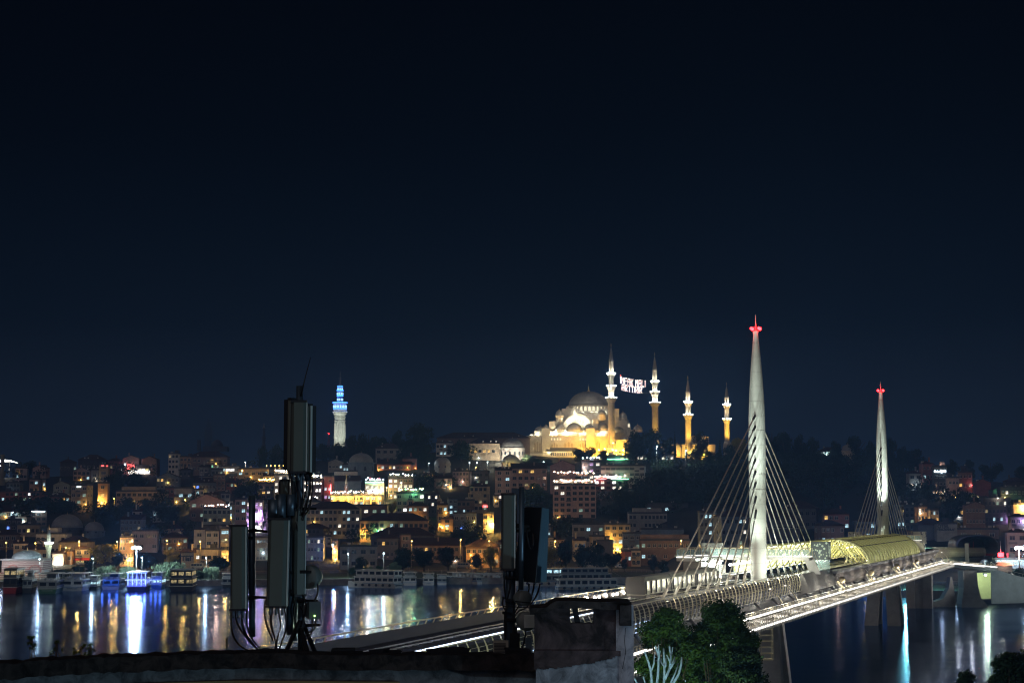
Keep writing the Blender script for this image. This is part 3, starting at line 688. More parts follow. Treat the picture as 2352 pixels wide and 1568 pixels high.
    for i in range(6):
        g = MB(); c = X(345 + i * 54); P = arch_poly(c, Z(1440), 3.0, 1.2, 8)
        g.box((c, -3.6, Z(1388)), (3.3, .5, .9), 0, 0)
        for k in range(2, len(P) - 1):
            (x0, z0), (x1, z1) = P[k], P[k + 1]; q = [(x0, z0), (x1, z1), (x1, Z(1388)), (x0, Z(1388))]; g.hexa([(a, -3.85, c_) for a, c_ in q] + [(a, -3.4, c_) for a, c_ in q])
        part(g, 'arch', [stone])
    for i in range(3):
        g = MB(); c = X(122 + i * 54); P = arch_poly(c, Z(1425), 2.8, 2.0, 8)
        for k in range(2, len(P) - 1):
            (x0, z0), (x1, z1) = P[k], P[k + 1]; q = [(x0, z0), (x1, z1), (x1, Z(1348)), (x0, Z(1348))]; g.hexa([(a, -3.4, c_) for a, c_ in q] + [(a, -2.9, c_) for a, c_ in q])
        for e in (-1.65, 1.65): g.box((c + e * .96, -3.1, (Z(1425) + Z(1348)) / 2), (.4, .5, Z(1348) - Z(1425)))
        part(g, 'arch', [stone])
    g = MB(); g.box((X(178), -.6, Z(1345)), (11.4, 5.4, .3)); part(g, 'arcade_lintel', [stone]); g = MB(); g.box((X(1160), -2, Z(1290)), (9.5, 11, Z(1225) - Z(1420) + .01)); part(g, 'side_porch', [stone])
    # courtyard behind the right-hand minarets
    g = MB(); g.box((X(1980), 60, Z(1330)), (40, 30, 14)); g.box((X(2130), 62, Z(1270)), (10, 20, 20)); g.box((X(2190), 58, Z(1300)), (6, 16, 22)); g.box((X(2060), 45.5, Z(1330)), (18, 3, 10))
    q = random.Random(3)
    for i in range(16): g.box((X(2095 + i * 9.6), 53 + (i % 3), Z(1150) - q.uniform(0, 1.6)), (.62, .8, 2.6))
    for i in range(9): g.prism(arch_poly(X(2085 + i * 16), Z(1235), .45, 1.1, 4), 51.7, 51.9, 1)
    part(g, 'courtyard_wall', [stone, shade])
    for x, y, r, h, d_ in ((1855, 1255, 3.4, 3.0, 44), (2000, 1255, 3.4, 3.0, 50), (2150, 1190, 2.4, 2.2, 62)):
        g = MB(); g.lathe([(r * 1.0, Z(y) - 7), (r * 1.0, Z(y))], (X(x), d_, 0), 16, 0); ribbed_dome(g, (X(x), d_, Z(y)), r, h, 1, 20, .34); part(g, 'small_dome', [stone, lead, gilt])
    # minarets
    def mn(u, vb, vt, balc_v, cone_v, Y, wpx):
        p = at(u, vb, Y); zt = at(u, vt, Y).z - p.z; zz = [at(u, v, Y).z - p.z for v in balc_v]; return minaret('minaret', p - O, zt, zz, wpx * mpp(Y) / 2, at(u, cone_v, Y).z - p.z, M_), p, zz
    V4 = lambda y: 335 + y * .08768
    sets = [mn(611.6, 462, V4(88), [V4(722), V4(588), V4(445)], V4(308), 1283, 6.6),
            mn(655.3, 455, V4(190), [V4(777), V4(654), V4(534)], V4(405), 1400, 6.4),
            mn(688.5, 455, V4(455), [V4(917), V4(768)], V4(660), 1330, 5.8),
            mn(727.2, 452, 381.5, [419.3, 405.0], 398.2, 1420, 5.2)]
    for (r_, p, zz), g_ in zip(sets, (4.5, 1.0, 2.0, 2.0)):
        for z in zz:
            for dx in (-2.5, 2.5): lamp(p + Vector((dx, -2.0, z + .7)), (1, .93, .72), 3800, M_, .15)
            lamp(p + Vector((0, -3.2, z + .7)), (1, .94, .76), 3200, M_, .15)
        lamp(p + Vector((-7, -16, 1)), (1, .55, .07), 28900 * g_, M_, .6, 50, p + Vector((0, 0, 26)), .8)
        lamp(p + Vector((9, -14, 1)), (1, .55, .07), 23800 * g_, M_, .6, 50, p + Vector((0, 0, 24)), .8)
    # floodlights: gold along the facade, white on the roofs
    for x, pw, c, ty in ((120, 2200, (1, .85, .55), 1240), (300, 6500, (1, .74, .34), 1260), (470, 8500, (1, .62, .17), 1230), (620, 12000, (1, .58, .12), 1230), (800, 42000, (1, .47, .04), 1200), (930, 56000, (1, .46, .035), 1210), (1150, 48000, (1, .46, .035), 1240)):
        lamp(O + Vector((X(x), -17, 1.5)), c, pw, M_, .8, 115, O + Vector((X(x), 2, Z(ty))), .9)
    for x in (380, 545, 715, 930): lamp(O + Vector((X(x), 3.6, Z(1118))), (1, .90, .62), 4200, M_, .5)
    for x in (120, 200): lamp(O + Vector((X(x), 5, Z(1122))), (1, .9, .65), 700, M_, .5)
    for x, pw in ((560, 10500), (770, 10500)): lamp(O + Vector((X(x), 4.0, Z(1080))), (1, .92, .68), pw * .4, M_, .2, 120, O + Vector((X(666), 13, Z(960))), .9)
    for x, y in ((560, 990), (610, 955), (666, 945), (722, 955), (772, 990)): lamp(O + Vector((X(x), 9.2, Z(y))), (1, .93, .66), 1300, M_, .1)
    for k in range(9):
        a = R(195 + k * 19); lamp(O + Vector((cx + 17.3 * math.cos(a), 30 + 17.3 * math.sin(a), Z(866))), (1, .93, .75), 330, M_, .2)
    for k in range(4):
        a = R(260 + k * 30); lamp(O + Vector((sx_ + 14 * math.cos(a), 30 + 14 * math.sin(a), Z(1046))), (1, .93, .7), 700, M_, .4)
    for x in (330, 560, 740): lamp(O + Vector((X(x), -30, Z(1000))), (1, .84, .62), 9500, M_, 1, 100, O + Vector((X(x) * .8, 25, Z(800))), .9)
    for i in range(7): lamp(O + Vector((X(330 + i * 48), -2.2, Z(1338))), (1, .82, .5), 320, M_, .2)
    for i in range(6): lamp(O + Vector((X(345 + i * 54), -.8, Z(1400))), (1, .80, .45), 380, M_, .2)
    for i in range(3): lamp(O + Vector((X(122 + i * 54), -.6, Z(1385))), (1, .80, .45), 380, M_, .2)
    for x, y, d_, pw in ((1870, 1340, 30, 20000), (2010, 1340, 36, 20000), (2130, 1330, 38, 30000)): lamp(O + Vector((X(x), d_, Z(y))), (1, .55, .08), pw, M_, .6, 120, O + Vector((X(x), d_ + 25, Z(y - 110))), .9)
mosque()

def light_sign():
    S = thing('light_sign', 'words in pink-white bulbs strung on wires between two tall minarets', 'light sign', tuple(at(633, 384, 1300)))
    o = at(633, 384, 1300)
    F5 = {'I': '01110 00100 00100 00100 00100 00100 01110', 'N': '10001 11001 10101 10101 10011 10001 10001', 'F': '11111 10000 10000 11110 10000 10000 10000', 'A': '01110 10001 10001 11111 10001 10001 10001', 'K': '10001 10010 10100 11000 10100 10010 10001',
          'M': '10001 11011 10101 10101 10001 10001 10001', 'L': '10000 10000 10000 10000 10000 10000 11111', 'R': '11110 10001 10001 11110 10100 10010 10001', 'T': '11111 00100 00100 00100 00100 00100 00100', 'i': '111 010 010 010 010 010 111', 'l': '1 1 1 1 1 1 1'}
    pink = glow('pink_bulb', (1, .76, .70), 10); px = mpp(1300)
    def line(txt, u0, v0, u1, v1, hpx, sag):
        wid = {c: len(F5[c].split()[0]) for c in set(txt) if c != ' '}; tot = sum(wid.get(c, 2) + 1.2 for c in txt); x = 0
        for n_, c in enumerate(txt):
            if c == ' ': x += 3.2; continue
            rows = F5[c].split(); b = MB()
            for j, row in enumerate(rows):
                for i, ch in enumerate(row):
                    if ch == '1':
                        f = (x + i) / tot; u = u0 + (u1 - u0) * f; v = v0 + (v1 - v0) * f + sag * 4 * f * (1 - f) + (j - 3) * hpx / 6.4
                        b.ball(at(u, v, 1300) - o, .17, 6, 0, 4)
            if n_ == 0 and txt[0] == 'l': b.ball(at(u0, v0 - hpx * .72, 1300) - o, .3, 6, 1, 4)
            obj('letter', b.mesh('letter', [pink, glow('red_bulb', (1, .1, .08), 8)]), S); x += len(rows[0]) + 1.2
    line('lNFAK MALl', 620.6, 379.4, 646.2, 383.2, 6.3, .8)
    line('ARTTlRlR', 622.0, 386.6, 643.0, 389.4, 6.0, .8)
    b = MB()
    for a, c, sg in (((613, 375.0), (653.5, 380.0), 1.5), ((613, 386.5), (653.5, 392.0), 2.3)):
        b.tube([at(a[0] + (c[0] - a[0]) * f, a[1] + (c[1] - a[1]) * f + sg * 4 * f * (1 - f), 1283 + 117 * f) - o for f in [i / 10 for i in range(11)]], .05, 4)
    obj('wire', b.mesh('wire', [mat('wire', (.3, .3, .3), .5, var=0)]), S)
light_sign()

def fire_tower():
    Y = 1560; B0 = at(339.5, 459, Y); T = thing('fire_watch_tower', 'tall stone watch tower with blue-lit windowed gallery above dark trees', 'tower', tuple(B0))
    px = mpp(Y); z = lambda y: at(339.5, 400 + y * .0877, Y).z - B0.z; w_ = lambda q: q * .0877 * px
    pale = mat('tower_stone', (.52, .53, .50), .85, var=.25, scale=.4); blue = glow('blue_neon', (.05, .25, 1), 4); bw = glow('blue_white', (.30, .56, 1), 2.6)
    b = MB(); b.lathe([(w_(68), 0), (w_(64), z(480)), (w_(58), z(255)), (w_(61), z(252)), (w_(61), z(244)), (w_(57), z(240)), (w_(57), z(212)), (w_(62), z(208)), (w_(62), z(200)), (w_(57), z(196)), (w_(64), z(170)), (w_(79), z(150)), (w_(80), z(126)), (w_(76), z(118)), (w_(80), z(104)), (w_(72), z(98))], n=16, smooth=False)
    for k in range(16):
        a = 2 * math.pi * k / 16; b.bar((w_(63) * math.cos(a), w_(63) * math.sin(a), z(430)), (w_(58) * math.cos(a), w_(58) * math.sin(a), z(258)), .7, .7)
    for y, r in ((130, 81), (190, 60), (232, 60)):
        for k in range(20):
            a = 2 * math.pi * k / 20; b.ball((w_(r) * math.cos(a), w_(r) * math.sin(a), z(y)), .55, 6, 0, 4)
    obj('shaft', b.mesh('shaft', [pale]), T)
    def tier(r, y0, y1, n, nm):
        g = MB(); g.lathe([(w_(r), z(y0)), (w_(r), z(y1)), (w_(r * 1.1), z(y1) + .2), (w_(r * 1.12), z(y1) + .9), (w_(r * .9), z(y1) + 1.0)], n=16); t = obj(nm, g.mesh(nm, [mat('tower_blue_wall', (.25, .3, .45), .7, var=.1)]), T)
        g = MB(); h = MB(); ht = z(y1) - z(y0)
        for k in range(n):
            a = 2 * math.pi * (k + .5) / n; g.prism(arch_poly(0, z(y0) + ht * .2, w_(r) * 3.6 / n, ht * .35, 5, 1.0), 0, .2, 0, tf=lambda p, a=a: Vector((math.cos(a) * (w_(r) + p.y) - math.sin(a) * p.x, math.sin(a) * (w_(r) + p.y) + math.cos(a) * p.x, p.z)))
        h.lathe([(w_(r * 1.14), z(y1) + .3), (w_(r * 1.16), z(y1) + .7), (w_(r * 1.14), z(y1) + 1.1)], n=20); h.lathe([(w_(r * 1.02), z(y0)), (w_(r * 1.04), z(y0) + .35), (w_(r * 1.02), z(y0) + .7)], n=20)
        obj('gallery_windows', g.mesh('gallery_windows', [bw]), t); obj('blue_cornice', h.mesh('blue_cornice', [blue]), t)
    tier(74, 98, 34, 16, 'gallery'); tier(32, 12, -42, 10, 'upper_room'); tier(34, -58, -104, 10, 'upper_room'); tier(29, -118, -150, 8, 'upper_room')
    s = MB(); s.lathe([(w_(52), z(20)), (w_(34), z(8)), (w_(30), z(-60)), (w_(30), z(-118)), (w_(28), z(-155)), (w_(20), z(-175)), (w_(6), z(-200)), (w_(3), z(-262))], n=12); s.tube([(0, 0, z(-262)), (0, 0, z(-330))], .15, 5)
    for zz in (-215, -235, -255): s.box((0, 0, z(zz)), (3.2, .2, .15))
    obj('spire', s.mesh('spire', [lead]), T)
    for dx in (-26, 26): lamp(B0 + Vector((dx, -34, 3)), (.93, 1, .84), 75000, T, 1, 55, B0 + Vector((0, 0, 34)), .8)
    for k in range(6):
        a = R(195 + k * 30); lamp(B0 + Vector((w_(110) * math.cos(a), w_(110) * math.sin(a), z(70))), (.05, .2, 1), 500, T, .4); lamp(B0 + Vector((w_(60) * math.cos(a), w_(60) * math.sin(a), z(-20 - 20 * k))), (.05, .2, 1), 160, T, .4)
fire_tower()

def far_silhouettes():
    faint = mat('far_stone', (.09, .085, .085), .9, var=.1)
    p = at(263.7, 448, 2300); H = at(263.7, 422.3, 2300).z - p.z
    m = minaret('distant_minaret', p, H + 0, [H * .43], mpp(2300) * 1.5, H * .78, None, faint)
    tag(m, 'faint distant minaret without lamps left of the antenna mast', 'minaret')
    for o in list(m.children):
        for q in list(o.children): bpy.data.objects.remove(q)
    p = at(208, 450, 2400); s = mpp(2400); b = MB()
    T = thing('domed_building', 'faint distant dome wrapped in scaffold tower on the skyline', 'building', tuple(p))
    b.dome((s * 9, 0, s * 4), s * 6, s * 7, 16); b.box((s * 8, 0, s * 1.5), (s * 24, 20, s * 5)); b.box((-s * 9, 0, s * 5), (s * 3, 8, s * 11)); obj('dome', b.mesh('dome', [faint]), T)
    b = MB()
    for i in range(7):
        for k in (0, 1): b.bar((-s * 3.5 + i * s * 1.1, k * 6, 0), (-s * 3.5 + i * s * 1.1, k * 6, s * 31 - abs(i - 3) * s * 3), .25)
    for j in range(12): b.bar((-s * 3.5 - (1.5 * s if j == 7 else 0), 0, j * s * 2.6), (s * 3.1 + (3 * s if j == 7 else 0), 0, j * s * 2.6), .25)
    b.tube([(0, 0, s * 30), (0, 0, s * 33)], .3, 5); obj('scaffold', b.mesh('scaffold', [faint]), T)
    p = at(328.5, 443, 1600); T = thing('radio_mast', 'thin lattice mast with a red lamp left of the watch tower', 'mast', tuple(p)); b = MB(); h = at(328.5, 433.5, 1600).z - p.z
    for k in range(3):
        a = k * 2.09; b.bar((1.2 * math.cos(a), 1.2 * math.sin(a), -6), (.2 * math.cos(a), .2 * math.sin(a), h), .22)
    for i in range(7): b.bar((-1 + i * .14, 0, i * h / 7), (1 - i * .14, 0, (i + 1) * h / 7), .15)
    obj('lattice', b.mesh('lattice', [mat('mast_red', (.35, .08, .06), .6, var=0)]), T); b = MB(); b.ball((0, 0, h + .3), .45, 6); obj('red_lamp', b.mesh('red_lamp', [glow('red_beacon', (1, .02, .05), 60)]), T)
far_silhouettes()
# ================================================================== houses on the hillside
CO = dict(g=(.30, .30, .30), k=(.10, .10, .11), p=(.42, .31, .30), r=(.28, .12, .10), t=(.42, .35, .26), y=(.50, .40, .22), w=(.55, .54, .52), b=(.17, .22, .28), o=(.46, .30, .18), c=(.55, .48, .38), l=(.44, .38, .42), n=(.22, .16, .13), m=(.30, .36, .33), d=(.06, .055, .055))
LT = dict(c=((.55, .88, 1), 1.1), w=((1, .9, .75), 1.6), a=((1, .60, .16), 1.2), m=((.5, .75, .6), .45), v=((.75, .5, 1), 1.0), x=((1, .97, .9), 3.0), y=((1, .82, .3), 1.3), G=((.3, 1, .6), 1.2), R=((1, .05, .08), 3.5), B=((.12, .25, 1), 3), q=((1, .8, .4), .35), u=((.3, .4, 1), 1.0))
LC = dict(a=(1, .55, .12), w=(1, .88, .68), c=(.7, .92, 1), x=(1, .97, .92), v=(.7, .4, 1), r=(1, .1, .1), G=(.2, 1, .5), y=(1, .75, .25), p=(1, .6, .45))
frames = [mat('frame_white', (.5, .5, .5), .6, var=0), mat('frame_dark', (.12, .12, .12), .6, var=0)]
gl = mat('pane_dark', (.02, .025, .03), .12, var=0, spec=.6)
_w = {}
def win_mesh(fr, key, n=2):
    k = (fr, key, n)
    if k in _w: return _w[k]
    b = MB(); pane = gl if key == '-' else curtain('pane_' + key, *LT[key])
    b.add([(-.5, -.03, -.5), (.5, -.03, -.5), (.5, -.03, .5), (-.5, -.03, .5)], [(0, 1, 2, 3)], 1)
    b.add([(-.5, .02, -.5), (.5, .02, -.5), (.5, .02, .5), (-.5, .02, .5)], [(3, 2, 1, 0)], 0)
    for x in [-.5 + i / n for i in range(n + 1)]: b.box((x, -.05, 0), (.07, .08, 1.0))
    for z, h in ((-.5, .09), (.5, .07), (.18, .04)): b.box((0, -.055, z), (1.08, .09 if z else .07, h))
    _w[k] = b.mesh('window', [frames[fr], pane]); return _w[k]
def text(s, size, m, parent, loc, rz=0, name='lettering', bold=.0):
    c = bpy.data.curves.new(name, 'FONT'); c.body = s; c.size = size; c.extrude = .05; c.align_x = 'CENTER'; c.align_y = 'CENTER'; c.offset = bold; c.materials.append(m)
    t_ = bpy.data.objects.new('t', c); me = bpy.data.meshes.new_from_object(t_); bpy.data.objects.remove(t_); o = obj(name, me, parent, loc); o.rotation_euler = (R(90), 0, rz); return o
tile = mat('roof_tile', (.055, .032, .028), .85, var=.4, scale=.5); slab = mat('roof_slab', (.07, .07, .075), .9, var=.3); dish_m = mat('dish', (.45, .45, .45), .6, var=0); ac_m = mat('ac_unit', (.45, .45, .43), .6, var=0)
def bulbs(b, pts, r=.28):
    for p in pts: b.ball(p, r, 6, 0, 4)
umb_m = {}
def house(name, u0, u1, vt, vb, colr, roof, rows, cols, lit, label, ex, cat='house'):
    uc = (u0 + u1) / 2.; p = hit(uc, vb); Y = p.y; s = mpp(Y)
    H = max(2.5, at(uc, vt, Y).z - p.z); q = random.Random(int(u0 * 31 + vt * 17))
    Wa = (u1 - u0) * s; yaw = R(q.uniform(-16, 16)); D = min(12., max(5., Wa * .6)) * (1 if roof != 'f0' else .6)
    for e in ex:
        if e.startswith('yaw'): yaw = R(float(e[3:]))
    W = max(Wa * .45, (Wa - D * abs(math.sin(yaw))) / math.cos(yaw))
    T = thing(name, label, cat, (p.x + D / 2 * math.sin(yaw) * .9, p.y, p.z), yaw)
    c = CO[colr]; j = q.uniform(.88, 1.1); wm = mat('wall_%s_%d' % (colr, q.randint(0, 2)), tuple(k * j for k in c), .88, var=.32, scale=.35)
    b = MB(); b.box((0, D / 2, H / 2 - 2), (W, D, H + 4))
    rows = max(0, rows)
    if rows > 1:
        for r_ in range(1, rows):
            if q.random() < .55: b.box((0, D / 2, H * r_ / rows - .1), (W + .24, D + .24, .22))
    obj('wall', b.mesh('wall', [wm]), T)
    rb = MB()
    if roof[0] == 'h':
        e = .6; rh = min(4.2, W * .22) * (1.5 if roof == 'H' else 1); r_ = max(.4, (W - D) / 2 * .8) if W > D else .4
        P = [(-W / 2 - e, -e, H), (W / 2 + e, -e, H), (W / 2 + e, D + e, H), (-W / 2 - e, D + e, H)]
        rb.add(P + [(x, y, z + .2) for x, y, z in P], [(3, 2, 1, 0), (0, 1, 5, 4), (1, 2, 6, 5), (2, 3, 7, 6), (3, 0, 4, 7)])
        rb.add([(x, y, z + .2) for x, y, z in P] + [(-r_, D / 2, H + rh), (r_, D / 2, H + rh)], [(0, 1, 5, 4), (1, 2, 5), (2, 3, 4, 5), (3, 0, 4)])
        ro = obj('roof', rb.mesh('roof', [tile]), T)
    elif roof[0] == 'g':     # gable end towards the water
        rh = W * .2; e = .35
        b2 = MB(); b2.prism([(-W / 2, H - .01), (W / 2, H - .01), (0, H + rh)], .01, D, 0); obj('gable', b2.mesh('gable', [wm]), T)
        for sg in (-1, 1): rb.hexa([(0, -e, H + rh), (0, D + e, H + rh), (sg * (W / 2 + e), D + e, H - e * .4), (sg * (W / 2 + e), -e, H - e * .4), (0, -e, H + rh + .25), (0, D + e, H + rh + .25), (sg * (W / 2 + e), D + e, H - e * .4 + .25), (sg * (W / 2 + e), -e, H - e * .4 + .25)])
        ro = obj('roof', rb.mesh('roof', [tile]), T)
    elif roof[0] == 's':     # slope falling towards the water
        rh = min(3.5, D * .35); rb.add([(-W / 2 - .4, -.6, H), (W / 2 + .4, -.6, H), (W / 2 + .4, D, H + rh), (-W / 2 - .4, D, H + rh), (-W / 2 - .4, -.6, H + .25), (W / 2 + .4, -.6, H + .25), (W / 2 + .4, D, H + rh + .25), (-W / 2 - .4, D, H + rh + .25)], [(3, 2, 1, 0), (4, 5, 6, 7), (0, 1, 5, 4), (1, 2, 6, 5), (2, 3, 7, 6), (3, 0, 4, 7)])
        rb.add([(-W / 2, D - .01, H), (W / 2, D - .01, H), (W / 2, D - .01, H + rh), (-W / 2, D - .01, H + rh), (-W / 2, 0, H), (W / 2, 0, H)], [(0, 1, 2, 3), (4, 0, 3), (1, 5, 2)]); ro = obj('roof', rb.mesh('roof', [tile]), T)
    else:
        rb.box((0, D / 2, H + .12), (W + .3, D + .3, .24)); rb.box((0, -.02, H + .5), (W + .1, .22, .8)); rb.box((-W / 2, D / 2, H + .5), (.22, D, .8)); rb.box((W / 2, D / 2, H + .5), (.22, D, .8))
        if q.random() < .6 and W > 6: rb.box((q.uniform(-.25, .25) * W, D * .6, H + 1.4), (2.6, 2.6, 2.6))
        ro = obj('roof', rb.mesh('roof', [slab]), T)
    if roof[0] in 'hgs' and W > 5:
        ch = MB(); x = q.uniform(-.3, .3) * W; ch.box((x, D * .55, H + 2.6), (.8, .8, 2.8)); ch.box((x, D * .55, H + 4.05), (1, 1, .2)); obj('chimney', ch.mesh('chimney', [wm]), ro)
    if q.random() < .5:
        for _ in range(q.randint(1, 3)):
            d = MB(); x = q.uniform(-.4, .4) * W; d.tube([(x, .8, H), (x, .8, H + 1.3)], .05, 4); d.lathe([(.02, 0), (.35, .08), (.5, .22)], (0, 0, 0), 10); n_ = len(d.v)
            for i in range(n_ - 30, n_): vx, vy, vz = d.v[i]; d.v[i] = (x + vx, .65 - vz, H + 1.5 + vy)
            obj('satellite_dish', d.mesh('satellite_dish', [dish_m]), ro)
    if q.random() < .5:
        a = MB(); x = q.uniform(-.4, .4) * W; a.tube([(x, D * .4, H), (x, D * .4, H + 5)], .05, 4); a.bar((x - .9, D * .4, H + 4.7), (x + .9, D * .4, H + 4.7), .05); a.bar((x - .6, D * .4, H + 4.2), (x + .6, D * .4, H + 4.2), .05); obj('aerial', a.mesh('aerial', [frames[1]]), ro)
    if q.random() < .35 and W > 7:
        a = MB(); x = q.uniform(-.4, .4) * W; a.tube([(x - .8, D * .7, H + 1.2), (x + .8, D * .7, H + 1.2)], .6, 10); a.box((x, D * .7, H + .4), (1.6, .9, .8)); obj('water_tank', a.mesh('water_tank', [dish_m]), ro)
    litl = []
    for tkn in lit.split():
        if tkn != '-': litl += [tkn[0]] * int(tkn[1:] or 1)
    if rows and cols:
        cells = [(r_, c_) for r_ in range(rows) for c_ in range(cols)]; ch_ = dict(zip(q.sample(cells, min(len(litl), len(cells))), litl)); fr = 0 if q.random() < .6 else 1
        cw = W / cols; rh_ = H / rows; ww = min(cw * .62, 2.2 if q.random() < .7 else 3.0); wh = min(rh_ * .52, 1.7)
        if 'strip' in ex: ww = cw * .92
        for (r_, c_) in cells:
            k = ch_.get((r_, c_), '-')
            if k == '-' and q.random() < .06: continue
            if k == '-' and q.random() < .075: k = q.choice('mmmcwaq')
            obj('window', win_mesh(fr, k, 2 if ww < 2.4 else 4), T, (-W / 2 + cw * (c_ + .5), -.01, rh_ * (r_ + .55)), 0, (ww, 1, wh))
        if q.random() < .5:
            for _ in range(q.randint(1, 2)):
                r_, c_ = q.choice(cells); a = MB(); a.box((-W / 2 + cw * (c_ + .5), -.3, rh_ * (r_ + .55) - wh * .5 - .45), (.9, .4, .6)); obj('air_conditioner', a.mesh('air_conditioner', [ac_m]), T)
        if q.random() < .34:
            k2 = q.choice('aaaawcp'); x = q.uniform(-.42, .42) * W; z = rh_ * (q.randrange(rows) + .15); a = MB(); a.ball((x, -.4, z), .2, 6, 0, 4); obj('porch_lamp', a.mesh('porch_lamp', [glow('terrace_bulb_' + k2, LC[k2], 34)]), T); lamp(T.matrix_basis @ Vector((x, -1.1, z)), LC[k2], 130, T, .2)
        if q.random() < .42 and rows > 1 and cols > 1:      # balconies stacked over one bay
            c_ = q.randrange(cols); x = -W / 2 + cw * (c_ + .5)
            for r_ in range(1, rows): bl = MB(); z = rh_ * r_ + .1; bl.box((x, -.6, z), (cw * .9, 1.2, .14)); bl.box((x, -1.18, z + .5), (cw * .9, .06, .9), 0, q.randint(0, 1)); obj('balcony', bl.mesh('balcony', [wm, frames[1]]), T)
        if abs(yaw) > R(9) and D > 6:      # side wall windows
            sg = -1 if yaw > 0 else 1
            for r_ in range(rows):
                for i in range(int(D / 3.5)):
                    if q.random() < .8: obj('window', win_mesh(fr, '-', 2), T, (sg * (W / 2 + .01), 2 + i * 3.5, rh_ * (r_ + .55)), R(90 * sg), (min(ww, 1.4), 1, wh))
    for e in ex:
        f = e.split(':')
        if f[0] == 'L':        # lamp on the wall: colour, watts, fx, fz
            x = (float(f[3]) - .5) * W; z = float(f[4]) * H; a = MB(); a.bar((x, 0, z + .2), (x, -.7, z + .3), .08); a.ball((x, -.75, z + .15), .2, 6, 1, 4)
            obj('wall_lamp', a.mesh('wall_lamp', [frames[1], glow('bulb_' + f[1], LC[f[1]], 16)]), T); lamp(T.matrix_basis @ Vector((x, -1.6, z)), LC[f[1]], float(f[2]), T, .3)
        if f[0] == 'T':        # roof terrace: colour, bulbs, level (0 roof, negative = floors below)
            z = H + float(f[3]) * 3.2 if len(f) > 3 else H; n = int(f[2]); a = MB(); bulbs(a, [(-W / 2 + W * (i + .5 + q.uniform(-.3, .3)) / n, q.uniform(-.2, 2.5), z + 2.4 + q.uniform(-.5, .6)) for i in range(n)], .30); ro_ = obj('terrace_lamps', a.mesh('terrace_lamps', [glow('terrace_bulb_' + f[1], LC[f[1]], 34)]), T)
            a = MB()
            for i in range(int(W / 1.2) + 1): a.bar((-W / 2 + i * 1.2, -.15, z + .2), (-W / 2 + i * 1.2, -.15, z + 1.3), .06)
            a.bar((-W / 2, -.15, z + 1.3), (W / 2, -.15, z + 1.3), .09); a.bar((-W / 2, -.15, z + .8), (W / 2, -.15, z + .8), .05); obj('terrace_railing', a.mesh('terrace_railing', [frames[0]]), T)
            a = MB()
            for i in range(int(W / 2.6)):
                x = -W / 2 + 1.3 + i * 2.6; a.box((x, 1.6, z + .85), (1, 1, .08)); a.box((x, 1.6, z + .5), (.1, .1, .7))
                for dx in (-.8, .8): a.box((x + dx, 1.6, z + .6), (.4, .4, .9), 0)
                if q.random() < .4: a.lathe([(.5, z + .6), (.7, z + 1.1), (.3, z + 1.6)], (x + .5, .4, 0), 6)
            obj('terrace_tables', a.mesh('terrace_tables', [mat('terrace_wood', (.16, .1, .06), .7, var=.2)]), T)
            if len(f) > 4: 
                a = MB(); a.box((0, D * .45, z + 3.2), (W * .96, D * .8, .2))
                for i in range(5): a.bar((-W * .47 + i * W * .235, .8, z), (-W * .47 + i * W * .235, .8, z + 3.2), .14)
                a.box((0, D * .8, z + 1.6), (W * .95, .2, 3.0)); obj('terrace_roof', a.mesh('terrace_roof', [mat('terrace_wall', (.5, .45, .36), .8, var=.2)]), T)
            k = max(1, int(W / 11))
            for i in range(k): lamp(T.matrix_basis @ Vector((-W / 2 + W * (i + .5) / k, .6, z + 2.6)), LC[f[1]], 900 * n / k ** .5 / 3, T, .4)
        if f[0] == 'U':        # parasols on the roof: kind, count
            for i in range(int(f[2])):
                a = MB(); x = -W / 2 + W * (i + .5) / int(f[2])
                a.tube([(x, 1.5, H), (x, 1.5, H + 3.4)], .06, 5)
                if f[1] == 'o': a.lathe([(1.9, H + 2.5), (1.85, H + 2.6), (.05, H + 3.5)], (x, 1.5, 0), 8, 1, False)
                else: a.lathe([(.12, H + 1.3), (.42, H + 1.6), (.3, H + 3.0), (.05, H + 3.7)], (x, 1.5, 0), 8, 1)
                obj('parasol', a.mesh('parasol', [frames[1], mat('parasol_' + f[1], (.16, .05, .03) if f[1] == 'o' else (.32, .04, .04), .8, var=0)]), T)
        if f[0] == 'S':        # lit sign: text, colour, fx, fz, size, strength
            text(f[1], float(f[5]), glow('sign_%s_%s' % (f[2], f[6]), LC[f[2]], float(f[6])), T, ((float(f[3]) - .5) * W, -.35, float(f[4]) * H), 0, 'lit_sign', .03)
        if f[0] == 'P':        # painted letters: text, fx, fz, size
            text(f[1], float(f[4]), mat('paint_dark', (.07, .08, .1), .8, var=0), T, ((float(f[2]) - .5) * W, -.1, float(f[3]) * H), 0, 'painted_letters', .12)
        if f[0] == 'N':        # neon bar: colour, fx0, fx1, fz
            a = MB(); z = float(f[4]) * H; a.bar(((float(f[2]) - .5) * W, -.3, z), ((float(f[3]) - .5) * W, -.3, z), .16, .3); obj('neon_strip', a.mesh('neon_strip', [glow('neon_' + f[1], LC[f[1]], 9)]), T)
            lamp(T.matrix_basis @ Vector((((float(f[2]) + float(f[3])) / 2 - .5) * W, -1.2, z)), LC[f[1]], 500, T, .4)
        if f[0] == 'V':        # upright neon: colour, fx, fz0, fz1
            a = MB(); x = (float(f[2]) - .5) * W; a.bar((x, -.35, float(f[3]) * H), (x, -.35, float(f[4]) * H), .45, .3); obj('upright_sign', a.mesh('upright_sign', [glow('neon_' + f[1], LC[f[1]], 9)]), T)
            lamp(T.matrix_basis @ Vector((x, -1.4, (float(f[3]) + float(f[4])) / 2 * H)), LC[f[1]], 700, T, .4)
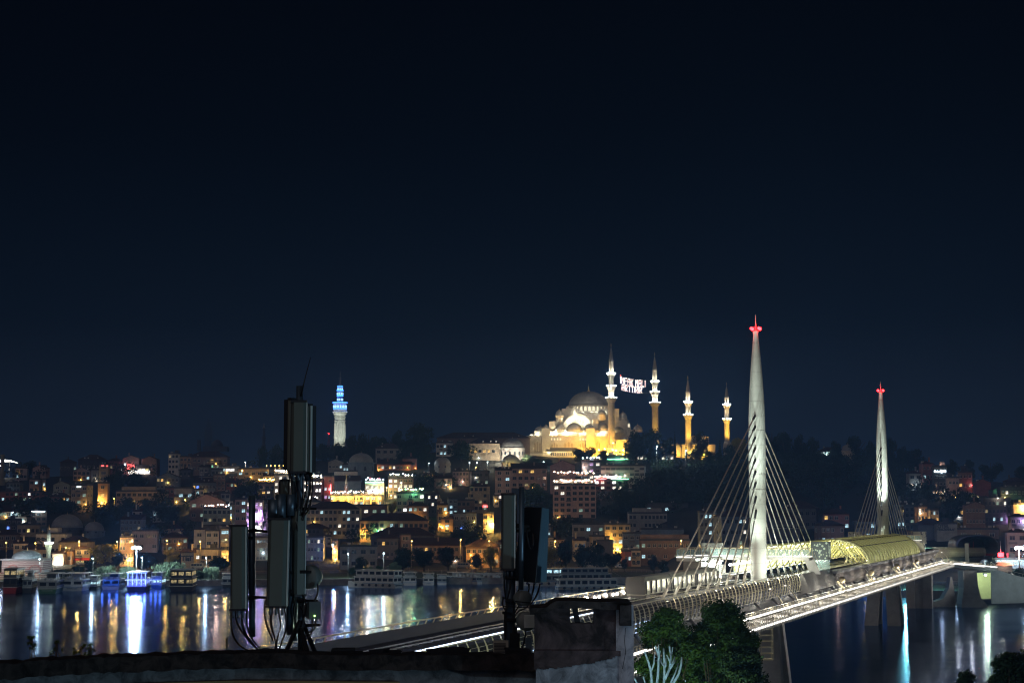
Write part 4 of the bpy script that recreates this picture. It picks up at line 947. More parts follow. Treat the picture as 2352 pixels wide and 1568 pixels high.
        if f[0] == 'A':        # awning
            a = MB(); a.hexa([(-W / 2, -2.2, 2.7), (W / 2, -2.2, 2.7), (W / 2, 0, 3.2), (-W / 2, 0, 3.2), (-W / 2, -2.2, 2.85), (W / 2, -2.2, 2.85), (W / 2, 0, 4.0), (-W / 2, 0, 4.0)]); obj('awning', a.mesh('awning', [mat('awning_' + f[1], CO[f[1]] if f[1] != 'R' else (.4, .03, .03), .8, var=.1)]), T)
        if f[0] == 'F':        # shop front lit: colour
            a = MB(); a.box((0, -.06, 1.6), (W * .86, .08, 2.3)); obj('shop_window', a.mesh('shop_window', [curtain('pane_' + f[1], *LT[f[1]])]), T); lamp(T.matrix_basis @ Vector((0, -2.5, 2.4)), LT[f[1]][0], 700, T, .5)
        if f[0] == 'C':        # glowing pillars
            a = MB(); n = int(f[2])
            for i in range(n): a.box((-W / 2 + W * (i + .5) / n, -.25, H * .45), (.5, .4, H * .8))
            obj('glowing_pillars', a.mesh('glowing_pillars', [glow('pillar_' + f[1], LC[f[1]], 2.6)]), T)
            for i in range(n): lamp(T.matrix_basis @ Vector((-W / 2 + W * (i + .5) / n, -1.3, H * .85)), LC[f[1]], 1300, T, .3)
        if f[0] == 'D':        # dormers / set-back storey
            a = MB(); a.box((0, D * .6, H + 1.5), (W * float(f[1]), D * .6, 3)); obj('upper_storey', a.mesh('upper_storey', [wm]), T)
    return T
# kind | left right eave foot (px rows of the survey) | colour | roof | floors columns | lit | label | extras
TAB = '''
house|15 27 468 479|l|f|2 3|c1|pale lilac flat-roofed house under the round tree on the skyline|
house|32 47.5 467.5 478|p|g|1 4|-|low pinkish gabled hall right of the pale lilac skyline house|
house|6 21 482.5 493|b|f|2 4|-|dark blue netted building above the long red terrace|
house|29 39.5 479 493|p|f|2 2|-|narrow pink house with railed roof terrace above the red terrace|
house|40.5 45.5 479 490|g|f|1 1|c1|tiny grey annex with one bright bluish window|
house|-8 40 491.5 501|r|f|2 11|x2|long brick-red terrace house with two white lit windows|yaw0
house|53 70 484 498|m|g|2 2|-|grey-green gabled house with blank wall left of the tan corner block|
house|70 90 485 512|t|f|4 3|b0|tan rounded corner block with white squiggle lights on its top floor|S:ssuv:c:.5:.97:1.7:3|L:a:500:.95:.3
house|50 69 496 510|r|h|2 5|a1|low red-brown row with white sash windows beneath the gabled house|
house|73 90 470.5 480|p|g|2 4|c1|pink house with broad pediment below the skyline|yaw0
house|91 98.5 469.5 481|g|f|1 1|-|narrow grey blank-walled house beside the pink pediment house|
house|98.8 108 464.5 481|y|f|3 1|-|narrow yellow house with red rooftop lights|S:AA:r:.4:.96:1.3:5|S:vv:r:.9:.96:1.2:5
house|97.5 107.5 483 507|o|f|3 1|a2|orange-lit house at the bright amber alley|L:a:3800:.5:.12|L:a:2200:.1:.3
house|58 76 462 471|k|h|1 5|-|dark long roof left of the skyline crest|
house|78 104 459.5 469|d|h|1 6|-|long dark hall on the skyline left of the red signs|yaw0
house|116 157.5 491 505|t|f|2 8|-|long tan school with two rows of white sash windows|D:.8|yaw0
house|157.5 168 492.8 503|t|f|1 3|-|small tan wing at the right end of the long school|
house|163.5 174 487.5 502|r|f|2 2|B1|dark red house with a blue lamp beside the tan wing|
house|174 192 487.8 504|g|f|1 4|c2|grey block with a cool lit strip window|strip|yaw0
house|156 178.5 476.5 490|b|g|2 6|a1|dark slate gabled house above the long school|
house|122 139 458 471|p|g|1 3|-|pink gabled hall with red and white lit signs|S:Z:c:.15:.62:1.8:7|S:GRA:r:.5:.55:2.6:6|L:r:1500:.4:.35
house|106 122 460.5 470|r|h|1 4|-|dark red house left of the pink hall with signs|
house|121 152 465.3 470|d|f|1 9|x2 w3 y2 c1|low shop row with glowing glass front on the skyline|strip|yaw0|F:x
house|141 158 459 467.5|n|g|1 3|-|dusky brown gabled hall behind the glowing shop row|
house|168 179 453.5 474|w|f|4 3|-|pale four-storey bow-fronted block on the left skyline|
house|178 202 456.5 473|o|f|3 6|c1|dim orange three-storey block beside the pale bow-fronted one|
house|188 227 456.5 468|n|h|2 9|-|long dark-roofed school along the left skyline|yaw0
house|203 222 461 469|d|f|1 7|a1 G1|dark flat house with tiny coloured lamps under the long-roofed school|
house|221 239 466.3 473|g|f|1 4|x2 c1|low white pavilion with brightly lit glass front|strip|yaw0
house|237 271 468.5 488|t|f|2 5|c3|large tan block with orange roof bar on its corner|T:a:5:-1
house|229 237.5 479 490|b|f|1 1|c1|slim blue-lit annex at the left of the large tan block|
house|262 277 475.5 489|c|s|2 5|-|cream house with grey sloping roof above the amber lamp string|
house|258 276 483 492|n|f|1 3|-|low brown restaurant under a string of amber bulbs|T:a:16|U:o:0
house|189 223 500.5 520|n|g|2 4|c1|large dark brown barn-like house with blank gable|yaw2
house|203 231 508 524|m|f|2 6|a1|grey-green terrace restaurant with a row of warm bulbs under glass|T:p:9:-.2|yaw0
house|229.5 233.5 504 526|g|f|3 1|c2|slim stair tower with glowing frosted panels|
house|220 229.5 493 512|g|f|3 2|-|tall narrow grey house with dark front wing|
house|204 220 494 506|k|h|2 4|-|dark hip-roofed house left of the tall narrow grey one|
house|193.5 203.5 489 503|c|f|2 2|c2|small chequered cream tower house with cool lit corner|
house|198.5 212 476.5 486|t|f|1 3|a1|small tan house stepping up the slope|
house|212 225 474.5 491|n|f|3 3|-|brown narrow-windowed house under the white pavilion|
house|192.5 216 482 492|b|s|1 7|B1|blue-white low row with a tiny blue lamp|
house|226 241 482 494|r|s|2 4|a1|reddish house with sloping roof beside the blue-lit annex|
house|246 262.5 501 533|l|f|5 4|v3 w2|purple-lit hotel with bright white entrance|V:v:.88:.45:.75|S:OTEL:x:.62:.2:1.6:8|F:x|L:v:2400:.6:.55|L:v:1800:.2:.3
house|234.5 246 499 530|p|f|4 2|c2|pinkish office house left of the purple-lit hotel|
house|262.5 272 511 532|l|f|3 2|v1|lilac house right of the purple-lit hotel|L:v:700:.1:.6
house|35 67 533.5 556|w|f|2 6|-|white house with painted letters 1ST on its wall|P:1ST:.2:.62:5.4|D:.35
house|12 27 543 560|c|s|2 2|-|cream house with sloping roof behind the small lit mosque|
house|23.5 47 549 562|c|s|1 4|-|low cream house between white minaret and cream house|
house|15.5 39 524.5 537|t|f|1 5|y1|tan colonnaded school below the dark slope|
house|-8 16 534 549|n|h|2 4|-|brown house at the left edge above the small mosque|
house|58.5 90.5 541.5 558|c|h|1 4|-|cream hip-roofed house above the red awning|
shop_house|51.6 66 553 566.5|t|s|1 3|y2|striped shop house blazing with white light right of the white minaret|F:x|S:KAFE:x:.5:.62:1.5:8|L:w:2600:.5:.4|L:w:1500:.8:.5
house|66 74 550.5 566|o|h|1 1|-|small orange house beside the blazing shop|
shop_house|74 89.5 548 565.5|c|h|2 2|-|cream house with red shop awning on the waterfront|A:R|S:SALAS:y:.35:.27:1.3:.8
house|131 157 530.5 552|l|f|2 4|-|pale lilac block behind the white floodlight mast|yaw5
house|117.5 133 537 566|p|f|4 5|w1|pink bow-fronted block lit by amber street lamps|L:a:2600:.7:.2
house|162 182 528 540|o|h|1 3|-|low orange-walled house with dark roof above the dark red block|
house|159 187 537 552|n|h|2 5|-|dark brick house behind the amber-lit willow tops|
house|148 166 533.5 541|g|f|1 5|m2|long glazed pavilion roof beside the lilac block|strip
house|192.5 204.5 529 552|w|h|2 1|-|white narrow house with black openings on a dark slope|
house|204 218.5 530.5 556|w|f|3 2|-|off-white flat-roofed house left of the glass-panelled tower|
house|218.8 228.5 528 561|c|f|4 1|c1 a1|cream tower house with wide reflecting glass panels|strip|L:a:1600:.5:.12
house|181 194.5 552 567|c|s|1 1|-|cream workshop with big dark painted letters|P:TST:.45:.62:3.4
house|194.5 219 549 566|c|f|1 4|w1|beige warehouse with green scribble on its wall|P:ec:.35:.3:2.2
restaurant|274 291 474.5 500|c|f|4 4|x5 w4|tall terrace restaurant crowded with white lamps behind the mast|T:w:11:0:r|T:w:9:-1.6|T:w:6:-5
restaurant|292 308 479 500|g|f|3 3|x3 w2|terraced cafe with tangled lights hidden by mast cables|T:w:8:0:r|T:p:7:-2
restaurant|308.5 323.5 479.5 501|n|f|3 4|x4 w2|three-tier terrace restaurant right of the mast|T:w:9:0|T:w:9:-1.2|T:w:8:-4
house|323.5 333.3 476.5 501|r|f|3 2|c3 v1|red house with neon edge and glass roof room|V:r:.9:.3:.7
house|333 357.5 471 482|w|f|1 3|-|long white blank-walled hall with a dark red panel|
house|333 361 480.5 489|b|s|1 0|-|long grey-blue roofed shed above the umbrella terrace|
house|328 343 461.5 472|g|g|1 4|c1|grey gabled house below the watch tower hill|
house|343 352 464 475|b|h|1 3|c3|small slate house beside the dusky dome|
restaurant|330 382 495.5 505.5|y|f|2 9|y6 w4 c4|long golden-lit restaurant with glowing pillars|C:a:7|T:w:26:0|U:o:8|yaw0
restaurant|365 383.5 482.5 500|c|f|2 4|w8|restaurant topped by a green neon line|N:G:0:1:1.04|N:c:0:1:.55|T:x:9:0|U:r:2|yaw0
house|306 359.5 508.5 536|g|h|4 12|c4 w2|large grey four-storey block with dormer roof right of the mast|yaw0
house|306 320 501.5 510|w|f|1 3|-|low white shed with dark strip window above the grey block|
house|352 387 505 518|n|f|1 4|m2|dark red-brown wall house below the golden restaurant|
hotel|360 428 520.3 541|o|h|2 14|a1|long orange institution with hip roof and paired windows|yaw0|L:a:2600:.04:.35|L:y:1500:.27:.25
house|371 434 535 552|k|h|1 6|-|big dark hip-roofed hall in front of the long orange institution|yaw0
restaurant|388 413 478 499|n|f|4 5|w6 x2|brick restaurant with four tiers of lamps|T:w:8:0|T:w:9:-1.6:r|T:p:8:-3|yaw0
restaurant|396.5 424.5 493 513|c|f|3 5|x2|grey-cream block with plant-filled green-lit roof terrace|T:y:7:0|T:G:5:0|L:G:1400:.6:1.15|yaw0
house|408 428 505.5 521|o|h|2 4|c1 w1|orange house with dark hip roof and balconies|L:a:1000:.4:.1
house|424 438 493.5 515|k|s|3 4|w3|dark house with scribbles of reflected light|
house|421 434.5 473.8 483|y|f|1 3|-|small ochre house under the hillside domes|L:a:320:.5:.8
house|433.5 452 478 489|n|s|1 2|a1|dark-roofed house with amber-lit alcove|L:a:2400:.9:.15|L:c:700:.65:.4
house|452.5 471 471 487|l|f|3 5|-|dusky purple-grey block with long sash rows|
house|471 489 471 486|k|f|2 6|-|dark block with a wide white sash strip|strip
house|469.5 489.5 486 511|t|h|4 4|-|tan five-storey block with hip roof|S:m:r:.85:.22:2.6:7|S:m:r:.95:.22:2.0:7
house|468 484 492 510|t|h|3 3|-|smaller tan house with little green roof in front of the tan block|
house|436.5 447.5 504.5 532|y|s|3 2|c2|tall ochre house behind the dark slender minaret|L:a:700:.3:.2
house|441 453.5 518.5 533|o|s|3 1|c1|orange-framed balcony house beside the dark slender minaret|L:a:500:.5:.3
house|447 457.5 498.5 515|b|f|3 2|c3|dark blue house with three cool lit windows|
house|457 474.5 500 515|n|f|2 4|c1|brown flat-roofed house right of the dark blue one|
house|453.5 476.5 513 533|b|f|2 4|B1|shadowy blue-grey house above the bare trees|
house|483 493.5 513 534|y|f|3 2|a1|ochre house glaring under the big amber lamp|L:a:5200:.75:.5
house|495 511.5 469.8 500|p|s|5 2|c1|pinkish-grey five-storey house with tall sash windows|yaw2
house|511 547 468 488|p|s|3 6|a2|wide pinkish apartment block under the galleries|yaw2
house|550.5 575 464.8 492|p|g|1 0|-|blank pale gable wall behind closed red parasols|yaw0
apartment_block|553.5 596 484.5 519|p|f|6 7|w2|six-storey brown apartment block under a blazing roof terrace|yaw0|T:w:15:0:r|T:p:14:1.5|U:r:7|L:a:300:.1:.05
restaurant|582 601 461 480|b|f|3 3|w4 v2|blue-framed cafe house with warm lit glass floors|T:c:6:0|L:p:900:.1:.7|yaw0
school|601 647 465.5 489|w|f|4 9|-|long white stepped school with four dark window bands|strip|yaw-9|L:w:1300:.4:.1
cafe|594 628.5 479.5 490|n|f|2 6|w4 x2|low cafe terrace with red and green lamps before the white school|T:w:13:0|N:G:.5:1:1.1|N:r:.05:.35:1.1|U:o:1|yaw0
cafe|598 630 455.5 461|k|f|1 6|y3|dark cafe terrace with green neon edge below the golden mosque wall|T:y:6:-.5|N:G:.3:.95:.4|T:c:6:.6|yaw0
cafe|631 674 454.5 461|w|f|1 10|w5|long white cafe with lamp-lit veranda under the dark trees|T:w:11:-.8|yaw0
house|573 604 524 545|g|f|2 5|m1 c1|dark grey house with two cool narrow windows|yaw0
house|604.8 630.5 524.3 552|y|f|4 4|c1|ochre four-storey office with wide sash windows|yaw0|L:a:3200:.5:.1|L:a:1100:.2:.5
house|623 641.5 533 560|b|f|3 3|a1|dark slate house right of the ochre office|
house|641 690 540 562|n|f|2 9|-|long brown arcaded hall with glass strip roof|D:.98|yaw0
house|545 554 537 562|c|f|2 2|-|cream shop house behind the amber-lit plane tree|
house|551 565 539 562|o|h|2 2|-|small orange house behind the tall amber lamp|
house|573 586 540 562|c|s|2 3|-|cream house half hidden by dark waterfront trees|
house|590 605.5 536 560|t|f|2 3|-|tan house with railed roof behind the hanging amber lamp|
house|597 613 540.5 562|k|f|1 0|-|windowless dark wall beside the ochre office|
shop_house|622 631.5 551 566|r|f|1 2|c1|low red shop with lit greenish window|
shop_house|631.5 641 550 566|t|f|2 2|-|shuttered shop covered in graffiti|P:OASY:.5:.7:1.3|P:KOR:.5:.2:1.5
house|629 667 513 529|g|f|2 10|-|long dark grey office on two levels below the wood|D:.75|yaw0
house|646 689 503.5 515|k|f|1 7|c1|dim flat block at the foot of the wooded slope|
house|641 684 529 546|b|f|1 6|x1|dark factory with frost-bright windows|S:HIIHIH:c:.75:.55:2.2:1.2|yaw0
house|699 717 512 545|b|f|4 4|c4|dark slate block with bright bluish windows behind the stay cables|
house|716 752 516 548|b|h|3 7|w2 c1|long shadowy block with two warm lamps behind the first pylon's cables|
house|752 800 519 550|k|h|2 8|-|low unlit block directly behind the first pylon|
house|782 822 508 530|k|h|2 6|-|dark roofs under the wooded slope between the pylons|
house|824 851 513.5 530|r|h|2 5|c1 a1|reddish house seen left of the far pylon|
house|817 845 525 545|n|h|2 5|c2|brown house behind the station canopies|
house|856 876 521 540|b|h|2 4|c3|slate house between the far pylon's cables|
house|895 909 504 528|b|h|3 3|c2|slate house with cool strip right of the far pylon|
house|908 922 473 489|g|h|2 2|w1|grey house with one orange window on the right slope|L:c:900:.6:.15
house|921 934.5 463.5 490|r|h|3 3|c1|red-brick three-storey house with white bands|
restaurant|934.5 947.5 466 494|k|f|4 3|w2|dark tower restaurant with glowing top floor and white lettering|T:p:6:-.7|S:Haliç CAFE:c:.45:.83:1.5:9|yaw0
pavilion|932 944.5 490.5 498|n|h|1 5|w4 x1|round garden pavilion glowing warm at the foot of the dark restaurant|L:w:700:.5:1
house|948 959.5 477.5 498|p|f|2 3|-|plain pinkish house right of the dark restaurant|
house|959 974 472 498|n|f|3 3|-|tall brown house with iron-red side wall|L:r:300:.95:.5
house|961 973 466.5 476|k|f|1 4|c3|small top house with arched cool windows|
house|974.5 992.5 482 497|r|g|1 0|-|dark red blank gabled house above the light panel|
house|985 1011 499 523|d|f|3 7|w2 c2|black timber mansion with cream-framed windows over a white ground floor|yaw0|L:v:900:.9:.15|L:w:500:.5:1.05
house|991 1001 490 503|d|g|1 2|-|small black gabled timber house with green-lit frames|L:G:260:.5:1
house|1001 1026 488 506|d|f|2 6|w1|black timber mansion washed by green uplights|L:G:700:.2:.1|L:G:700:.6:.1|L:y:400:.15:.5|yaw0
house|1006 1026 481 493|k|h|1 3|-|black mansard storey with twin dormers at the right edge|
house|1011 1027 504 523|c|f|2 0|-|cream retaining house blazing amber at the right edge|L:a:5200:.75:.85
house|966 985.5 505 527|n|g|2 6|-|weathered timber house with carved pediment|yaw0
house|916 928 506.5 529|o|f|3 3|w1|orange-lit three-storey house above the hotel roof|L:a:3000:.6:.05
house|927.5 939.5 509.5 529|t|f|3 3|c1|tan house adjoining the orange-lit three-storey one|L:a:1600:.4:.05
house|917 947 524.5 540|k|h|1 0|-|dark pyramid-roofed hotel wing|
hotel|937.5 957.5 523.5 542|g|f|1 0|-|grey hotel wall with dark painted lettering|P:OTEL:.3:.88:2.2|P:PEHLİVANLAR:.45:.7:1.3|yaw0
house|1011 1027 516.5 535|g|h|2 3|w2|grey house with pinkish lit windows at the right edge|L:v:500:.7:.8
cafe|970 985.5 499 505|y|f|1 4|y2|yellow-lit open cafe under a dark panel with light squiggles|L:y:2600:.15:.9|L:y:1200:.6:.9
house|1008 1028 532 556|g|h|2 2|-|grey blind house washed by the right-hand floodlight|
house|957 999 529 541|n|f|1 3|-|long brown retaining building above the tunnel mouth|yaw0
shop_house|966 984 553.5 562|w|f|1 5|x3|white kiosk row with red lamp beyond the tunnel|F:x|L:r:1400:.98:1
shop_house|984 1027 559 566|b|f|1 8|c6 v2|long low market hall with cold white windows|strip|F:c|yaw0
house|375.5 401 448 463|g|h|2 4|-|stone two-storey house under the round skyline trees|yaw0
house|435.8 453 442.5 457|w|f|2 4|c3|white house with two cool square windows in the mosque precinct|
house|469 500 443 460|t|h|1 7|a4|tan hall with tall golden windows beside the tomb|yaw0
house|437 530 437.5 452|n|h|1 0|-|very long dim brown roof closing the precinct skyline|yaw0
house|131 142 511 517|w|s|1 3|-|low pale shed among trees below the long tan school|
house|152 165 510.5 522|g|f|2 3|-|grey stepped house above the dark brick house|
house|120 143 519 531|b|s|2 5|-|dim slate house with small dormers right of the second lead dome|
house|-4 25 511 517|w|s|1 8|c2 m3|long low building with glazed veranda at the left edge|strip|L:c:260:.6:.8
house|29 46 511.5 526|n|f|3 3|-|dark brown block with white strip light on its roof edge|N:c:.05:.9:1.05
house|21 29 516.5 522|w|f|1 2|c1|tiny white lit annex beside the dark brown block|
house|4 21 519.5 530|k|f|2 3|B1|dark house with a tiny blue lamp above the colonnaded school|
house|42 50 494.5 502|r|s|1 2|-|low brick shed at the right end of the long red terrace|
house|179 192 469.5 478|k|h|1 3|-|dark roofed house below the dim orange block|
house|199 210 466.5 474|g|s|1 2|-|grey low house under the row of tiny coloured lamps|
house|210 223 469 476|b|f|1 3|m1|grey-blue house below the lit white pavilion|
house|271 284 469.5 476|t|f|1 3|a1|low tan house under the five amber lamps|
house|261 272 490 499|n|f|2 2|w1|brown house right of the round dark tree under the bulb string|
house|263 272 502.5 513|g|h|2 2|-|grey house above the lilac annex of the purple hotel|
house|493 499 495.5 506|w|f|2 1|-|small white annex at the foot of the pinkish five-storey house|
house|546 553 526.5 540|g|f|3 1|c1|slim grey house above the cream shop house|
house|905 916 506 530|k|f|4 2|-|tall unlit block left of the orange-lit three-storey house|
house|955 966 507 518|p|g|1 2|a1|small rosy gabled house left of the weathered timber house|
office|253 323 537 562|g|f|3 22|m6|long grey office with white mullions behind the antenna masts|yaw0|S:SPOR:r:.62:.05:1.4:2
house|300 328 528 541|k|h|2 6|-|dark roofed house behind the long grey office|
house|322 331 536 546|w|f|2 2|w1|small white-shuttered house above the bright alley|
house|332 338 540 562|n|f|3 1|-|narrow house front glowing amber and blue in the bright alley|L:a:2600:.5:.5|L:a:1800:.6:.15|S:B:c:.1:.8:1.4:8
house|338.5 377 546 569|g|f|2 4|-|blank grey concrete block behind the white park lamps|yaw4
house|377 398 538 560|k|h|2 5|-|dark house behind the teal-lit tree|
house|399 410.5 534.5 556|p|f|3 1|-|narrow pinkish block rising above the dark plane trees|
house|411 464 545 562|n|s|2 12|a2|long unlit row behind the dark plane trees|
house|466 500 546 566|o|h|2 6|-|brick house with striped stonework left of the second antenna|L:a:900:.3:.3|L:a:900:.8:.4
house|498 548 541 563|n|h|2 9|a1|dim row of shops behind the second antenna|
'''
for ln in TAB.strip().split('\n'):
    f = ln.split('|'); a = [float(k) for k in f[1].split()]; rc = [int(k) for k in f[4].split()]
    if f[5].startswith('b0'): f[5] = '-'
    house(f[0], *a, f[2], f[3], rc[0], rc[1], f[5], f[6], [e for e in f[7:] if e], {'house': 'house', 'shop_house': 'shop', 'restaurant': 'restaurant', 'hotel': 'hotel', 'apartment_block': 'apartment block', 'school': 'school', 'cafe': 'cafe', 'office': 'office building', 'pavilion': 'pavilion'}[f[0]])

# ------------------------------------------------------------------ domed and special buildings
def domed(label, uc, vb, wpx, v_eave, v_dome, n=24, c='g', pw=0, lc='w', name='domed_building', low=None, win=8):
    p = hit(uc, vb); s = mpp(p.y); T = thing(name, label, 'domed building', tuple(p)); r = wpx * s / 2; H = at(uc, v_eave, p.y).z - p.z; hd = at(uc, v_dome, p.y).z - p.z - H
    m_ = mat('dome_wall_' + c, CO[c], .88, var=.3, scale=.3); b = MB(); b.lathe([(r, -4), (r, H - .6), (r * 1.05, H - .4), (r * 1.05, H)], (0, 0, 0), 8 if n < 20 else 16, 0, False)
    wl = obj('wall', b.mesh('wall', [m_]), T); b = MB()
    for k in range(win):
        a = 2 * math.pi * (k + .5) / win; b.prism(arch_poly(0, H * .4, r * .16, H * .22, 5), 0, .12, 0, tf=lambda q, a=a: Vector((math.cos(a) * (r * .995 + q.y) - math.sin(a) * q.x, math.sin(a) * (r * .995 + q.y) + math.cos(a) * q.x, q.z)))
    obj('windows', b.mesh('windows', [shade]), wl)
    b = MB(); ribbed_dome(b, (0, 0, H), r * .93, hd, 1, 28, .3 if hd < 9 else .45); obj('dome', b.mesh('dome', [m_, lead, gilt]), T)
    if pw:
        for dx in (-.9, .9): lamp(p + Vector((dx * r, -r * 1.9, 2)), LC[lc], pw, T, .4)
    return T
domed('big unlit lead dome of a bath house above the cream houses', 67, 535, 33, 527, 513.5, c='k', name='bath_house')
domed('second darker lead dome partly behind the bath house dome', 94, 534, 21, 530, 521, c='b', name='bath_house')
domed('white octagonal tomb with grey dome left of the great mosque', 512.3, 460, 25, 447.6, 437.8, 24, 'w', 9000, 'w', 'tomb', win=16)
domed('small domed tomb with yellow-lit base in front of the octagonal tomb', 511, 468, 19, 462.3, 454, 16, 'c', 1500, 'y', 'tomb')
domed('dusky domed hall with stone turret left of the precinct', 442.5, 470, 17, 463.5, 456.5, 16, 'g', 0, 'w', 'domed_hall')
domed('large faint dome on a blue-grey hall below the watch tower', 361, 476, 26, 462, 452.5, 24, 'b', 0, 'w', 'domed_hall')
domed('little domed pavilion among the right skyline trees', 848, 460, 14, 450, 444, 16, 'c', 0, 'w', 'library')
house('library', 819, 843, 451.5, 462, 'm', 'h', 1, 9, '-', 'low pale green library with columned front on the right skyline', ['L:c:900:.3:.8', 'yaw0'], 'library')
house('library', 843, 857, 452, 463, 'w', 'h', 1, 4, '-', 'white-ended library wing under the small dome', ['L:c:350:.9:.5'], 'library')
house('medrese', 402.5, 416.5, 458.5, 469, 'r', 'h', 1, 2, '-', 'striped brick and stone tower house above the arcade', ['yaw0'], 'school')
house('medrese', 377, 411, 463.8, 471, 'r', 's', 1, 9, 'a1', 'low arcaded brick school with scalloped stripes', ['L:a:300:.9:.5', 'L:a:1500:.05:.1', 'yaw0'], 'school')
m_d = minaret('dark_minaret', hit(439.6, 531), 20, [11], 1.3, 16, None, mat('minaret_dark', (.13, .08, .07), .9, var=.2)); tag(m_d, 'dark slender unlit minaret in front of the tall ochre house', 'minaret')
m_e = minaret('dim_minaret', hit(2, 486), 14, [8.5], 1.4, 20, None, mat('minaret_dim', (.28, .28, .24), .9, var=.2)); tag(m_e, 'dim grey minaret at the left edge under the arc of light', 'minaret')
m_f = minaret('thin_minaret', hit(346, 503), 17, [9], .8, 11, None, mat('minaret_dark', (0, 0, 0))); tag(m_f, 'tiny dark pointed minaret left of the golden restaurant', 'minaret')
for mm_ in (m_d, m_e, m_f):
    for ch in list(mm_.children):
        for g_ in list(ch.children): bpy.data.objects.remove(g_)
# arc of white light at the left skyline
p = at(2, 466, 1300); T = thing('light_arc', 'bright white arc of lights on the skyline at the left edge', 'light', tuple(p)); b = MB()
b.tube([(-14, 0, -1), (-8, 0, 2.6), (0, 0, 4.2), (6, 0, 4.0), (11, 0, 2.6)], [.1, .8, 1.0, .6, .15], 6); b.tube([(-12, 0, -2), (-5, 0, 1), (1, 0, .4)], .45, 5); obj('arc', b.mesh('arc', [glow('arc_white', (1, .98, .85), 4)]), T)
b = MB(); b.tube([(-3, 1, -16), (-3, 1, 1)], .3, 6); b.tube([(5, 1, -16), (5, 1, 3)], .3, 6); obj('post', b.mesh('post', [frames[1]]), T); lamp(p + Vector((0, -2, -1)), (1, .98, .9), 4000, T, .6)

# small waterfront mosque with its white minaret
p = hit(22, 566); p = Vector((-196, 768, 2.6)); T = thing('small_mosque', 'small striped-stone mosque with bluish-lit dome and floodlit white minaret by the water', 'mosque', tuple(p)); s = mpp(768)
ms = mat('striped_stone', (.48, .40, .36), .85, var=.35, scale=.9); n_ = ms.node_tree; wv = n_.nodes.new('ShaderNodeTexWave'); wv.wave_type = 'BANDS'; wv.bands_direction = 'Z'; wv.inputs['Scale'].default_value = .42; wv.inputs['Distortion'].default_value = 1.5
mx = n_.nodes.new('ShaderNodeMix'); mx.data_type = 'RGBA'; mx.inputs['A'].default_value = (.26, .12, .10, 1); mx.inputs['B'].default_value = (.55, .52, .50, 1); n_.links.new([x for x in n_.nodes if x.type == 'TEX_COORD'][0].outputs['Object'], wv.inputs[0]); n_.links.new(wv.outputs['Fac'], mx.inputs['Factor']); n_.links.new(mx.outputs['Result'], n_.nodes['Principled BSDF'].inputs['Base Color'])
zz = lambda v: at(20, v, 768).z - 2.6; xx = lambda u: at(u, 560, 768).x - p.x
b = MB(); b.box((xx(21), 9, (zz(559.3) + zz(572) - 3) / 2), (xx(41) - xx(0), 14, zz(559.3) - zz(572) + 3)); b.box((xx(22), 4, (zz(572) + zz(581)) / 2), (xx(50) - xx(-10), 20, zz(572) - zz(581))); obj('wall', b.mesh('wall', [ms]), T)
b = MB(); b.box((xx(21), 9, zz(559)), (xx(43) - xx(-1), 16.5, .6), taper=.97); ribbed_dome(b, (xx(21.5), 9, zz(558.6)), 15.2 * s, zz(550) - zz(558.6), 1, 32, .3); obj('dome', b.mesh('dome', [lead, mat('lead_lit', (.55, .66, .70), .55, .2, var=.15), gilt]), T)  # bluish light on the dome is put into its lead colour
for cx_ in (12, 34):
    b = MB(); P = arch_poly(xx(cx_), zz(571.5), 13 * s, .4, 10, 1.0); Q = arch_poly(xx(cx_), zz(571.5), 11 * s, .4, 10, 1.0)
    for i in range(1, len(P)):
        j = (i + 1) % len(P); q_ = [P[i], P[j], Q[j], Q[i]]; b.hexa([(a_, 1.6, c_) for a_, c_ in q_] + [(a_, 2.02, c_) for a_, c_ in q_])
    for dx in (-3, -1, 1, 3): b.prism(arch_poly(xx(cx_) + dx * s, zz(570.8), 1.3 * s, .7 + (abs(dx) < 1) * .5, 5, 1), 1.9, 2.05, 1)
    obj('arch', b.mesh('arch', [mat('arch_brick', (.4, .18, .15), .8, var=.2), mat('arch_glass', (.5, .5, .5), .3, var=0)]), T)
for cx_ in (33, 47): b = MB(); ribbed_dome(b, (xx(cx_), -2, zz(572)), 4.6 * s, 1.5, 1, 20); obj('small_dome', b.mesh('small_dome', [lead, lead, gilt]), T)
pm = at(48.2, 566, 785); mi = minaret('minaret', pm - p, at(48, 523.5, 785).z - pm.z, [at(48, 544.6, 785).z - pm.z], 2.15 * mpp(785), at(48, 535.6, 785).z - pm.z, T, mat('minaret_white', (.62, .64, .58), .85, var=.3, scale=1.2))
for dx, dy in ((-4.5, -4), (4.5, -4)): lamp(pm + Vector((dx, dy, .8)), (.9, 1, .62), 2600, T, .3, 45, pm + Vector((0, 0, 10)), .7)
for dx in (-2, 2): lamp(pm + Vector((dx, -2, 9.6)), (.9, 1, .6), 160, T, .2)
for x_, pw in ((3, 2600), (12, 2000), (24, 800), (38, 500)): lamp(p + Vector((xx(x_), -4, 8.5)), (.92, .93, 1), pw * .34, T, .4)
for x_ in (-2, 20, 36): lamp(p + Vector((xx(x_), -8.5, 2.5)), (1, .86, .6), 260, T, .3)
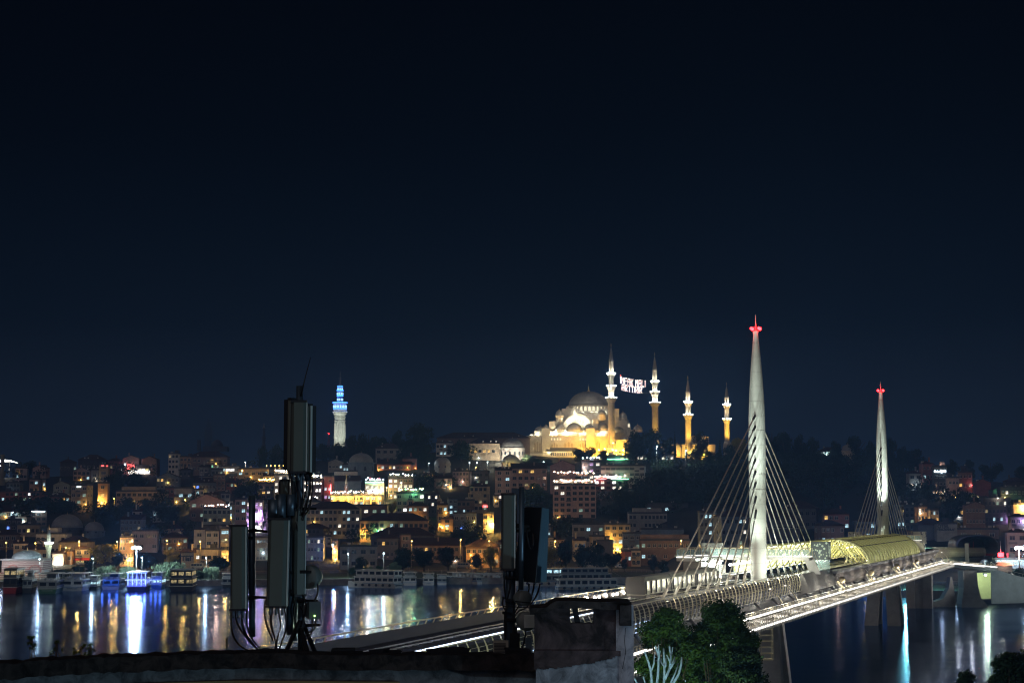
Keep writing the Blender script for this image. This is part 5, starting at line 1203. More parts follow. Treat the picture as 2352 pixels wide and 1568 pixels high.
# ================================================================== trees
bark = mat('bark', (.09, .07, .05), .9, var=.4, scale=2.)
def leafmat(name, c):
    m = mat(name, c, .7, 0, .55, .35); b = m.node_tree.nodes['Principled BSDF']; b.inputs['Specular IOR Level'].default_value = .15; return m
LM = dict(d=leafmat('leaf_dark', (.035, .055, .028)), g=leafmat('leaf_green', (.05, .10, .03)), w=leafmat('leaf_willow', (.24, .34, .22)), y=leafmat('leaf_amber_lit', (.34, .30, .06)))  # amber and willow leaf colours raised to carry the lamplight on them
_tp = {}
def crown_mesh(kind, lm, seed):
    """unit crown: radius about 1 wide, 0..2 tall, made of leaf clumps on a lumpy set of boughs"""
    k = (kind, lm, seed)
    if k in _tp: return _tp[k]
    q = random.Random(seed * 97 + len(kind)); b = MB(); V = []; F = []
    lobes = []
    if kind == 'cone': lobes = [(0, 0, .15 + i * .22, .62 * (1 - i / 9.5), .3) for i in range(9)]
    elif kind == 'willow':
        for i in range(11):
            a = q.uniform(0, 6.28); r = q.uniform(.2, .72); lobes.append((r * math.cos(a), r * math.sin(a), q.uniform(.7, 1.35), q.uniform(.3, .5), .8))
    else:
        for i in range(18):
            a = q.uniform(0, 6.28); r = q.uniform(.1, .76); z = q.uniform(.3, 1.55); r *= 1 - abs(z - .95) * .55
            lobes.append((r * math.cos(a), r * math.sin(a), z, q.uniform(.24, .46), .8))
    for (x, y, z, r, fl) in lobes:
        n = int(190 * (r / .4) ** 1.5) + 40
        for _ in range(n):
            d = Vector((q.gauss(0, 1), q.gauss(0, 1), q.gauss(0, 1))).normalized() * r * q.uniform(.55, 1.08); c = Vector((x + d.x, y + d.y, z + d.z * fl))
            if kind == 'willow' and q.random() < .6: c.z -= q.uniform(0, .5)
            s = q.uniform(.03, .075); a = Vector((q.gauss(0, 1), q.gauss(0, 1), q.gauss(0, 1))).normalized(); e = a.orthogonal().normalized() * s; g = a.cross(e).normalized() * s * q.uniform(.5, 1)
            if kind == 'willow': e = Vector((0, 0, -s * 1.9)); 
            o = len(V); V += [c - e, c + g, c + e, c - g]; F.append((o, o + 1, o + 2, o + 3))
    b.add(V, F); _tp[k] = b.mesh('crown', [LM[lm]]); return _tp[k]
def trunk_mesh(kind, seed):
    k = ('t', kind, seed)
    if k in _tp: return _tp[k]
    q = random.Random(seed); b = MB(); b.tube([(0, 0, -.3), (.01, 0, .2), (.03, .02, .55), (0, 0, 1.1), (.02, 0, 1.5)], [.075, .055, .045, .03, .012], 6)
    if kind != 'cone':
        for i in range(7):
            a = q.uniform(0, 6.28); z = q.uniform(.3, .8); l = q.uniform(.4, .7); b.tube([(0, 0, z), (l * .5 * math.cos(a), l * .5 * math.sin(a), z + .25), (l * math.cos(a), l * math.sin(a), z + .6)], [.035, .022, .008], 5)
    _tp[k] = b.mesh('trunk', [bark]); return _tp[k]
_ti = [0]
def tree(u, vt, vb, hw, kind, lm, label, name='tree', group=None, p=None):
    _ti[0] += 1; sd = _ti[0] % 4; p = p or hit(u, vb); s = mpp(p.y); H = at(u, vt, p.y).z - p.z; r = hw * s
    T = thing(name, label, 'tree' if name in ('tree', 'cypress', 'willow_tree') else 'bush', tuple(p), _ti[0] * 1.3, group)
    k = 'round' if kind in ('r', 'bush') else ('willow' if kind == 'w' else 'cone')
    c = crown_mesh(k, lm, sd); low = .02 if kind in ('bush', 'w') else (.1 if kind == 'c' else (.06 if vt < 520 else .2))
    obj('crown', c, T, (0, 0, H * (low - .05)), 0, (r * 1.08, r * 1.08, H * (1.03 - low) / 1.9)); obj('trunk', trunk_mesh(k, sd), T, (0, 0, 0), 0, (H * .5, H * .5, H * .55))
TREES = '''
29 457 473 9.5 r d|big round tree on the skyline above the pale lilac house
43.8 463 475 4.5 r d|small tree right of the big round skyline tree at far left
277 441.5 458 8 r d|dark tree on the ridge just left of the tall mast
262 444 459 5 r d|small ridge tree under the faint distant minaret
292 443 460 7 r d|ridge tree mostly behind the tall mast panel
322 441 462 7 r d|ridge tree right of the tall mast panel
336 440 464 8 r d|broad dark tree hiding the foot of the blue-lit tower
351 433 464 9 r d|taller dark tree right of the blue-lit tower
368.5 427 462 11 r d|domed crown rising highest near the blue-lit tower
383 434 460 7 r d|lower tree in the dip of the wooded ridge
397 427 460 10 r d|ridge tree left of the largest skyline tree
419 420.5 458 17 r d|largest dark tree on the central skyline
408 440 467 13 r d|dark tree under the largest skyline tree
427 441 466 11 r d|bushy tree at the foot of the largest skyline tree
461 437.5 461 14 r d|spreading tree before the lit white wall of the precinct
476 441 458 4 c d|slim cypress beside the tall golden windows
420.5 454.5 463 3.4 r g|small bright green tree beside the striped tower house
536 457 467 9 r d|dark tree below the three lit arches of the mosque
528 453 463 7 r d|tree between white tomb and mosque
549 458 466 6 r d|low tree at the mosque's left corner
584 442.5 464 12 r d|dark tree covering the mosque gallery's right end
603 448 462 4.5 r d|thin dark tree before the golden wall
636.5 427 463 13 r d|tall dark tree right of the golden mosque wall
653.5 426 463 14 r d|tall dark tree behind the cyan floodlight
668 433 456 7 r d|paler tree behind the slim cypress
675 431 456 2.6 c d|slim tall cypress left of the third minaret
686.2 440 460 2 c d|small cypress tip before the third minaret
700 429 452 8 r d|grey-green tree right of the third minaret
696 447 461 7 r d|low dark tree under the ruined courtyard wall
709 449 464 8 r d|dark tree below the courtyard wall's right end
720 440 463 4 c d|dark cypress left of the gold-lit tree
729 443 466 8 r d|dark tree in front of the gold-lit tree
772 426 455 9 r d|skyline tree right behind the first pylon
785 428 455 9 r d|second skyline tree right of the first pylon
799 431 457 9 r d|round skyline tree over the middle of the bridge
812.5 435 459 8 r d|lower skyline tree left of the pale library
836.5 435.5 457 7 r d|tree behind the pale library's left half
856 432.5 458 11 r d|wide dark tree behind the small library dome
870.5 438 460 7 r d|skyline tree touching the far pylon's left edge
891 435.5 465 7 r d|dark tree at the far pylon's right edge
902.5 440.5 467 6.5 r d|airy tree between far pylon and the umbrella-shaped tree
916.5 446 470 11 r d|umbrella-shaped dark tree on the right skyline
953 457 474 6.5 r d|small pointed tree above the brown skyline roofs
969.8 457.8 474 7 r d|round tree above the arched-window top house
991 458 480 12 r d|broad round tree on the right skyline
1021 463 480 8 r d|tree at the right edge of the skyline
536 480.5 506 14 r g|bushy green tree left of the six-storey apartment block
553 493 510 8 r d|dark tree at the foot of the six-storey apartment block
577 514 530 9 r d|dark trees before the apartment block's base
619 484 520 13 r d|dark tree below the long white stepped school
638 485 518 12 r d|leafy dark tree at the school's right end
657 467 505 15 r d|large dark tree right of the long white school
44 498 512 8 r d|dark tree under the long red terrace
66 498.5 514 10 r d|dark tree before the red-brown row
127 495 514 10 r d|round dark tree in front of the long tan school
145 496.5 514 8 r d|second dark tree in front of the long tan school
168 500 524 15 r d|broad dark tree between barn-like house and tan school
117 472 500 14 r d|dark wood tree below the red-lettered hall
135 470 492 12 r d|dark tree under the glowing shop row
103 502 519 6 r y|amber-lit tree in the bright alley
108 513 528 9 r d|dark tree beside the second lead dome
28 520 532 8 r d|dark tree left of the bath house dome
241.5 483 500 10 r d|dull olive tree below the blue-lit annex
252 482 500 9 r d|round dark tree left of the amber bulb string
392 499 513 4.6 r y|amber-lit tree beside the plant-filled roof terrace
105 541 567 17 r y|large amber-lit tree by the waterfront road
119 549 568 7 r d|dark tree leaning on the large amber-lit tree
90 559 575 8 r d|dark teal tree under a white park lamp
62 566 577 11 bush d|dark hedge bush behind the moored white boat
76 564 576 10 bush d|dark hedge bush right of the blazing shop
147 551 572 11 r d|dark tree right of the white floodlight mast
171 546.5 565 8 r y|amber-lit forked tree above the big willow
218.5 552 574 12 r d|dark tree left of the first antenna panel
199 568.5 582 6 bush d|dark round bush beside the flat pale barge
352 565.5 574 5 bush g|green bush under the park lamp by the tour boats
360 555 573 7 r d|dark tree behind the green bush
368 563 573 5 bush w|pale bush left of the teal-lit tree
379 564 573 5 bush g|bright green bush above the long tour boat
393.5 560 573 8 r w|teal-lit tree above the moored ferries
403 545 572 13 r d|dark tree behind the teal-lit tree
424 543 571 13 r d|first big dark plane tree of the road row
448 544 570 13 r d|second big dark plane tree of the road row
476 551 572 8 r d|bare-limbed tree near the parked minibus
491 544 571 8 r y|amber-lit tree left of the second antenna panel
552 541 569 9 r y|amber-lit plane tree right of the second antenna
566 537 571 10 r d|tall dark plane tree beside the tall amber lamp
582 541 572 9 r d|dark plane tree left of the hanging amber lamp
597 540 572 11 r d|dark plane tree under the hanging amber lamp
612 547 571 9 r d|dark plane tree in front of the parked coach
624.5 557 571 4 r d|small tree at the coach's nose
654 552 573 6 r d|slender tree before the graffiti shutters
664 558 578 7 r d|small round tree on the grass by the bridge
686 566 579 8 bush d|palm-like bush beside the bridge railing
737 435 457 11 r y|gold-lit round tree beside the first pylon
957 518.5 536 7 r y|yellow-lit tree beside the painted hotel wall
952 497 520 12 r d|grey-green tree above the yellow-lit tree
936 503 522 8 r d|dark tree beside the tan adjoining house
990 555 571 7 r d|dark tree before the lit kiosk
1001 569.5 588 8 r g|green tree on the ramp wall at right
1019 566 588 8 r d|dark green tree at the right edge by the ramp
'''
for ln in TREES.strip().split('\n'):
    a, lb = ln.split('|'); f = a.split(); tree(*[float(k) for k in f[:4]], f[4], f[5], lb, 'cypress' if f[4] == 'c' else ('bush' if f[4] == 'bush' else 'tree'))
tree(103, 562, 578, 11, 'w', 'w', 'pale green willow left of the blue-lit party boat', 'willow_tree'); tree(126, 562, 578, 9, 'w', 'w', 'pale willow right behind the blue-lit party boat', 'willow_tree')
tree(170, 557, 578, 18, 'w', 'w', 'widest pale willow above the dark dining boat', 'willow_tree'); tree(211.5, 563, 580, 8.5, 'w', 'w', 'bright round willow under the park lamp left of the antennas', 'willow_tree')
# the wooded slope that reads as one mass
def wood(name, label, pts, n, seed, r0=3.2):
    q = random.Random(seed); b = MB(); V = []; F = []
    for _ in range(n):
        i = q.randrange(len(pts)); u, v, su, sv = pts[i]; p = hit(q.gauss(u, su), v + abs(q.gauss(0, sv)) if 0 else q.gauss(v, sv)); h = q.uniform(5, 10)
        for _ in range(85):
            d = Vector((q.gauss(0, 1), q.gauss(0, 1), q.gauss(0, 1))).normalized() * q.uniform(.6, 1.05); c = Vector((p.x + d.x * r0 * 1.4, p.y + d.y * r0 * 1.4, p.z + h * .62 + d.z * h * .45)); s = q.uniform(.35, .8)
            a = Vector((q.gauss(0, 1), q.gauss(0, 1), q.gauss(0, 1))).normalized(); e = a.orthogonal().normalized() * s; g = a.cross(e) * .8; o = len(V); V += [c - e, c + g, c + e, c - g]; F.append((o, o + 1, o + 2, o + 3))
    b.add(V, F); tag(b.build(name, LM['d']), label, 'wood', kind='stuff')
wood('woods', 'dark wooded slope under the minarets and behind the pylons', [(690, 478, 26, 9), (730, 480, 22, 11), (775, 475, 22, 12), (820, 478, 20, 12), (860, 480, 22, 12), (900, 488, 12, 12), (660, 492, 12, 8), (710, 500, 20, 6), (790, 462, 25, 5), (860, 465, 20, 4)], 620, 5)
wood('ridge_woods', 'low dark trees filling the ridge below the watch tower', [(330, 456, 14, 3), (370, 455, 16, 4), (405, 455, 14, 3), (290, 456, 14, 3)], 150, 6)
wood('slope_shrubs', 'dark shrubs scattered between the hillside houses', [(120, 482, 16, 5), (160, 512, 16, 4), (60, 512, 20, 3), (20, 515, 18, 3), (250, 492, 10, 4), (110, 522, 12, 3), (170, 540, 12, 3), (560, 508, 12, 5), (610, 506, 14, 6), (430, 487, 14, 2), (930, 497, 12, 4), (965, 510, 8, 3), (560, 534, 10, 3), (400, 540, 25, 4), (470, 545, 12, 4), (20, 475, 25, 2)], 330, 8, 2.4)
def hedge():
    q = random.Random(4); b = MB(); V = []; F = []
    for _ in range(2600):
        c = Vector((q.uniform(160, 186), q.uniform(630, 652), q.uniform(2.5, 7.2))); s = q.uniform(.12, .3); a = Vector((q.gauss(0, 1), q.gauss(0, 1), q.gauss(0, 1))).normalized(); e = a.orthogonal().normalized() * s; g = a.cross(e); o = len(V); V += [c - e, c + g, c + e, c - g]; F.append((o, o + 1, o + 2, o + 3))
    b.add(V, F); tag(b.build('hedge', LM['g']), 'dense green shrubs above the sea wall at right', 'hedge', kind='stuff')
hedge()
# ------------------------------------------------------------------ street lamps
pole_m = mat('lamp_pole', (.35, .35, .33), .5, .4, var=0)
SL = '''
39.5 558.5 581 c 2200|white park lamp beside the small domed mosque
92.7 558 581 c 2600|white park lamp above the small teal boat
141.8 557 581 c 1500|white park lamp right of the big floodlight mast
206 557.4 582 c 3000|white park lamp beside the bright round willow
348 553.5 577 c 2600|white park lamp at the bow of the long tour boat
383.6 552.7 577 c 2600|white park lamp above the teal-lit tree
5.9 542 564 a 600|twin-armed amber lamp at the left edge
35.4 542.6 566 a 900|amber lamp left of the white minaret
79 541 566 a 4200|bright amber lamp before the cream hip-roofed house
65.7 547 566 a 900|small amber lamp over the blazing shop
117 541 566 a 2600|thick amber-lit post beside the pink bow-fronted block
131.6 540.5 567 a 2600|amber lamp just left of the big floodlight mast
166.6 540 567 a 2200|amber lamp behind the big willow
200 541 567 a 1500|amber lamp in front of the beige warehouse
225.6 539 567 a 2600|amber lamp before the glass-panelled tower house
411.7 540.5 566 a 2400|amber lamp between two dark plane trees
460.5 539 566 a 4000|starry amber lamp right of the road plane trees
489 540.5 566 a 2400|amber lamp left of the second antenna panel
555 540.6 567 a 5200|tall amber lamp among plane trees by the moored tour boats
596.3 543.8 567 a 4200|hanging amber lamp over the parked coach
681 540 565 a 2200|amber lamp left of the last stay cables
700 541 565 a 2600|amber lamp seen between the stay cables
114 498 512 a 2600|single amber street lamp on the dark left slope
185 499.4 512 a 3200|amber lamp lighting a bush beside the barn-like house
245.3 462 473 w 2600|starry warm lamp on the ridge above the tan block
492.8 523 534 a 11000|biggest amber lamp glaring left of the second antenna panel
313.4 471.6 485 c 3200|starry cyan-white lamp right of the tall mast
386.5 487 500 y 7000|amber lamp flooding the steep alley right of the golden restaurant
391 495 508 y 5000|second amber lamp low in the steep alley
378 530 541 G 1700|greenish lamp in front of the long orange institution
475.6 467 474 a 2200|orange lamp among the small grave domes
657 446 475 c 16000|dazzling cyan floodlight before the tall dark tree
686 450 474 c 8000|cyan floodlight at the foot of the third minaret
429 462.7 470 c 1500|small blue-white lamp left of the domed hall
469.4 462.2 469 c 1000|first of three white lamps along the precinct wall
477 462.2 469 c 1000|second of three white lamps along the precinct wall
487.4 461.8 469 c 1000|third of three white lamps along the precinct wall
543.5 461.5 469 c 1200|white lamp below the mosque's three arches
956 542 562 c 1500|white lamp left of the tunnel mouth
613 442.5 466 w 600|white glare lamp at the golden mosque wall
624.5 465.5 474 c 900|blue-white lamp on the dark cafe's slope
905 562 590 e 26000|cyan-green quay lamp hidden behind the far bridge piers
872 560 590 b 20000|blue lamp on the quay behind the bridge deck
334 548 566 b 3000|blue neon lamp at the mouth of the bright alley
'''
ci = [0]
LC['e'] = (.3, 1, .95); LC['b'] = (.1, .3, 1)
def street_lamp(u, v, vb, c, pw, label, p=None, z=None, r=.3, big=1.):
    p = p or hit(u, vb); zt = at(u, v, p.y).z - p.z; T = thing('street_lamp', label, 'street lamp', tuple(p)); b = MB(); b.tube([(0, 0, -.5), (0, 0, zt * .6), (0, 0, zt)], [.14, .1, .07], 6); b.tube([(0, 0, zt), (.05, -.5, zt + .3), (.1, -1.2, zt + .3)], .05, 5)
    obj('pole', b.mesh('pole', [pole_m]), T); b = MB(); b.box((.1, -1.3, zt + .3), (.35, .8, .16)); hd = obj('lamp_head', b.mesh('lamp_head', [pole_m]), T); b = MB(); b.ball((.1, -1.35, zt + .12), r * big, 8); obj('bulb', b.mesh('bulb', [glow('street_bulb_' + c, LC[c], 18)]), hd)
    lamp(p + Vector((.1, -1.9, zt - .5)), LC[c], pw * (.8 if c in 'ay' else .68), T, .35)
for ln in SL.strip().split('\n'):
    a, lb = ln.split('|'); f = a.split(); street_lamp(float(f[0]), float(f[1]), float(f[2]), f[3], float(f[4]), lb)
for i in range(5): 
    u = 266.5 + i * 4.25; p = at(u, 474, 1215); street_lamp(u, 465.2, 474, 'a', 500, ('leftmost', 'second', 'middle', 'fourth', 'rightmost')[i] + ' of five amber lamps in a row left of the tall mast', p)
def flood(u, v, vb, c, pw, label, n=5, r=.55):
    p = hit(u, vb); zt = at(u, v, p.y).z - p.z; T = thing('floodlight_mast', label, 'floodlight', tuple(p)); b = MB(); b.tube([(0, 0, -.5), (0, 0, zt)], [.28, .14], 8); b.box((0, 0, zt), (3.0, .3, .3)); obj('pole', b.mesh('pole', [pole_m]), T)
    b = MB(); 
    for i in range(n): b.ball(((i - n // 2) * .75, -.45, zt + .35 * (i % 2)), r, 8)
    obj('floodlight', b.mesh('floodlight', [glow('flood_' + c, LC[c], 40)]), T); lamp(p + Vector((0, -1.8, zt - .4)), LC[c], pw, T, 1.2)
flood(136, 547.4, 580, 'c', 38000, 'tall mast with dazzling white floodlights behind the blue-lit party boat'); flood(1019.5, 547.5, 570, 'x', 22000, 'dazzling white floodlight mast near the right edge')
# ================================================================== boats
bw = mat('boat_white', (.50, .52, .52), .5, var=.15, scale=.6); bk = mat('boat_black', (.025, .03, .035), .5, var=.1); bred = mat('boat_red', (.30, .03, .04), .5, var=.1); bblue = mat('boat_blue', (.10, .22, .40), .5, var=.1); bgr = mat('boat_grey', (.22, .25, .27), .6, var=.2); bgreen = mat('boat_green', (.04, .14, .08), .5, var=.1)
def boat(label, u0, u1, vw, L, heading, decks, hull_m, house_m, lit='-', vt=None, name='tour_boat', pw=0, pc=(.1, .2, 1), roof_m=None, txt=None, canopy=True, tyres=0, glowst=None):
    """stern or side view boat; heading = degrees, bow direction measured from +Y to the left"""
    uc = (u0 + u1) / 2.; p0 = onz(uc, vw, 0); s = mpp(p0.y); A = (u1 - u0) * s; h = R(heading)
    W = (A - L * abs(math.sin(h))) / max(.15, abs(math.cos(h))) if abs(math.cos(h)) > .5 else min(7., L * .24)
    if abs(math.cos(h)) <= .5: L = (A - W * abs(math.cos(h))) / abs(math.sin(h))
    W = max(3., W); HT = (at(uc, vt, p0.y).z if vt else 7.5)
    T = thing(name, label, 'boat', (p0.x, p0.y + (L / 2 * abs(math.cos(h)) + W / 2 * abs(math.sin(h))), 0), h); fb = HT * .26; dh = (HT - fb) / decks
    b = MB(); n = 9; P = []
    for i in range(n):
        f = i / (n - 1); y = -L / 2 + L * f; w_ = W / 2 * (.92 + .08 * min(1, f * 4)) * (1 if f < .6 else max(.04, 1 - ((f - .6) / .4) ** 1.8)); sh = fb + (.9 * max(0, f - .55) ** 1.5 * 2.2)
        P += [(-w_ * .82, y, -.5), (w_ * .82, y, -.5), (w_, y, sh), (-w_, y, sh)]
    F = [(i * 4 + k, (i + 1) * 4 + k, (i + 1) * 4 + (k + 1) % 4, i * 4 + (k + 1) % 4) for i in range(n - 1) for k in range(4)] + [(3, 2, 1, 0), tuple((n - 1) * 4 + k for k in range(4))]
    b.add(P, F, 0, False); b.box((0, -L / 2 - .06, fb - .15), (W * .94, .14, .2), 0, 1)
    for sg in (-1, 1): b.bar((sg * W * .47, -L / 2, fb), (sg * W * .5, L * .1, fb + .05), .16, .2, 1)
    obj('hull', b.mesh('hull', [hull_m, bw if hull_m is not bw else bblue]), T)
    if tyres:
        for i in range(tyres):
            y = -L * .42 + i * L * .8 / tyres
            for sg in (-1, 1): b = MB(); b.tube([(sg * (W / 2 + .02), y, fb * .62), (sg * (W / 2 + .3), y, fb * .62)], .55, 12); obj('tyre_fender', b.mesh('tyre_fender', [bk]), T)
    for d in range(decks):
        z0 = fb + d * dh; l1 = L * (.30 - .04 * d); l0 = -L / 2 + (.5 if d == 0 else .2); lw = W * (.86 - .04 * d); b = MB(); op = canopy and d == decks - 1 and decks > 1
        if not op:
            b.box((0, (l0 + l1) / 2, z0 + dh * .47), (lw, l1 - l0, dh * .94)); dk = obj('cabin', b.mesh('cabin', [house_m]), T)
            for face in (0, 1, -1):
                nw = max(2, int((lw if face == 0 else (l1 - l0)) / 2.6)); span = (lw if face == 0 else (l1 - l0))
                b = MB()
                for i in range(nw):
                    c = -span / 2 + span * (i + .5) / nw; w2 = span / nw * .72; zc = z0 + dh * .56; hh = dh * .44
                    if face == 0: b.box((c, l0 - .02, zc), (w2, .08, hh))
                    else: b.box((face * (lw / 2 + .02), (l0 + l1) / 2 + c, zc), (.08, w2, hh))
                key = lit[d % len(lit)] if isinstance(lit, str) else '-'
                obj('windows', b.mesh('windows', [curtain('pane_' + key, *LT[key]) if key != '-' else gl]), dk)
        else:
            for sg in (-1, 1):
                for i in range(6): y = l0 + (l1 - l0) * i / 5; b.bar((sg * lw / 2, y, z0), (sg * lw / 2, y, z0 + dh), .1)
                for k in (.18, .36): b.bar((sg * lw / 2, l0, z0 + dh * k), (sg * lw / 2, l1, z0 + dh * k), .06)
            for k in (.18, .36): b.bar((-lw / 2, l0, z0 + dh * k), (lw / 2, l0, z0 + dh * k), .06)
            for i in range(int(lw / 1.6)): b.bar((-lw / 2 + i * 1.6, l0, z0), (-lw / 2 + i * 1.6, l0, z0 + dh * .36), .06)
            for i in range(3):
                for j in range(int(L / 4)): b.box(((i - 1) * lw * .3, l0 + 1.5 + j * 2.4, z0 + .5), (1.1, 1.1, .8))
            obj('deck_railing', b.mesh('deck_railing', [bw]), T); b = MB(); b.box((0, l1 * .3 + l0 * .1, z0 + dh * .42), (lw * .55, (l1 - l0) * .4, dh * .84)); obj('wheelhouse', b.mesh('wheelhouse', [house_m]), T)
        b = MB(); b.box((0, (l0 + l1) / 2 - .2, z0 + dh), (W * .98, l1 - l0 + 1.2, .16)); obj('roof' if d == decks - 1 else 'upper_deck', b.mesh('roof', [roof_m or bw]), T)
        if glowst:
            b = MB(); b.box((0, l0 - .35, z0 + dh - .2), (W * .9, .1, .12)); 
            for i in range(5): b.box((-W * .4 + i * W * .2, l0 - .1, z0 + dh * .5), (.12, .12, dh * .8))
            for i in range(9): b.ball((-W * .4 + i * W * .1, l0 + .5, z0 + dh * .8), .13, 6, 0, 4)
            obj('light_strip', b.mesh('light_strip', [glow('boat_strip_%s' % glowst, LC.get(glowst, (.1, .2, 1)) if glowst != 'U' else (.16, .25, 1), 7)]), T)
    b = MB(); b.tube([(0, L * .1, HT), (0, L * .1, HT + 1.8)], .05, 5); obj('mast', b.mesh('mast', [bw]), T); obj('forestay', MB().tube([(0, L * .3, HT - 1), (0, L * .48, fb + .6)], .03, 4).mesh('forestay', [bw]), T)
    if txt: text(txt, fb * .34, mat('boat_letter', (.10, .16, .22), .6, var=0) if hull_m is bw else mat('boat_letter2', (.22, .3, .28), .6, var=0), T, (0, -L / 2 - .16, fb * .55), 0, 'name_lettering', .02)
    if not pw: lamp(T.matrix_basis @ Vector((W * .1, -L / 2 - 9, HT * 1.1)), (.7, .88, 1), 420, T, .04, 70, T.matrix_basis @ Vector((0, -L / 2, HT * .4)), .9)  # added unseen spot behind the stern, brightens the boat
    if pw:
        for i in range(3): lamp(T.matrix_basis @ Vector(((i - 1) * W * .38, -L / 2 - 1.8, fb + dh * .8)), pc, pw, T, .4)
        lamp(T.matrix_basis @ Vector((0, -L * .1, HT - .6)), pc, pw, T, .4)
    return T
boat('dark boat with deep red stern and lit rear windows at the left edge', -1, 17, 592.7, 20, 3, 2, bred, bk, '-q', 568, canopy=False)
boat('small dark grey boat between the red-sterned and green-sterned boats', 18, 32, 592, 15, 5, 2, bk, bgr, '-', 571)
boat('dark green-sterned boat with overhanging white roof', 31, 57, 592.8, 24, 5, 2, bgreen, bgr, '-', 573, txt='YAVUZ KAAN')
boat('white double-deck boat with blue name on its stern', 58, 83.5, 590.3, 22, 2, 2, bw, bw, '-', 573, txt='İSTANBUL KIZI')
boat('small teal-dark boat between the white double-decker and the blue box boat', 86, 97, 588.5, 12, 4, 2, bk, bgr, 'c', 575)
boat('pale blue boxy workboat beside the party boat', 101, 120, 589, 14, 0, 2, bw, bblue, '-', 573, pw=130, pc=(.08, .22, 1))
boat('party boat outlined in vivid blue and violet light', 119.5, 147, 590.3, 22, 6, 2, bk, bw, 'u', 571.5, pw=700, pc=(.08, .13, 1), glowst='U', name='party_boat')
boat('blue-washed boat between party boat and dark dining boat', 147, 162, 588, 18, 4, 2, bblue, bw, 'c', 572, pw=160, pc=(.07, .16, 1))
boat('black dining boat with dim lamp-lit upper windows', 162.5, 193.5, 590.6, 24, 5, 2, bk, bk, 'qq', 569.5, canopy=False, roof_m=bgr, name='dining_boat')
boat('unlit small ferry partly behind the first antenna panel', 216, 233, 586.5, 16, 8, 2, bk, bgr, '-', 573)
boat('long white tour boat with slanted windows and tyre fenders', 341, 402, 587.6, 42, 62, 2, bw, bw, '-', 569.8, tyres=6, canopy=False, txt='DÜZEN YENİLGEZ')
boat('white boat right of the long slant-windowed tour boat', 400, 417, 584.8, 18, 4, 2, bw, bw, '-', 572)
boat('white square-sterned boat with dark stern window', 420.5, 434.5, 584.5, 16, 3, 2, bw, bw, '-', 573, txt='HARMAN')
boat('cream-sterned boat next to the square-sterned one', 434.8, 447, 584.2, 16, 3, 2, bw, bgr, '-', 574)
boat('longer grey boat with open upper deck in the moored row', 446, 473, 583.6, 26, 40, 2, bw, bgr, '-c', 572.5)
boat('grey-white low ferry left of the second antenna mast', 466, 487, 582.8, 22, 55, 2, bw, bgr, '-', 574)
boat('pale cabin cruiser half hidden by the second antenna panel', 480, 500, 581.8, 18, 60, 2, bgr, bw, '-', 573)
boat('dim ferry right of the second antenna with tyre fenders', 515, 562, 585.5, 38, 82, 2, bw, bgr, '-c', 568, tyres=5, canopy=False)
boat('long white tour boat with teal-lit wheelhouse before the bridge', 555.5, 633, 589, 40, -80, 1, bw, bw, '-', 578.5, tyres=8, canopy=False, txt='TURYOL')
boat('long covered tour boat moored behind the teal-lit one', 553, 626, 583, 40, -84, 2, bgr, bgr, '-', 567.5, canopy=False)
b = MB(); p = onz(200, 583.5, 0); b.box((p.x, p.y + 3, .6), (18, 6, 1.2)); b.box((p.x, p.y + 3, 1.24), (18.4, 6.4, .12), 0, 1)
for i in range(4): b.tube([(p.x - 8 + i * 5, p.y + .2, 1.3), (p.x - 8 + i * 5, p.y + .2, 1.8)], .12, 6, 1)
tag(b.build('mooring_barge', [bgr, bw]), 'flat pale mooring barge right of the black dining boat', 'barge')
T = thing('floating_shed', 'low floating shed with slatted wall beside the bridge', 'shed', tuple(onz(672, 584, 0))); b = MB(); b.box((0, 3, .5), (17, 6, 1)); b.box((0, 3, 2.2), (14, 4.6, 2.4)); b.box((0, 3, 3.5), (15, 5.6, .2), 0, 1)
for i in range(18): b.bar((-6.8 + i * .8, .6, 1.1), (-6.8 + i * .8, .6, 3.3), .1, .1, 1)
obj('cabin', b.mesh('cabin', [bgr, bw]), T)
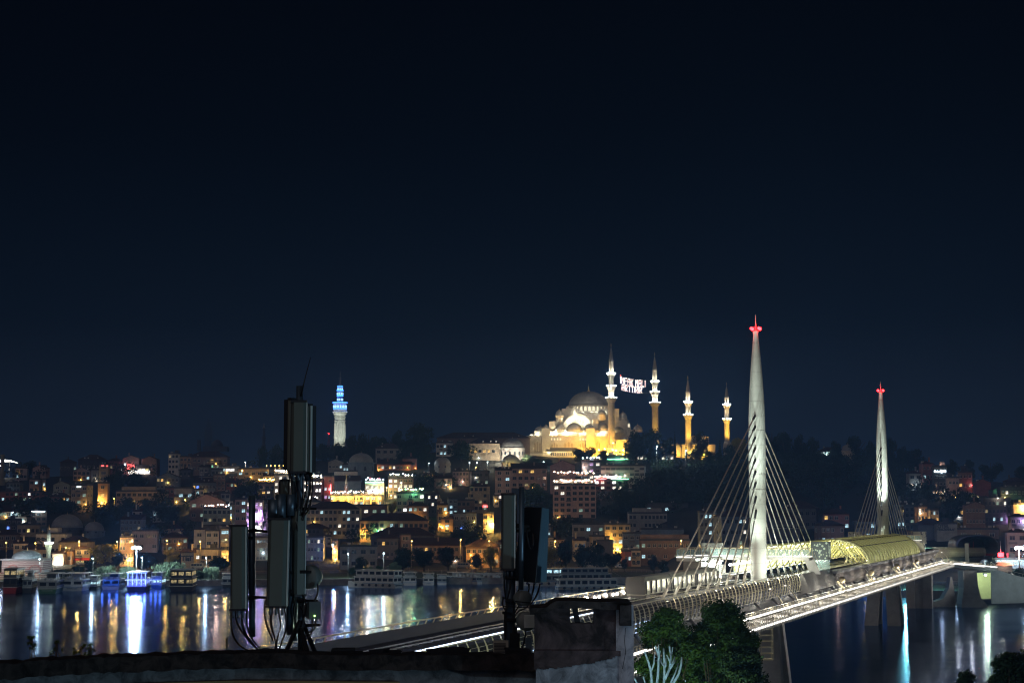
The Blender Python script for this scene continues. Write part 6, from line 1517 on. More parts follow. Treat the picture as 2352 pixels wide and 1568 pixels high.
# ================================================================== vehicles on the waterfront road
def road_vehicle(name, label, u, vb, Lv, Hv, bodym, heading=0, litw='-', cat='van'):
    p = hit(u, vb); T = thing(name, label, cat, (p.x, p.y, p.z + .1), R(heading)); b = MB(); W = 2.1 if Lv < 8 else 2.5
    pr = [(-Lv / 2, .45), (Lv / 2, .45), (Lv / 2 + .05, 1.0), (Lv / 2 - .25, Hv * .55), (Lv / 2 - (1.1 if Lv < 8 else .35), Hv * .93), (Lv / 2 - (1.6 if Lv < 8 else .8), Hv), (-Lv / 2 + .2, Hv), (-Lv / 2, Hv * .92)]
    b.prism(pr, -W / 2, W / 2, 0); obj('body', b.mesh('body', [bodym]), T)
    n = 4 if Lv < 8 else 8
    for i in range(n):
        g = MB(); x = -Lv / 2 + .5 + (Lv - (2.0 if Lv < 8 else 1.3)) * (i + .5) / n; 
        for sg in (-1, 1): g.box((x, sg * (W / 2 + .01), Hv * .72), ((Lv - 2) / n * .86, .04, Hv * .26))
        obj('window', g.mesh('window', [gl]), T)
    g = MB(); g.hexa([(Lv / 2 - .22, -W * .44, Hv * .57), (Lv / 2 - .2, -W * .44, Hv * .57), (Lv / 2 - .2, W * .44, Hv * .57), (Lv / 2 - .22, W * .44, Hv * .57), (Lv / 2 - (1.05 if Lv < 8 else .36), -W * .42, Hv * .9), (Lv / 2 - (1.0 if Lv < 8 else .32), -W * .42, Hv * .9), (Lv / 2 - (1.0 if Lv < 8 else .32), W * .42, Hv * .9), (Lv / 2 - (1.05 if Lv < 8 else .36), W * .42, Hv * .9)]); obj('windscreen', g.mesh('windscreen', [gl]), T)
    for x in (-Lv * .32, Lv * .32):
        for sg in (-1, 1): g = MB(); g.tube([(x, sg * W * .42, .45), (x, sg * (W / 2 + .02), .45)], .45, 14); g.tube([(x, sg * (W / 2 + .02), .45), (x, sg * (W / 2 + .04), .45)], .24, 10, 1); obj('wheel', g.mesh('wheel', [bk, pole_m]), T)
    for sg in (-1, 1): g = MB(); g.box((Lv / 2 + .03, sg * W * .36, .85), (.08, .35, .22)); obj('headlight', g.mesh('headlight', [bw]), T); g = MB(); g.box((-Lv / 2 - .02, sg * W * .4, 1.0), (.06, .2, .35)); obj('tail_light', g.mesh('tail_light', [glow('tail', (1, .05, .03), .8)]), T)
road_vehicle('minibus', 'cream minibus under the amber lamp behind the willows', 198, 568.5, 7.2, 2.8, mat('van_cream', (.62, .54, .36), .4, var=0))
road_vehicle('minibus', 'tan minibus parked near the bare-limbed tree', 464, 567.5, 7.0, 2.7, mat('van_tan', (.45, .38, .28), .4, var=0))
road_vehicle('coach', 'long cream coach parked behind the plane trees', 595, 568.5, 12.5, 3.4, mat('coach_cream', (.5, .42, .3), .4, var=0), cat='bus')
road_vehicle('van', 'white van beside the coach\'s nose', 621, 568, 5.2, 2.2, mat('van_white', (.6, .6, .6), .4, var=0), 180)
# low fence posts along the road
T = thing('road_railing', 'low railing between the grass and the waterfront road', 'railing'); b = MB()
for i in range(130):
    x = -60 + i * 2.2; y = shore(x) + 62; z = terrain(x, y); b.bar((x, y, z), (x, y, z + 1), .07); b.bar((x, y, z + .95), (x + 2.2, shore(x + 2.2) + 62, terrain(x + 2.2, shore(x + 2.2) + 62) + .95), .06)
obj('rails', b.mesh('rails', [pole_m]), T)
# ================================================================== bridgehead on the right shore
concr = mat('head_concrete', (.20, .21, .22), .8, var=.3, scale=.3)
def bridgehead():
    # tunnel mouth: a flared egg-shaped ring
    c = at(978, 546.5, 706); T = thing('tunnel_portal', 'rounded dark tunnel mouth of the metro line', 'tunnel', tuple(c)); b = MB(); n = 36; P = []
    for (rx, rz, y) in ((7.5, 4.1, 0), (8.0, 4.5, -.4), (8.3, 4.8, 1.5), (8.2, 4.7, 14), (7.0, 3.9, 14.2), (4.6, 3.3, 13), (4.7, 3.4, 2.5), (7.5, 4.1, 0)):
        for k in range(n):
            a = 2 * math.pi * k / n; e = .8; ca, sa = math.cos(a), math.sin(a); P.append((rx * math.copysign(abs(ca) ** e, ca) + (1.0 if rx < 6 else 0), y, rz * math.copysign(abs(sa) ** e, sa)))
    b.add(P, [(i * n + k, i * n + (k + 1) % n, (i + 1) * n + (k + 1) % n, (i + 1) * n + k) for i in range(7) for k in range(n)], 0, True); obj('ring', b.mesh('ring', [mat('portal_steel', (.16, .18, .22), .35, .5, var=.15)]), T)
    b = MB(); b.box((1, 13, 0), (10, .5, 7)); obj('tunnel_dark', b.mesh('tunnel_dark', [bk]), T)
    b = MB(); b.bar((2, 0, -2.8), (5.8, 0, -2.8), .3, .9); b.bar((-3.4, 1, -3.2), (-3.0, 1, 1.5), .25); b.bar((-1.5, 1, -3.2), (-1.5, 1, 2.2), .2); obj('portal_gantry', b.mesh('portal_gantry', [bred, frames[1]]), T)
    # curved abutment pier and the lit wall behind it
    p = Vector((143, 590, 0)); T = thing('abutment', 'curved concrete abutment with yellow-green lit wall under the walkway', 'abutment', tuple(p)); b = MB()
    b.prism([(-1, -1), (8, -1), (7, .8), (5.2, 3), (4.3, 6.5), (4.0, 11.5), (-.4, 11.5), (-.2, 6), (-1, 1)], -2, 5, 0); b.prism([(-12, -1), (-2.4, -1), (-2.4, 3), (-3, 7), (-3.4, 9.5), (-3.9, 9.5), (-4.4, 6), (-6.4, 2.6), (-12, .8)], 0, 5, 0); obj('curved_pier', b.mesh('curved_pier', [concr]), T)
    b = MB(); b.box((9, 18, 6), (12, .6, 8.5)); obj('lit_wall', b.mesh('lit_wall', [mat('lit_plaster', (.5, .55, .38), .8, var=.15)]), T)
    b = MB(); b.box((8.6, 6, 10.2), (1.2, .8, .5)); b.ball((8.6, 5.4, 9.9), .3, 8, 1); obj('floodlight', b.mesh('floodlight', [frames[1], glow('bulb_c', LC['c'], 16)]), T); lamp(p + Vector((10, 10, 9.6)), (.85, 1, .55), 2600, T, .4); lamp(p + Vector((-4, 12, 9)), (.75, .85, 1), 150, T, .4)
    # ramp wall sweeping down to the quay
    T = thing('ramp_wall', 'white ramp wall sweeping down from the walkway to the quay', 'wall'); b = MB(); P = []
    for i in range(17):
        f = i / 16; x = 152.5 + 45 * f; y = 592 + 12 * f + 24 * f * f; z = 13.2 - 9.6 * (f ** .62) * (1 - .12 * f); P.append((x, y, z))
    for a, c_ in zip(P, P[1:]): b.hexa([(a[0], a[1], 1), (c_[0], c_[1], 1), (c_[0], c_[1] + .6, 1), (a[0], a[1] + .6, 1), a, c_, (c_[0], c_[1] + .6, c_[2]), (a[0], a[1] + .6, a[2])])
    obj('wall', b.mesh('wall', [mat('ramp_white', (.5, .56, .56), .7, var=.2, scale=.4)]), T); b = MB()
    for a, c_ in zip(P, P[1:]): b.bar((a[0], a[1], a[2] + 1), (c_[0], c_[1], c_[2] + 1), .1); b.bar((a[0], a[1], a[2]), (a[0], a[1], a[2] + 1), .07)
    obj('handrail', b.mesh('handrail', [bw]), T); lamp(Vector((160, 580, 9)), (.75, .95, 1), 900, T, .5); lamp(Vector((175, 592, 8)), (.75, .95, 1), 700, T, .5)
    # sea wall and paved apron
    def sl(x): return shore(x)
    b = MB(); P = [(x, sl(x)) for x in range(70, 420, 12)]
    for (x0, y0), (x1, y1) in zip(P, P[1:]): b.hexa([(x0, y0 - 3.2, -1), (x1, y1 - 3.2, -1), (x1, y1 - 1.8, -1), (x0, y0 - 1.8, -1), (x0, y0 - 3.2, 2.9), (x1, y1 - 3.2, 2.9), (x1, y1 - 1.8, 2.9), (x0, y0 - 1.8, 2.9)])
    tag(b.build('sea_wall', mat('sea_wall', (.24, .24, .23), .85, var=.3, scale=.3)), 'low grey sea wall along the right shore', 'wall')
    T = thing('apron_railing', 'thin railing along the paved apron at right', 'railing'); b = MB()
    for i in range(26):
        x = 148 + i * 1.5; y = 640; b.bar((x, y, 2.4), (x, y, 4.4), .06)
    b.bar((148, 640, 4.4), (186, 640, 4.4), .07); obj('rails', b.mesh('rails', [pole_m]), T)
    for i, (u, lb) in enumerate(((1004, 'orange kiosk roof among trees behind the ramp'),)):
        p = hit(u, 572); T = thing('kiosk', lb, 'kiosk', tuple(p)); b = MB(); b.box((0, 2, 1.3), (7, 4, 2.6)); obj('wall', b.mesh('wall', [bgr]), T); b = MB(); b.lathe([(5.4, 2.6), (5.4, 2.8), (3.2, 3.9), (.4, 4.1)], (0, 2, 0), 4, 0, False, rot=R(0)); obj('roof', b.mesh('roof', [mat('kiosk_roof', (.5, .14, .06), .7, var=.1)]), T); lamp(p + Vector((0, -3, 2.6)), (1, .6, .4), 500, T, .3)
    p = hit(1001, 562); T = thing('red_beacon_sign', 'glaring red sign on a pole left of the right floodlight', 'sign', tuple(p)); b = MB(); b.tube([(0, 0, 0), (0, 0, 9)], .12, 6); obj('pole', b.mesh('pole', [pole_m]), T); h = at(1001, 554, p.y).z - p.z; b = MB(); b.box((0, 0, h), (2.4, .4, 1.8)); obj('sign_face', b.mesh('sign_face', [glow('red_sign', (1, .03, .04), 9)]), T); lamp(p + Vector((0, -2, h)), (1, .05, .08), 5000, T, .8)
bridgehead()
# ================================================================== the rooftop in front
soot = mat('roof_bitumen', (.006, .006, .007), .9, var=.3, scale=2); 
def grime(name, c0, c1, sc_, lo=.42, hi=.6, rough=.9):
    m = bpy.data.materials.new(name); m.use_nodes = True; n = m.node_tree; b = n.nodes['Principled BSDF']; b.inputs['Roughness'].default_value = rough; b.inputs['Specular IOR Level'].default_value = .2
    t = n.nodes.new('ShaderNodeTexCoord'); z = n.nodes.new('ShaderNodeTexNoise'); z.inputs['Scale'].default_value = sc_; z.inputs['Detail'].default_value = 9; z.inputs['Roughness'].default_value = .68; z.inputs['Distortion'].default_value = .6
    r = n.nodes.new('ShaderNodeValToRGB'); r.color_ramp.elements[0].position = lo; r.color_ramp.elements[1].position = hi; r.color_ramp.elements[0].color = (*c0, 1); r.color_ramp.elements[1].color = (*c1, 1)
    n.links.new(t.outputs['Object'], z.inputs[0]); n.links.new(z.outputs['Fac'], r.inputs[0]); n.links.new(r.outputs[0], b.inputs['Base Color'])
    bu = n.nodes.new('ShaderNodeBump'); bu.inputs['Distance'].default_value = .03; bu.inputs['Strength'].default_value = .8; n.links.new(z.outputs['Fac'], bu.inputs['Height']); n.links.new(bu.outputs[0], b.inputs['Normal']); return m
plaster = grime('old_plaster', (.035, .04, .045), (.15, .165, .18), 2.6, .35, .62); darkened = grime('shaded_soot_render', (.012, .010, .010), (.10, .072, .072), 1.3, .42, .72); lit_side_p = grime('lit_side_plaster', (.16, .18, .20), (.42, .46, .50), 3.2, .3, .55); crust = grime('crusty_edge', (.006, .006, .006), (.035, .03, .028), 3, .4, .6)  # front darkened with painted shade over soot stains; pier plaster painted as lit
yell = mat('ochre_plaster', (.20, .16, .07), .9, var=.3, scale=1.)
F = Vector
def front():
    T = thing('rooftop_parapet', 'long low dark parapet of the near rooftop with flaking plaster face', 'parapet')
    pts = [at(-30, 664.5, 36.6), at(60, 656.8, 38.3), at(122, 654.0, 39.4), at(235, 651.2, 40.3), at(400, 652.4, 40.2), at(540, 653.0, 40.0)]
    q = random.Random(5); tp = []
    for a, c in zip(pts, pts[1:]):
        for i in range(12): tp.append(a.lerp(c, i / 12) + F((0, 0, q.uniform(-.02, .03))))
    tp.append(pts[-1]); b = MB()
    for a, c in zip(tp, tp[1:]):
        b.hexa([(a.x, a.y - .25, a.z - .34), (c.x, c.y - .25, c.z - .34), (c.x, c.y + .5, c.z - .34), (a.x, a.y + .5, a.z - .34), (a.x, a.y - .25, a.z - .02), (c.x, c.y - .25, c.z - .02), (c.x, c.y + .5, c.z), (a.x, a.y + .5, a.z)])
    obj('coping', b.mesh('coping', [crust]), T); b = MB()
    for a, c in zip(pts, pts[1:]): b.hexa([(a.x, a.y, a.z - 4), (c.x, c.y, c.z - 4), (c.x, c.y + .35, c.z - 4), (a.x, a.y + .35, a.z - 4), (a.x, a.y, a.z - .3), (c.x, c.y, c.z - .3), (c.x, c.y + .35, c.z - .3), (a.x, a.y + .35, a.z - .3)])
    obj('plaster_face', b.mesh('plaster_face', [plaster]), T); b = MB()
    for a, c in zip(pts[1:4], pts[2:5]): b.hexa([(a.x, a.y - .1, a.z - 4), (c.x, c.y - .1, c.z - 4), (c.x, c.y, c.z - 4), (a.x, a.y, a.z - 4), (a.x, a.y - .1, a.z - .60), (c.x, c.y - .1, c.z - .60), (c.x, c.y, c.z - .60), (a.x, a.y, a.z - .60)])
    obj('ochre_band', b.mesh('ochre_band', [yell]), T); b = MB()
    for i in range(16):
        u = q.uniform(240, 530); c = at(u, 652.2, 40.4); s = q.uniform(.06, .22); b.hexa([c + F((x * s * q.uniform(.7, 1.6), y * s, z * s * q.uniform(.4, 1))) for z in (-.4, .7) for x, y in ((-1, -1), (1, -1), (1, 1), (-1, 1))])
    obj('rubble', b.mesh('rubble', [soot]), T)
    # flat roof behind the parapet
    b = MB(); b.add([(p.x, p.y + .3, p.z - 1.35) for p in pts] + [(p.x * 1.25, p.y + 9, p.z - 1.35) for p in reversed(pts)], [tuple(range(12))]); tag(b.build('flat_roof', soot), 'dark bitumen flat roof behind the parapet', 'roof')
    # ruined chimney block
    S = .0217; Y = 38.6; T = thing('chimney_block', 'ruined sooty rooftop block with shaded soot-stained front, a hole and cracked lit blue-grey plaster side', 'chimney', tuple(at(580, 640, Y))); o = at(580, 640, Y)
    P = lambda u, v, y: at(u, v, Y + y) - o
    def face(u0, u1, v0, v1, y0, y1, m=0, b=None): b = b or MB(); a = P(u0, v1, y0); c = P(u1, v0, y0); b.hexa([(a.x, y0, a.z), (c.x, y0, a.z), (c.x, y1, a.z), (a.x, y1, a.z), (a.x, y0, c.z), (c.x, y0, c.z), (c.x, y1, c.z), (a.x, y1, c.z)], m); return b
    b = MB(); face(534.5, 570, 605, 655, 0, .3, 0, b); face(594, 618, 605, 655, 0, .3, 0, b); face(570, 594, 622.5, 655, 0, .3, 0, b); face(570, 594, 605, 607, 0, .3, 0, b); obj('shaded_soot_wall', b.mesh('shaded_soot_wall', [darkened]), T)
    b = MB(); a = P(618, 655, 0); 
    b.hexa([P(616, 700, -.0), P(634, 700, -.35), P(634, 700, 1.2), P(616, 700, 1.2), P(616, 604, 0), P(633.5, 604, -.35), P(633.5, 604, 1.2), P(616, 604, 1.2)]); obj('plaster_pier', b.mesh('plaster_pier', [lit_side_p]), T)
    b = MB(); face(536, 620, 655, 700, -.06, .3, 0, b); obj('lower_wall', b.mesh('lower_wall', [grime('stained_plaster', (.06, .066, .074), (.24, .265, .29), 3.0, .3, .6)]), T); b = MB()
    for i in range(30):        # ragged edge of the painted shade and soot, sweeping to the pier
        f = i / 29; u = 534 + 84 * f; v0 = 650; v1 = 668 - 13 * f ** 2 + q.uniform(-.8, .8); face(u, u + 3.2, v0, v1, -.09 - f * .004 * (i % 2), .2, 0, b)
    obj('shaded_soot_skirt', b.mesh('shaded_soot_skirt', [darkened]), T); b = MB()
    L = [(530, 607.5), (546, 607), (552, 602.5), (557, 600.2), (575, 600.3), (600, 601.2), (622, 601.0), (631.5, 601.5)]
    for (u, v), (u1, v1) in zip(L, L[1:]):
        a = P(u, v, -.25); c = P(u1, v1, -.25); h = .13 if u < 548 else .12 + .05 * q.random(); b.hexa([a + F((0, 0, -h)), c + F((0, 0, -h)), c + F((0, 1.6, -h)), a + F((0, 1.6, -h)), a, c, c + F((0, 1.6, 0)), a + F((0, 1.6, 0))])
    obj('broken_slab', b.mesh('broken_slab', [crust]), T); b = MB(); face(620, 631.5, 604.5, 625, -.42, -.15, 0, b); obj('dark_patch', b.mesh('dark_patch', [crust]), T)  # darker patch at the top of the pier
    b = MB(); b.bar(P(574.5, 605, .1), P(577.5, 622.5, .15), .11, .12); b.tube([P(515, 600.5, .2), P(530, 602, .3)], .015, 4); 
    for u, v in ((503, 605.8), (540, 604.5)): b.tube([P(u, v - .6, .4), P(u + 30, v + 1.5, .5)], .014, 4)
    obj('rebar', b.mesh('rebar', [soot]), T)
    b = MB(); pts_ = [P(625.5, 627, -.36), P(624.6, 640, -.36), P(625.6, 652, -.36), P(623.6, 662, -.36), P(622.5, 668, -.36)]; b.tube(pts_, .008, 4); obj('crack', b.mesh('crack', [soot]), T)
    lamp(at(660, 640, 36), (.55, .75, 1), 60, None, 1.0, name='roof_edge_light')
    # ---------------------------------------------------------------- antennas
    pf = mat('panel_face', (.10, .13, .12), .45, var=.08, scale=1); pl = mat('panel_edge', (.50, .58, .58), .4, var=.05); pd = mat('panel_back', (.015, .02, .028), .55, var=.1); st = mat('mast_steel', (.09, .14, .19), .4, .6, var=.2, scale=3); cab = mat('cable_black', (.006, .006, .008), .5, var=0)
    Y = 41.5; s = mpp(Y)
    def panel(par, o, u0, u1, v0, v1, dy=0, tilt=0, lean=0, edge=.16, back=.5, side=1, name='panel_antenna'):
        """a sector antenna: pale rounded radome on a dark tray, end caps, two connectors below"""
        c = at((u0 + u1) / 2, (v0 + v1) / 2, Y + dy) - o; w_ = (u1 - u0) * s * .8; h = (v1 - v0) * s; R_ = obj(name, None, par, c); R_.rotation_euler = (0, R(lean), R(tilt))
        b = MB(); d = w_ * .42; prof = [(-w_ / 2, .02), (-w_ / 2 + .02, -d * .5), (-w_ * .3, -d), (w_ * .3, -d), (w_ / 2 - .02, -d * .5), (w_ / 2, .02)]
        b.prism([(x, y) for x, y in prof], -h / 2, h / 2, 0, 'z'); obj('radome', b.mesh('radome', [pf]), R_)
        b = MB(); b.box((0, .06, 0), (w_ * 1.08, .1, h * 1.005)); b.box((w_ * .5, -d * .25, 0), (.025, d * .6, h), 0, 1); b.box((0, -d * .4, h / 2 + .02), (w_ * 1.02, d * 1.25, .05)); b.box((0, -d * .4, -h / 2 - .02), (w_ * 1.02, d * 1.2, .05)); obj('tray', b.mesh('tray', [pd, pl]), R_)
        b = MB()
        for x in (-.3, 0, .3): b.tube([(x * w_, -d * .4, -h / 2 - .02), (x * w_, -d * .4, -h / 2 - .2)], .03, 8)
        obj('connector', b.mesh('connector', [st]), R_); return R_
    def pipe(par, o, pts, r, m, name, n=10): b = MB(); b.tube([at(u, v, Y + d) - o for u, v, d in pts], r, n); return obj(name, b.mesh(name, [m]), par)
    o = at(300, 650, Y); T = thing('antenna_mast', 'tall rooftop mast crowded with sector antennas, dishes and black cables', 'antenna mast', tuple(o))
    pipe(T, o, [(301.2, 660, .1), (300.4, 560, .1), (300.0, 470, .1), (299.6, 385.5, .1)], .075, st, 'pole'); pipe(T, o, [(301, 396, 0), (305, 378, 0), (310.6, 356.8, 0)], [.022, .014, .007], cab, 'whip_aerial', 5)
    pipe(T, o, [(294.5, 640, .35), (295, 560, .35), (294, 480, .35)], .06, st, 'pole'); pipe(T, o, [(252, 636, .1), (252, 560, .1), (252.1, 495, .1)], .075, st, 'pole'); pipe(T, o, [(290.3, 634, .1), (290.3, 560, .1), (290, 494, .1)], .085, st, 'pole')
    pipe(T, o, [(274.4, 521, 0), (274.4, 498.8, 0)], .15, st, 'cylinder_antenna', 16); pipe(T, o, [(281, 521, -.05), (281, 493.5, -.05)], .11, st, 'cylinder_antenna', 16); pipe(T, o, [(291, 515, 0), (291, 493.5, 0)], .1, st, 'cylinder_antenna', 16)
    panel(T, o, 285, 296, 399, 470, .5, 58); panel(T, o, 289, 308.5, 402, 470.5, -.2, 4); panel(T, o, 303.5, 315, 405, 472, .55, -50); panel(T, o, 279, 290, 480.5, 524, .3, 20)
    panel(T, o, 229, 248.6, 526.5, 607, -.1, -6, -.7); panel(T, o, 265.5, 291, 520, 604, -.3, -4, .9); panel(T, o, 289.5, 306.5, 510, 593, .1, 38)
    def clamp(par, shp): b = MB(); shp(b); obj('clamp_arm', b.mesh('clamp_arm', [soot]), par)
    for (u0, v0, u1, v1) in ((252, 529, 267, 531), (252, 537, 236, 537), (251, 596, 267, 597), (286, 513, 302, 513), (300, 508, 316, 508), (290, 572, 314, 571), (298, 600, 318, 600), (297, 625, 320, 624), (289, 472, 312, 473), (283, 519, 300, 520)): clamp(T, lambda b: b.bar(at(u0, v0, Y) - o, at(u1, v1, Y + .2) - o, .06, .06))
    for (u, v) in ((252, 530), (252, 597), (300.4, 513), (300.4, 571), (300.6, 600), (290.3, 513), (290.3, 590), (300, 473), (299.8, 405)): clamp(T, lambda b: b.tube([at(u, v - 1.6, Y + .1) - o, at(u, v + 1.6, Y + .1) - o], .12, 8))
    for a, c, d_ in (((300, 620), (284, 655), -.4), ((302, 620), (317, 656), .4), ((301, 628), (309, 656), -.4)): b = MB(); b.bar(at(*a, Y) - o, at(*c, Y + d_) - o, .07); obj('brace', b.mesh('brace', [soot]), T)
    def dish(par, o, u, v, r, dy, rz, plate=0):
        b = MB(); c = at(u, v, Y + dy) - o; D = obj('dish_antenna', None, par, c); D.rotation_euler = (R(90), 0, R(rz)); b.lathe([(.05, -.22), (r * .7, -.2), (r, -.05), (r, .14), (r * .96, .16), (.02, .17)], (0, 0, 0), 28, 0); obj('drum', b.mesh('drum', [mat('dish_grey', (.13, .16, .16), .5, var=.1)]), D)
        if plate:
            b = MB(); b.box((.05, .0, .22), (r * 1.25, r * 1.3, .1))
            for i in range(11): b.bar((-r * .56 + .05 + i * r * .112, -r * .6, .28), (-r * .56 + .05 + i * r * .112, r * .6, .28), .012)
            obj('radio_unit', b.mesh('radio_unit', [pl]), D)
    dish(T, o, 311, 576, .26, .35, -28); 
    b = MB(); b.box(at(314, 609.5, Y - .1) - o, (.26, .22, .38), .3); b.tube([at(310, 609.5, Y + .2) - o, at(312, 609.5, Y) - o], .19, 16); ru = obj('radio_unit', b.mesh('radio_unit', [mat('unit_dark', (.05, .07, .08), .5, var=.1)]), T); b = MB(); b.ball(at(314.6, 615, Y - .3) - o, .018, 6); obj('status_light', b.mesh('status_light', [glow('led_green', (.5, 1, .2), 6)]), ru)
    def cables(par, o, lst, seed, n=1):
        q = random.Random(seed)
        for L in lst:
            b = MB()
            for _ in range(n):
                pp = [at(u + q.uniform(-.8, .8), v, Y + d + q.uniform(-.1, .1)) - o for u, v, d in L]; sm = []
                for i in range(len(pp) - 1):
                    p0 = pp[max(i - 1, 0)]; p1, p2 = pp[i], pp[i + 1]; p3 = pp[min(i + 2, len(pp) - 1)]
                    for k in range(5):
                        t = k / 5; sm.append(.5 * ((2 * p1) + (p2 - p0) * t + (2 * p0 - 5 * p1 + 4 * p2 - p3) * t * t + (3 * p1 - p0 - 3 * p2 + p3) * t ** 3))
                b.tube(sm + [pp[-1]], .016, 5)
            obj('cable', b.mesh('cable', [cab]), par)
    cables(T, o, [[(289, 471, 0), (292, 482, 0), (294, 505, 0), (297, 530, 0)], [(297, 471, 0), (296, 484, 0), (299, 500, 0), (297, 520, 0)], [(304, 471, 0), (307, 485, -.1), (303, 500, 0), (299, 515, 0)], [(310, 472, .1), (310, 490, 0), (306, 504, 0), (302, 520, 0)], [(312, 473, .1), (313, 488, 0), (309, 508, 0), (303, 516, 0)],
        [(235, 608, 0), (237, 622, 0), (246, 636, .1), (256, 647, .2), (264, 654, .2)], [(241, 608, 0), (243, 628, 0), (252, 642, .1), (262, 652, .2)], [(247, 608, 0), (247, 624, 0), (254, 640, .1), (266, 653, .2)], [(231, 608, 0), (233, 634, 0), (244, 648, .1), (262, 651, .2)],
        [(272, 606, 0), (271, 622, 0), (276, 642, .1), (274, 654, .2)], [(278, 606, 0), (280, 625, 0), (276, 644, .1), (280, 654, .2)], [(284, 606, 0), (286, 626, 0), (282, 642, .1), (277, 655, .2)], [(270, 590, 0), (265, 604, -.1), (266, 622, 0), (273, 640, 0)], [(296, 594, 0), (294, 612, 0), (298, 630, 0), (300, 652, 0)], [(303, 594, 0), (306, 606, 0), (302, 630, 0), (305, 652, 0)],
        [(312, 618, 0), (311, 632, 0), (304, 642, 0), (303, 654, 0)], [(316, 618, 0), (314, 628, 0), (306, 634, .1), (300, 648, .1)], [(317, 583, 0), (318, 592, 0), (312, 604, 0)], [(300, 605, 0), (303, 615, 0), (297, 628, 0), (292, 632, 0)]], 11, 2)
    o = at(510, 650, Y); T = thing('antenna_mast', 'shorter rooftop mast with one pale panel, one dark leaning panel and two round dishes', 'antenna mast', tuple(o))
    pipe(T, o, [(510.6, 660, .1), (510.6, 600, .1), (510.4, 566, .1)], .11, st, 'pole'); pipe(T, o, [(521, 589, -.2), (521.5, 540, -.2), (521.8, 486.3, -.2)], .06, st, 'pole')
    panel(T, o, 500, 517, 494.8, 567, -.1, -10, .2); 
    b = MB(); Q = lambda u, v, d: at(u, v, Y + d) - o
    b.hexa([Q(513.5, 580, .5), Q(535, 582, 0), Q(546, 581.5, .5), Q(526, 580, .9), Q(521.5, 507, .5), Q(541.5, 506.5, 0), Q(548.5, 508, .5), Q(530, 506, .9)], 0); pn = obj('panel_antenna', b.mesh('panel_antenna', [pd]), T)
    b = MB(); b.hexa([Q(535.2, 581.5, -.03), Q(536, 581.5, -.05), Q(546.6, 581.2, .45), Q(546, 581.5, .5), Q(541.8, 507, -.03), Q(542.5, 507, -.05), Q(549.2, 508.5, .45), Q(548.5, 508, .5)], 0); obj('radome', b.mesh('radome', [mat('radome_blue', (.12, .22, .30), .4, var=.08)]), pn)
    for (u0, v0, u1, v1) in ((517, 524, 529, 526), (515, 530, 530, 530), (509, 577, 524, 578), (511, 600, 519, 599), (511, 620, 522, 620), (503, 612, 511, 613)): clamp(T, lambda b: b.bar(at(u0, v0, Y - .1) - o, at(u1, v1, Y) - o, .06))
    for (u, v) in ((521.5, 526), (521.4, 530), (521.2, 577), (510.6, 577), (510.6, 600), (510.6, 619)): clamp(T, lambda b: b.tube([Q(u, v - 1.6, -.1), Q(u, v + 1.6, -.1)], .12, 8))
    dish(T, o, 522, 597.5, .17, -.3, 30); dish(T, o, 526, 620, .215, -.3, 12, 1)
    cables(T, o, [[(504, 568, 0), (504, 585, 0), (506, 605, 0), (506, 640, .1), (507, 655, .1)], [(508, 568, 0), (510, 585, -.1), (507, 600, 0), (505, 620, 0), (506, 654, 0)], [(526, 530, -.1), (528, 540, -.1), (531, 548, -.1), (533, 543, -.1), (533, 532, 0)], [(521, 580, 0), (519, 590, 0), (514, 605, 0), (513, 650, 0)], [(534, 583, .2), (533, 592, 0), (527, 606, 0), (516, 614, 0), (513, 640, 0)], [(540, 583, .2), (537, 594, 0), (530, 604, 0)], [(503, 596, -.1), (508, 600, -.1), (506, 609, -.1), (502, 604, -.1), (503, 596, -.1)], [(526, 629, 0), (524, 640, 0), (520, 652, 0)], [(529, 583, 0), (528, 592, 0), (520, 604, 0), (514, 612, 0)]], 5, 2)
    # air conditioner on the parapet
    c = at(500.8, 648, Y - 1); T = thing('air_conditioner', 'pale slatted air conditioner box at the foot of the shorter mast', 'air conditioner', tuple(c)); b = MB(); b.box((0, 0, 0), (.33, .25, .36)); obj('casing', b.mesh('casing', [mat('ac_face', (.30, .31, .27), .6, var=.1)]), T); b = MB()
    for i in range(9): b.box((-.02, -.135, -.13 + i * .032), (.25, .02, .012))
    obj('grille', b.mesh('grille', [pd]), T); b = MB(); b.tube([(.165, -.05, -.1), (.2, -.05, -.1), (.2, -.05, .02), (.165, -.05, .02)], .008, 5); obj('handle', b.mesh('handle', [pl]), T)
    b = MB(); c = at(528.5, 645, Y - .6); T = thing('cable_box', 'small blue-grey junction box left of the ruined block', 'junction box', tuple(c)); b.box((.0, 0, 0), (.14, .12, .36)); obj('case', b.mesh('case', [st]), T); b = MB(); b.box((-.3, .05, .02), (.22, .2, .5)); b.tube([(-.3, .05, .2), (-.28, .05, .42)], .04, 6); obj('bracket', b.mesh('bracket', [soot]), T)
    # small light fixed on the roof under the mast
    lamp(at(266, 649, 45), (.55, .85, 1), 9, None, .1, name='roof_spot')
    b = MB(); b.ball(at(264.5, 651, 44) , .045, 6); tag(b.build('roof_lamp', glow('roof_lamp', (.6, .9, 1), 30)), 'small cyan-white lamp on the roof at the foot of the tall mast', 'lamp')
front()
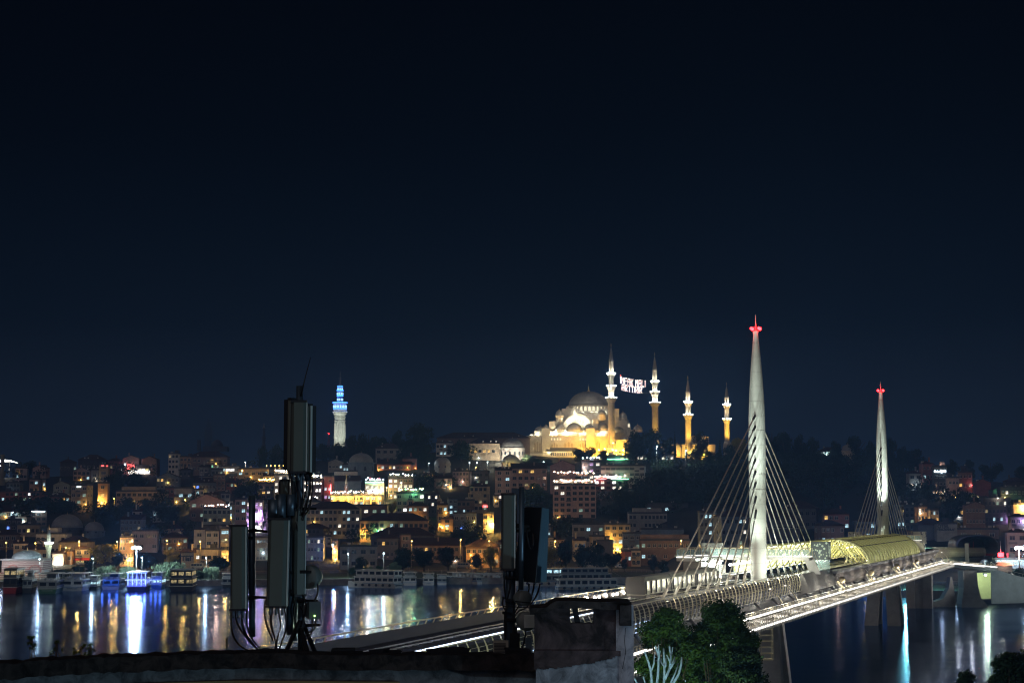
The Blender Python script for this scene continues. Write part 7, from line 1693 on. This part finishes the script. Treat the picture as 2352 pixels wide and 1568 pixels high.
# ================================================================== near trees
def near_tree(label, p, H, r, seed, lobes, n, lm, leaf=.17, trunk=True, name='tree'):
    q = random.Random(seed); T = thing(name, label, 'tree', tuple(p)); V = []; Fc = []; tips = []
    for i in range(lobes):
        a = q.uniform(0, 6.28); z = .975 - .5 * q.random() ** 1.4; rr = r * q.uniform(.1, .88) * min(1., .22 + (.985 - z) * 6); tips.append((Vector((rr * math.cos(a), rr * math.sin(a), z * H)), q.uniform(.15, .34) * r))
    for c0, rl in tips:
        for _ in range(int(n / lobes)):
            d = Vector((q.gauss(0, 1), q.gauss(0, 1), q.gauss(0, 1))).normalized() * rl * q.uniform(.3, 1.15); c = c0 + Vector((d.x, d.y, d.z * .8)); s = leaf * q.uniform(.6, 1.3)
            a = (Vector((q.gauss(0, 1), q.gauss(0, 1), q.gauss(0, 1.6)))).normalized(); e = a.orthogonal().normalized() * s; g = a.cross(e).normalized() * s * .62; o = len(V); V += [c - e, c - e * .2 + g, c + e, c - e * .2 - g]; Fc.append((o, o + 1, o + 2, o + 3))
    b = MB(); b.add(V, Fc); obj('crown', b.mesh('crown', [lm]), T)
    if trunk:
        b = MB(); b.tube([(0, 0, -1), (.1, 0, H * .3), (0, .1, H * .55), (0, 0, H * .85)], [H * .022, H * .016, H * .011, .03], 8)
        for c0, rl in tips:
            z = q.uniform(.25, .6) * H; m_ = Vector((c0.x * .45, c0.y * .45, (z + c0.z) / 2 - .4)); b.tube([(0, 0, z), m_, c0], [H * .007, H * .004, min(.02, H * .003)], 5)
        obj('trunk', b.mesh('trunk', [bark]), T)
    return T
g1 = leafmat('leaf_near', (.04, .085, .02))
near_tree('broad green plane tree just right of the ruined rooftop block', Vector((10.6, 130, 2.5)), at(665, 608, 130).z - 2.5, 2.5, 1, 90, 52000, g1, .115)
near_tree('tall pointed green tree in front of the white walkway', Vector((14.8, 132, 2.5)), at(712, 601, 132).z - 2.5, 2.9, 2, 110, 62000, g1, .115)
near_tree('darker low tree right of the tall pointed one', Vector((15.0, 122, 2.5)), at(740, 645, 122).z - 2.5, 2.6, 9, 60, 30000, leafmat('leaf_near_dark', (.022, .045, .022)), .115)
near_tree('dark leafy treetop in the bottom right corner', Vector((21.4, 80, 2.5)), at(1012, 641, 80).z - 2.5, 1.9, 4, 44, 24000, leafmat('leaf_near_dark', (0, 0, 0)), .08)
near_tree('low dark treetop left of the bottom right corner tree', Vector((19.9, 82, 2.5)), at(960, 659, 82).z - 2.5, 1.4, 5, 26, 12000, leafmat('leaf_near_dark', (0, 0, 0)), .08)
near_tree('green treetop peeping over the parapet in the bottom left corner', Vector((-20.4, 74, 2.5)), at(10, 655, 74).z - 2.5, 1.5, 6, 22, 9000, g1, .08)
for u, vt, hw, lb, sd in ((31, 636, 1.6, 'spindly leafy shoot left on the parapet skyline', 21), (56, 640, 1.3, 'thin faint shoot right of the spindly one', 22), (80, 644, 2.0, 'small leafy shoot in front of the amber streak', 23), (90, 643, 1.3, 'second small shoot beside the amber streak', 24), (140, 653, 1.6, 'tiny shoot under the white streak on the water', 25)):
    p = at(u, 665, 43); near_tree(lb, p, (665 - vt) * mpp(43), hw * mpp(43) * 5.5, sd, 9, 70, g1, .04, name='sapling')
p = onz(226, 668, 2.5); 
for u, vt, vb, lb in ((226.5, 610, 660, 'narrow poplar seen between the first antenna panel and the parapet'), (260, 619, 660, 'narrow poplar behind the black cables of the tall mast')):
    p = at(u, vb, 150); p.z = 2.5; T = thing('poplar_tree', lb, 'tree', tuple(p)); H = at(u, vt, 150).z - 2.5; obj('crown', crown_mesh('cone', 'd', 1), T, (0, 0, 0), 0, (.9, .9, H / 2.2)); obj('trunk', trunk_mesh('cone', 1), T, (0, 0, 0), 0, (2, 2, H * .5))
# pruned white tree
def pruned():
    Y = 84; o = at(655, 700, Y); T = thing('pruned_tree', 'bare pruned tree with white-barked upright limbs before the green plane tree', 'tree', tuple(o)); b = MB()
    K = lambda x, y, d=0: at((2400 + x * .4024) / 4, (2100 + y * .4024) / 4, Y + d) - o
    for L in ([(520, 1620), (505, 1440), (480, 1350), (445, 1250)], [(512, 1440), (535, 1370), (543, 1272)], [(560, 1640), (578, 1450), (585, 1300), (550, 1195)], [(585, 1310), (598, 1240)], [(580, 1290), (583, 1190)], [(630, 1640), (640, 1480), (638, 1330), (632, 1220)], [(640, 1400), (610, 1360), (600, 1310)], [(645, 1520), (690, 1430), (705, 1300), (690, 1195)], [(704, 1320), (722, 1205)], [(700, 1360), (668, 1290), (660, 1285)], [(700, 1420), (745, 1300)], [(705, 1560), (745, 1470), (780, 1370)], [(720, 1580), (780, 1480), (808, 1380), (812, 1305)], [(710, 1400), (755, 1335)], [(430, 1500), (455, 1580)], [(345, 1520), (380, 1600)], [(650, 1400), (662, 1310)]):
        pts = [K(x, y, ((i * 7 + x) % 5) * .15) for i, (x, y) in enumerate(L)]; n = len(pts); b.tube(pts, [.062 * (1 - .45 * i / n) * (1 if len(L) > 3 else .65) for i in range(n)], 8)
    b.tube([K(600, 2400), K(590, 1900), K(580, 1600)], [.2, .17, .14], 10); b.tube([K(600, 1900), K(520, 1620)], .07, 8); b.tube([K(600, 1900), K(640, 1620)], .08, 8); b.tube([K(605, 1850), K(710, 1580)], .07, 8)
    obj('trunk', b.mesh('trunk', [mat('white_bark', (.42, .52, .55), .8, var=.4, scale=2.5)]), T); 
    lamp(at(640, 720, Y - 6), (.55, .9, 1), 900, T, .4); lamp(at(600, 700, Y + 8), (.8, 1, .7), 700, T, .4)
pruned()
lamp(Vector((14, 112, 8)), (.80, 1, .55), 5500, None, .5, name='shore_lamp_light'); lamp(Vector((9, 112, 14)), (.75, 1, .6), 4500, None, .5, name='shore_lamp_light')

# added unseen lamp post below the camera, brightens antennas and parapet
p = Vector((30, 14, 2.5)); T = thing('street_lamp', 'added unseen cool lamp on the near shore lighting the rooftop antennas', 'street lamp', tuple(p)); b = MB(); b.tube([(0, 0, 0), (0, 0, 17)], .12, 8); b.box((-.3, 0, 17), (.9, .4, .2)); obj('pole', b.mesh('pole', [pole_m]), T); lamp(p + Vector((-.5, 0, 16.6)), (.55, .82, 1), 9500, T, .3)
# the air between: thin night haze
b = MB(); b.box((0, 1500, 77), (7000, 4200, 164)); hz = b.mesh('haze', []); 
hm = bpy.data.materials.new('haze'); hm.use_nodes = True; n = hm.node_tree; n.nodes.remove(n.nodes['Principled BSDF']); v = n.nodes.new('ShaderNodeVolumePrincipled'); v.inputs['Density'].default_value = .00024; v.inputs['Color'].default_value = (.19, .42, 1, 1); v.inputs['Anisotropy'].default_value = .3
n.links.new(v.outputs[0], n.nodes['Material Output'].inputs['Volume']); hz.materials.append(hm); tag(obj('haze', hz), 'thin night haze over the water and city', kind='stuff')
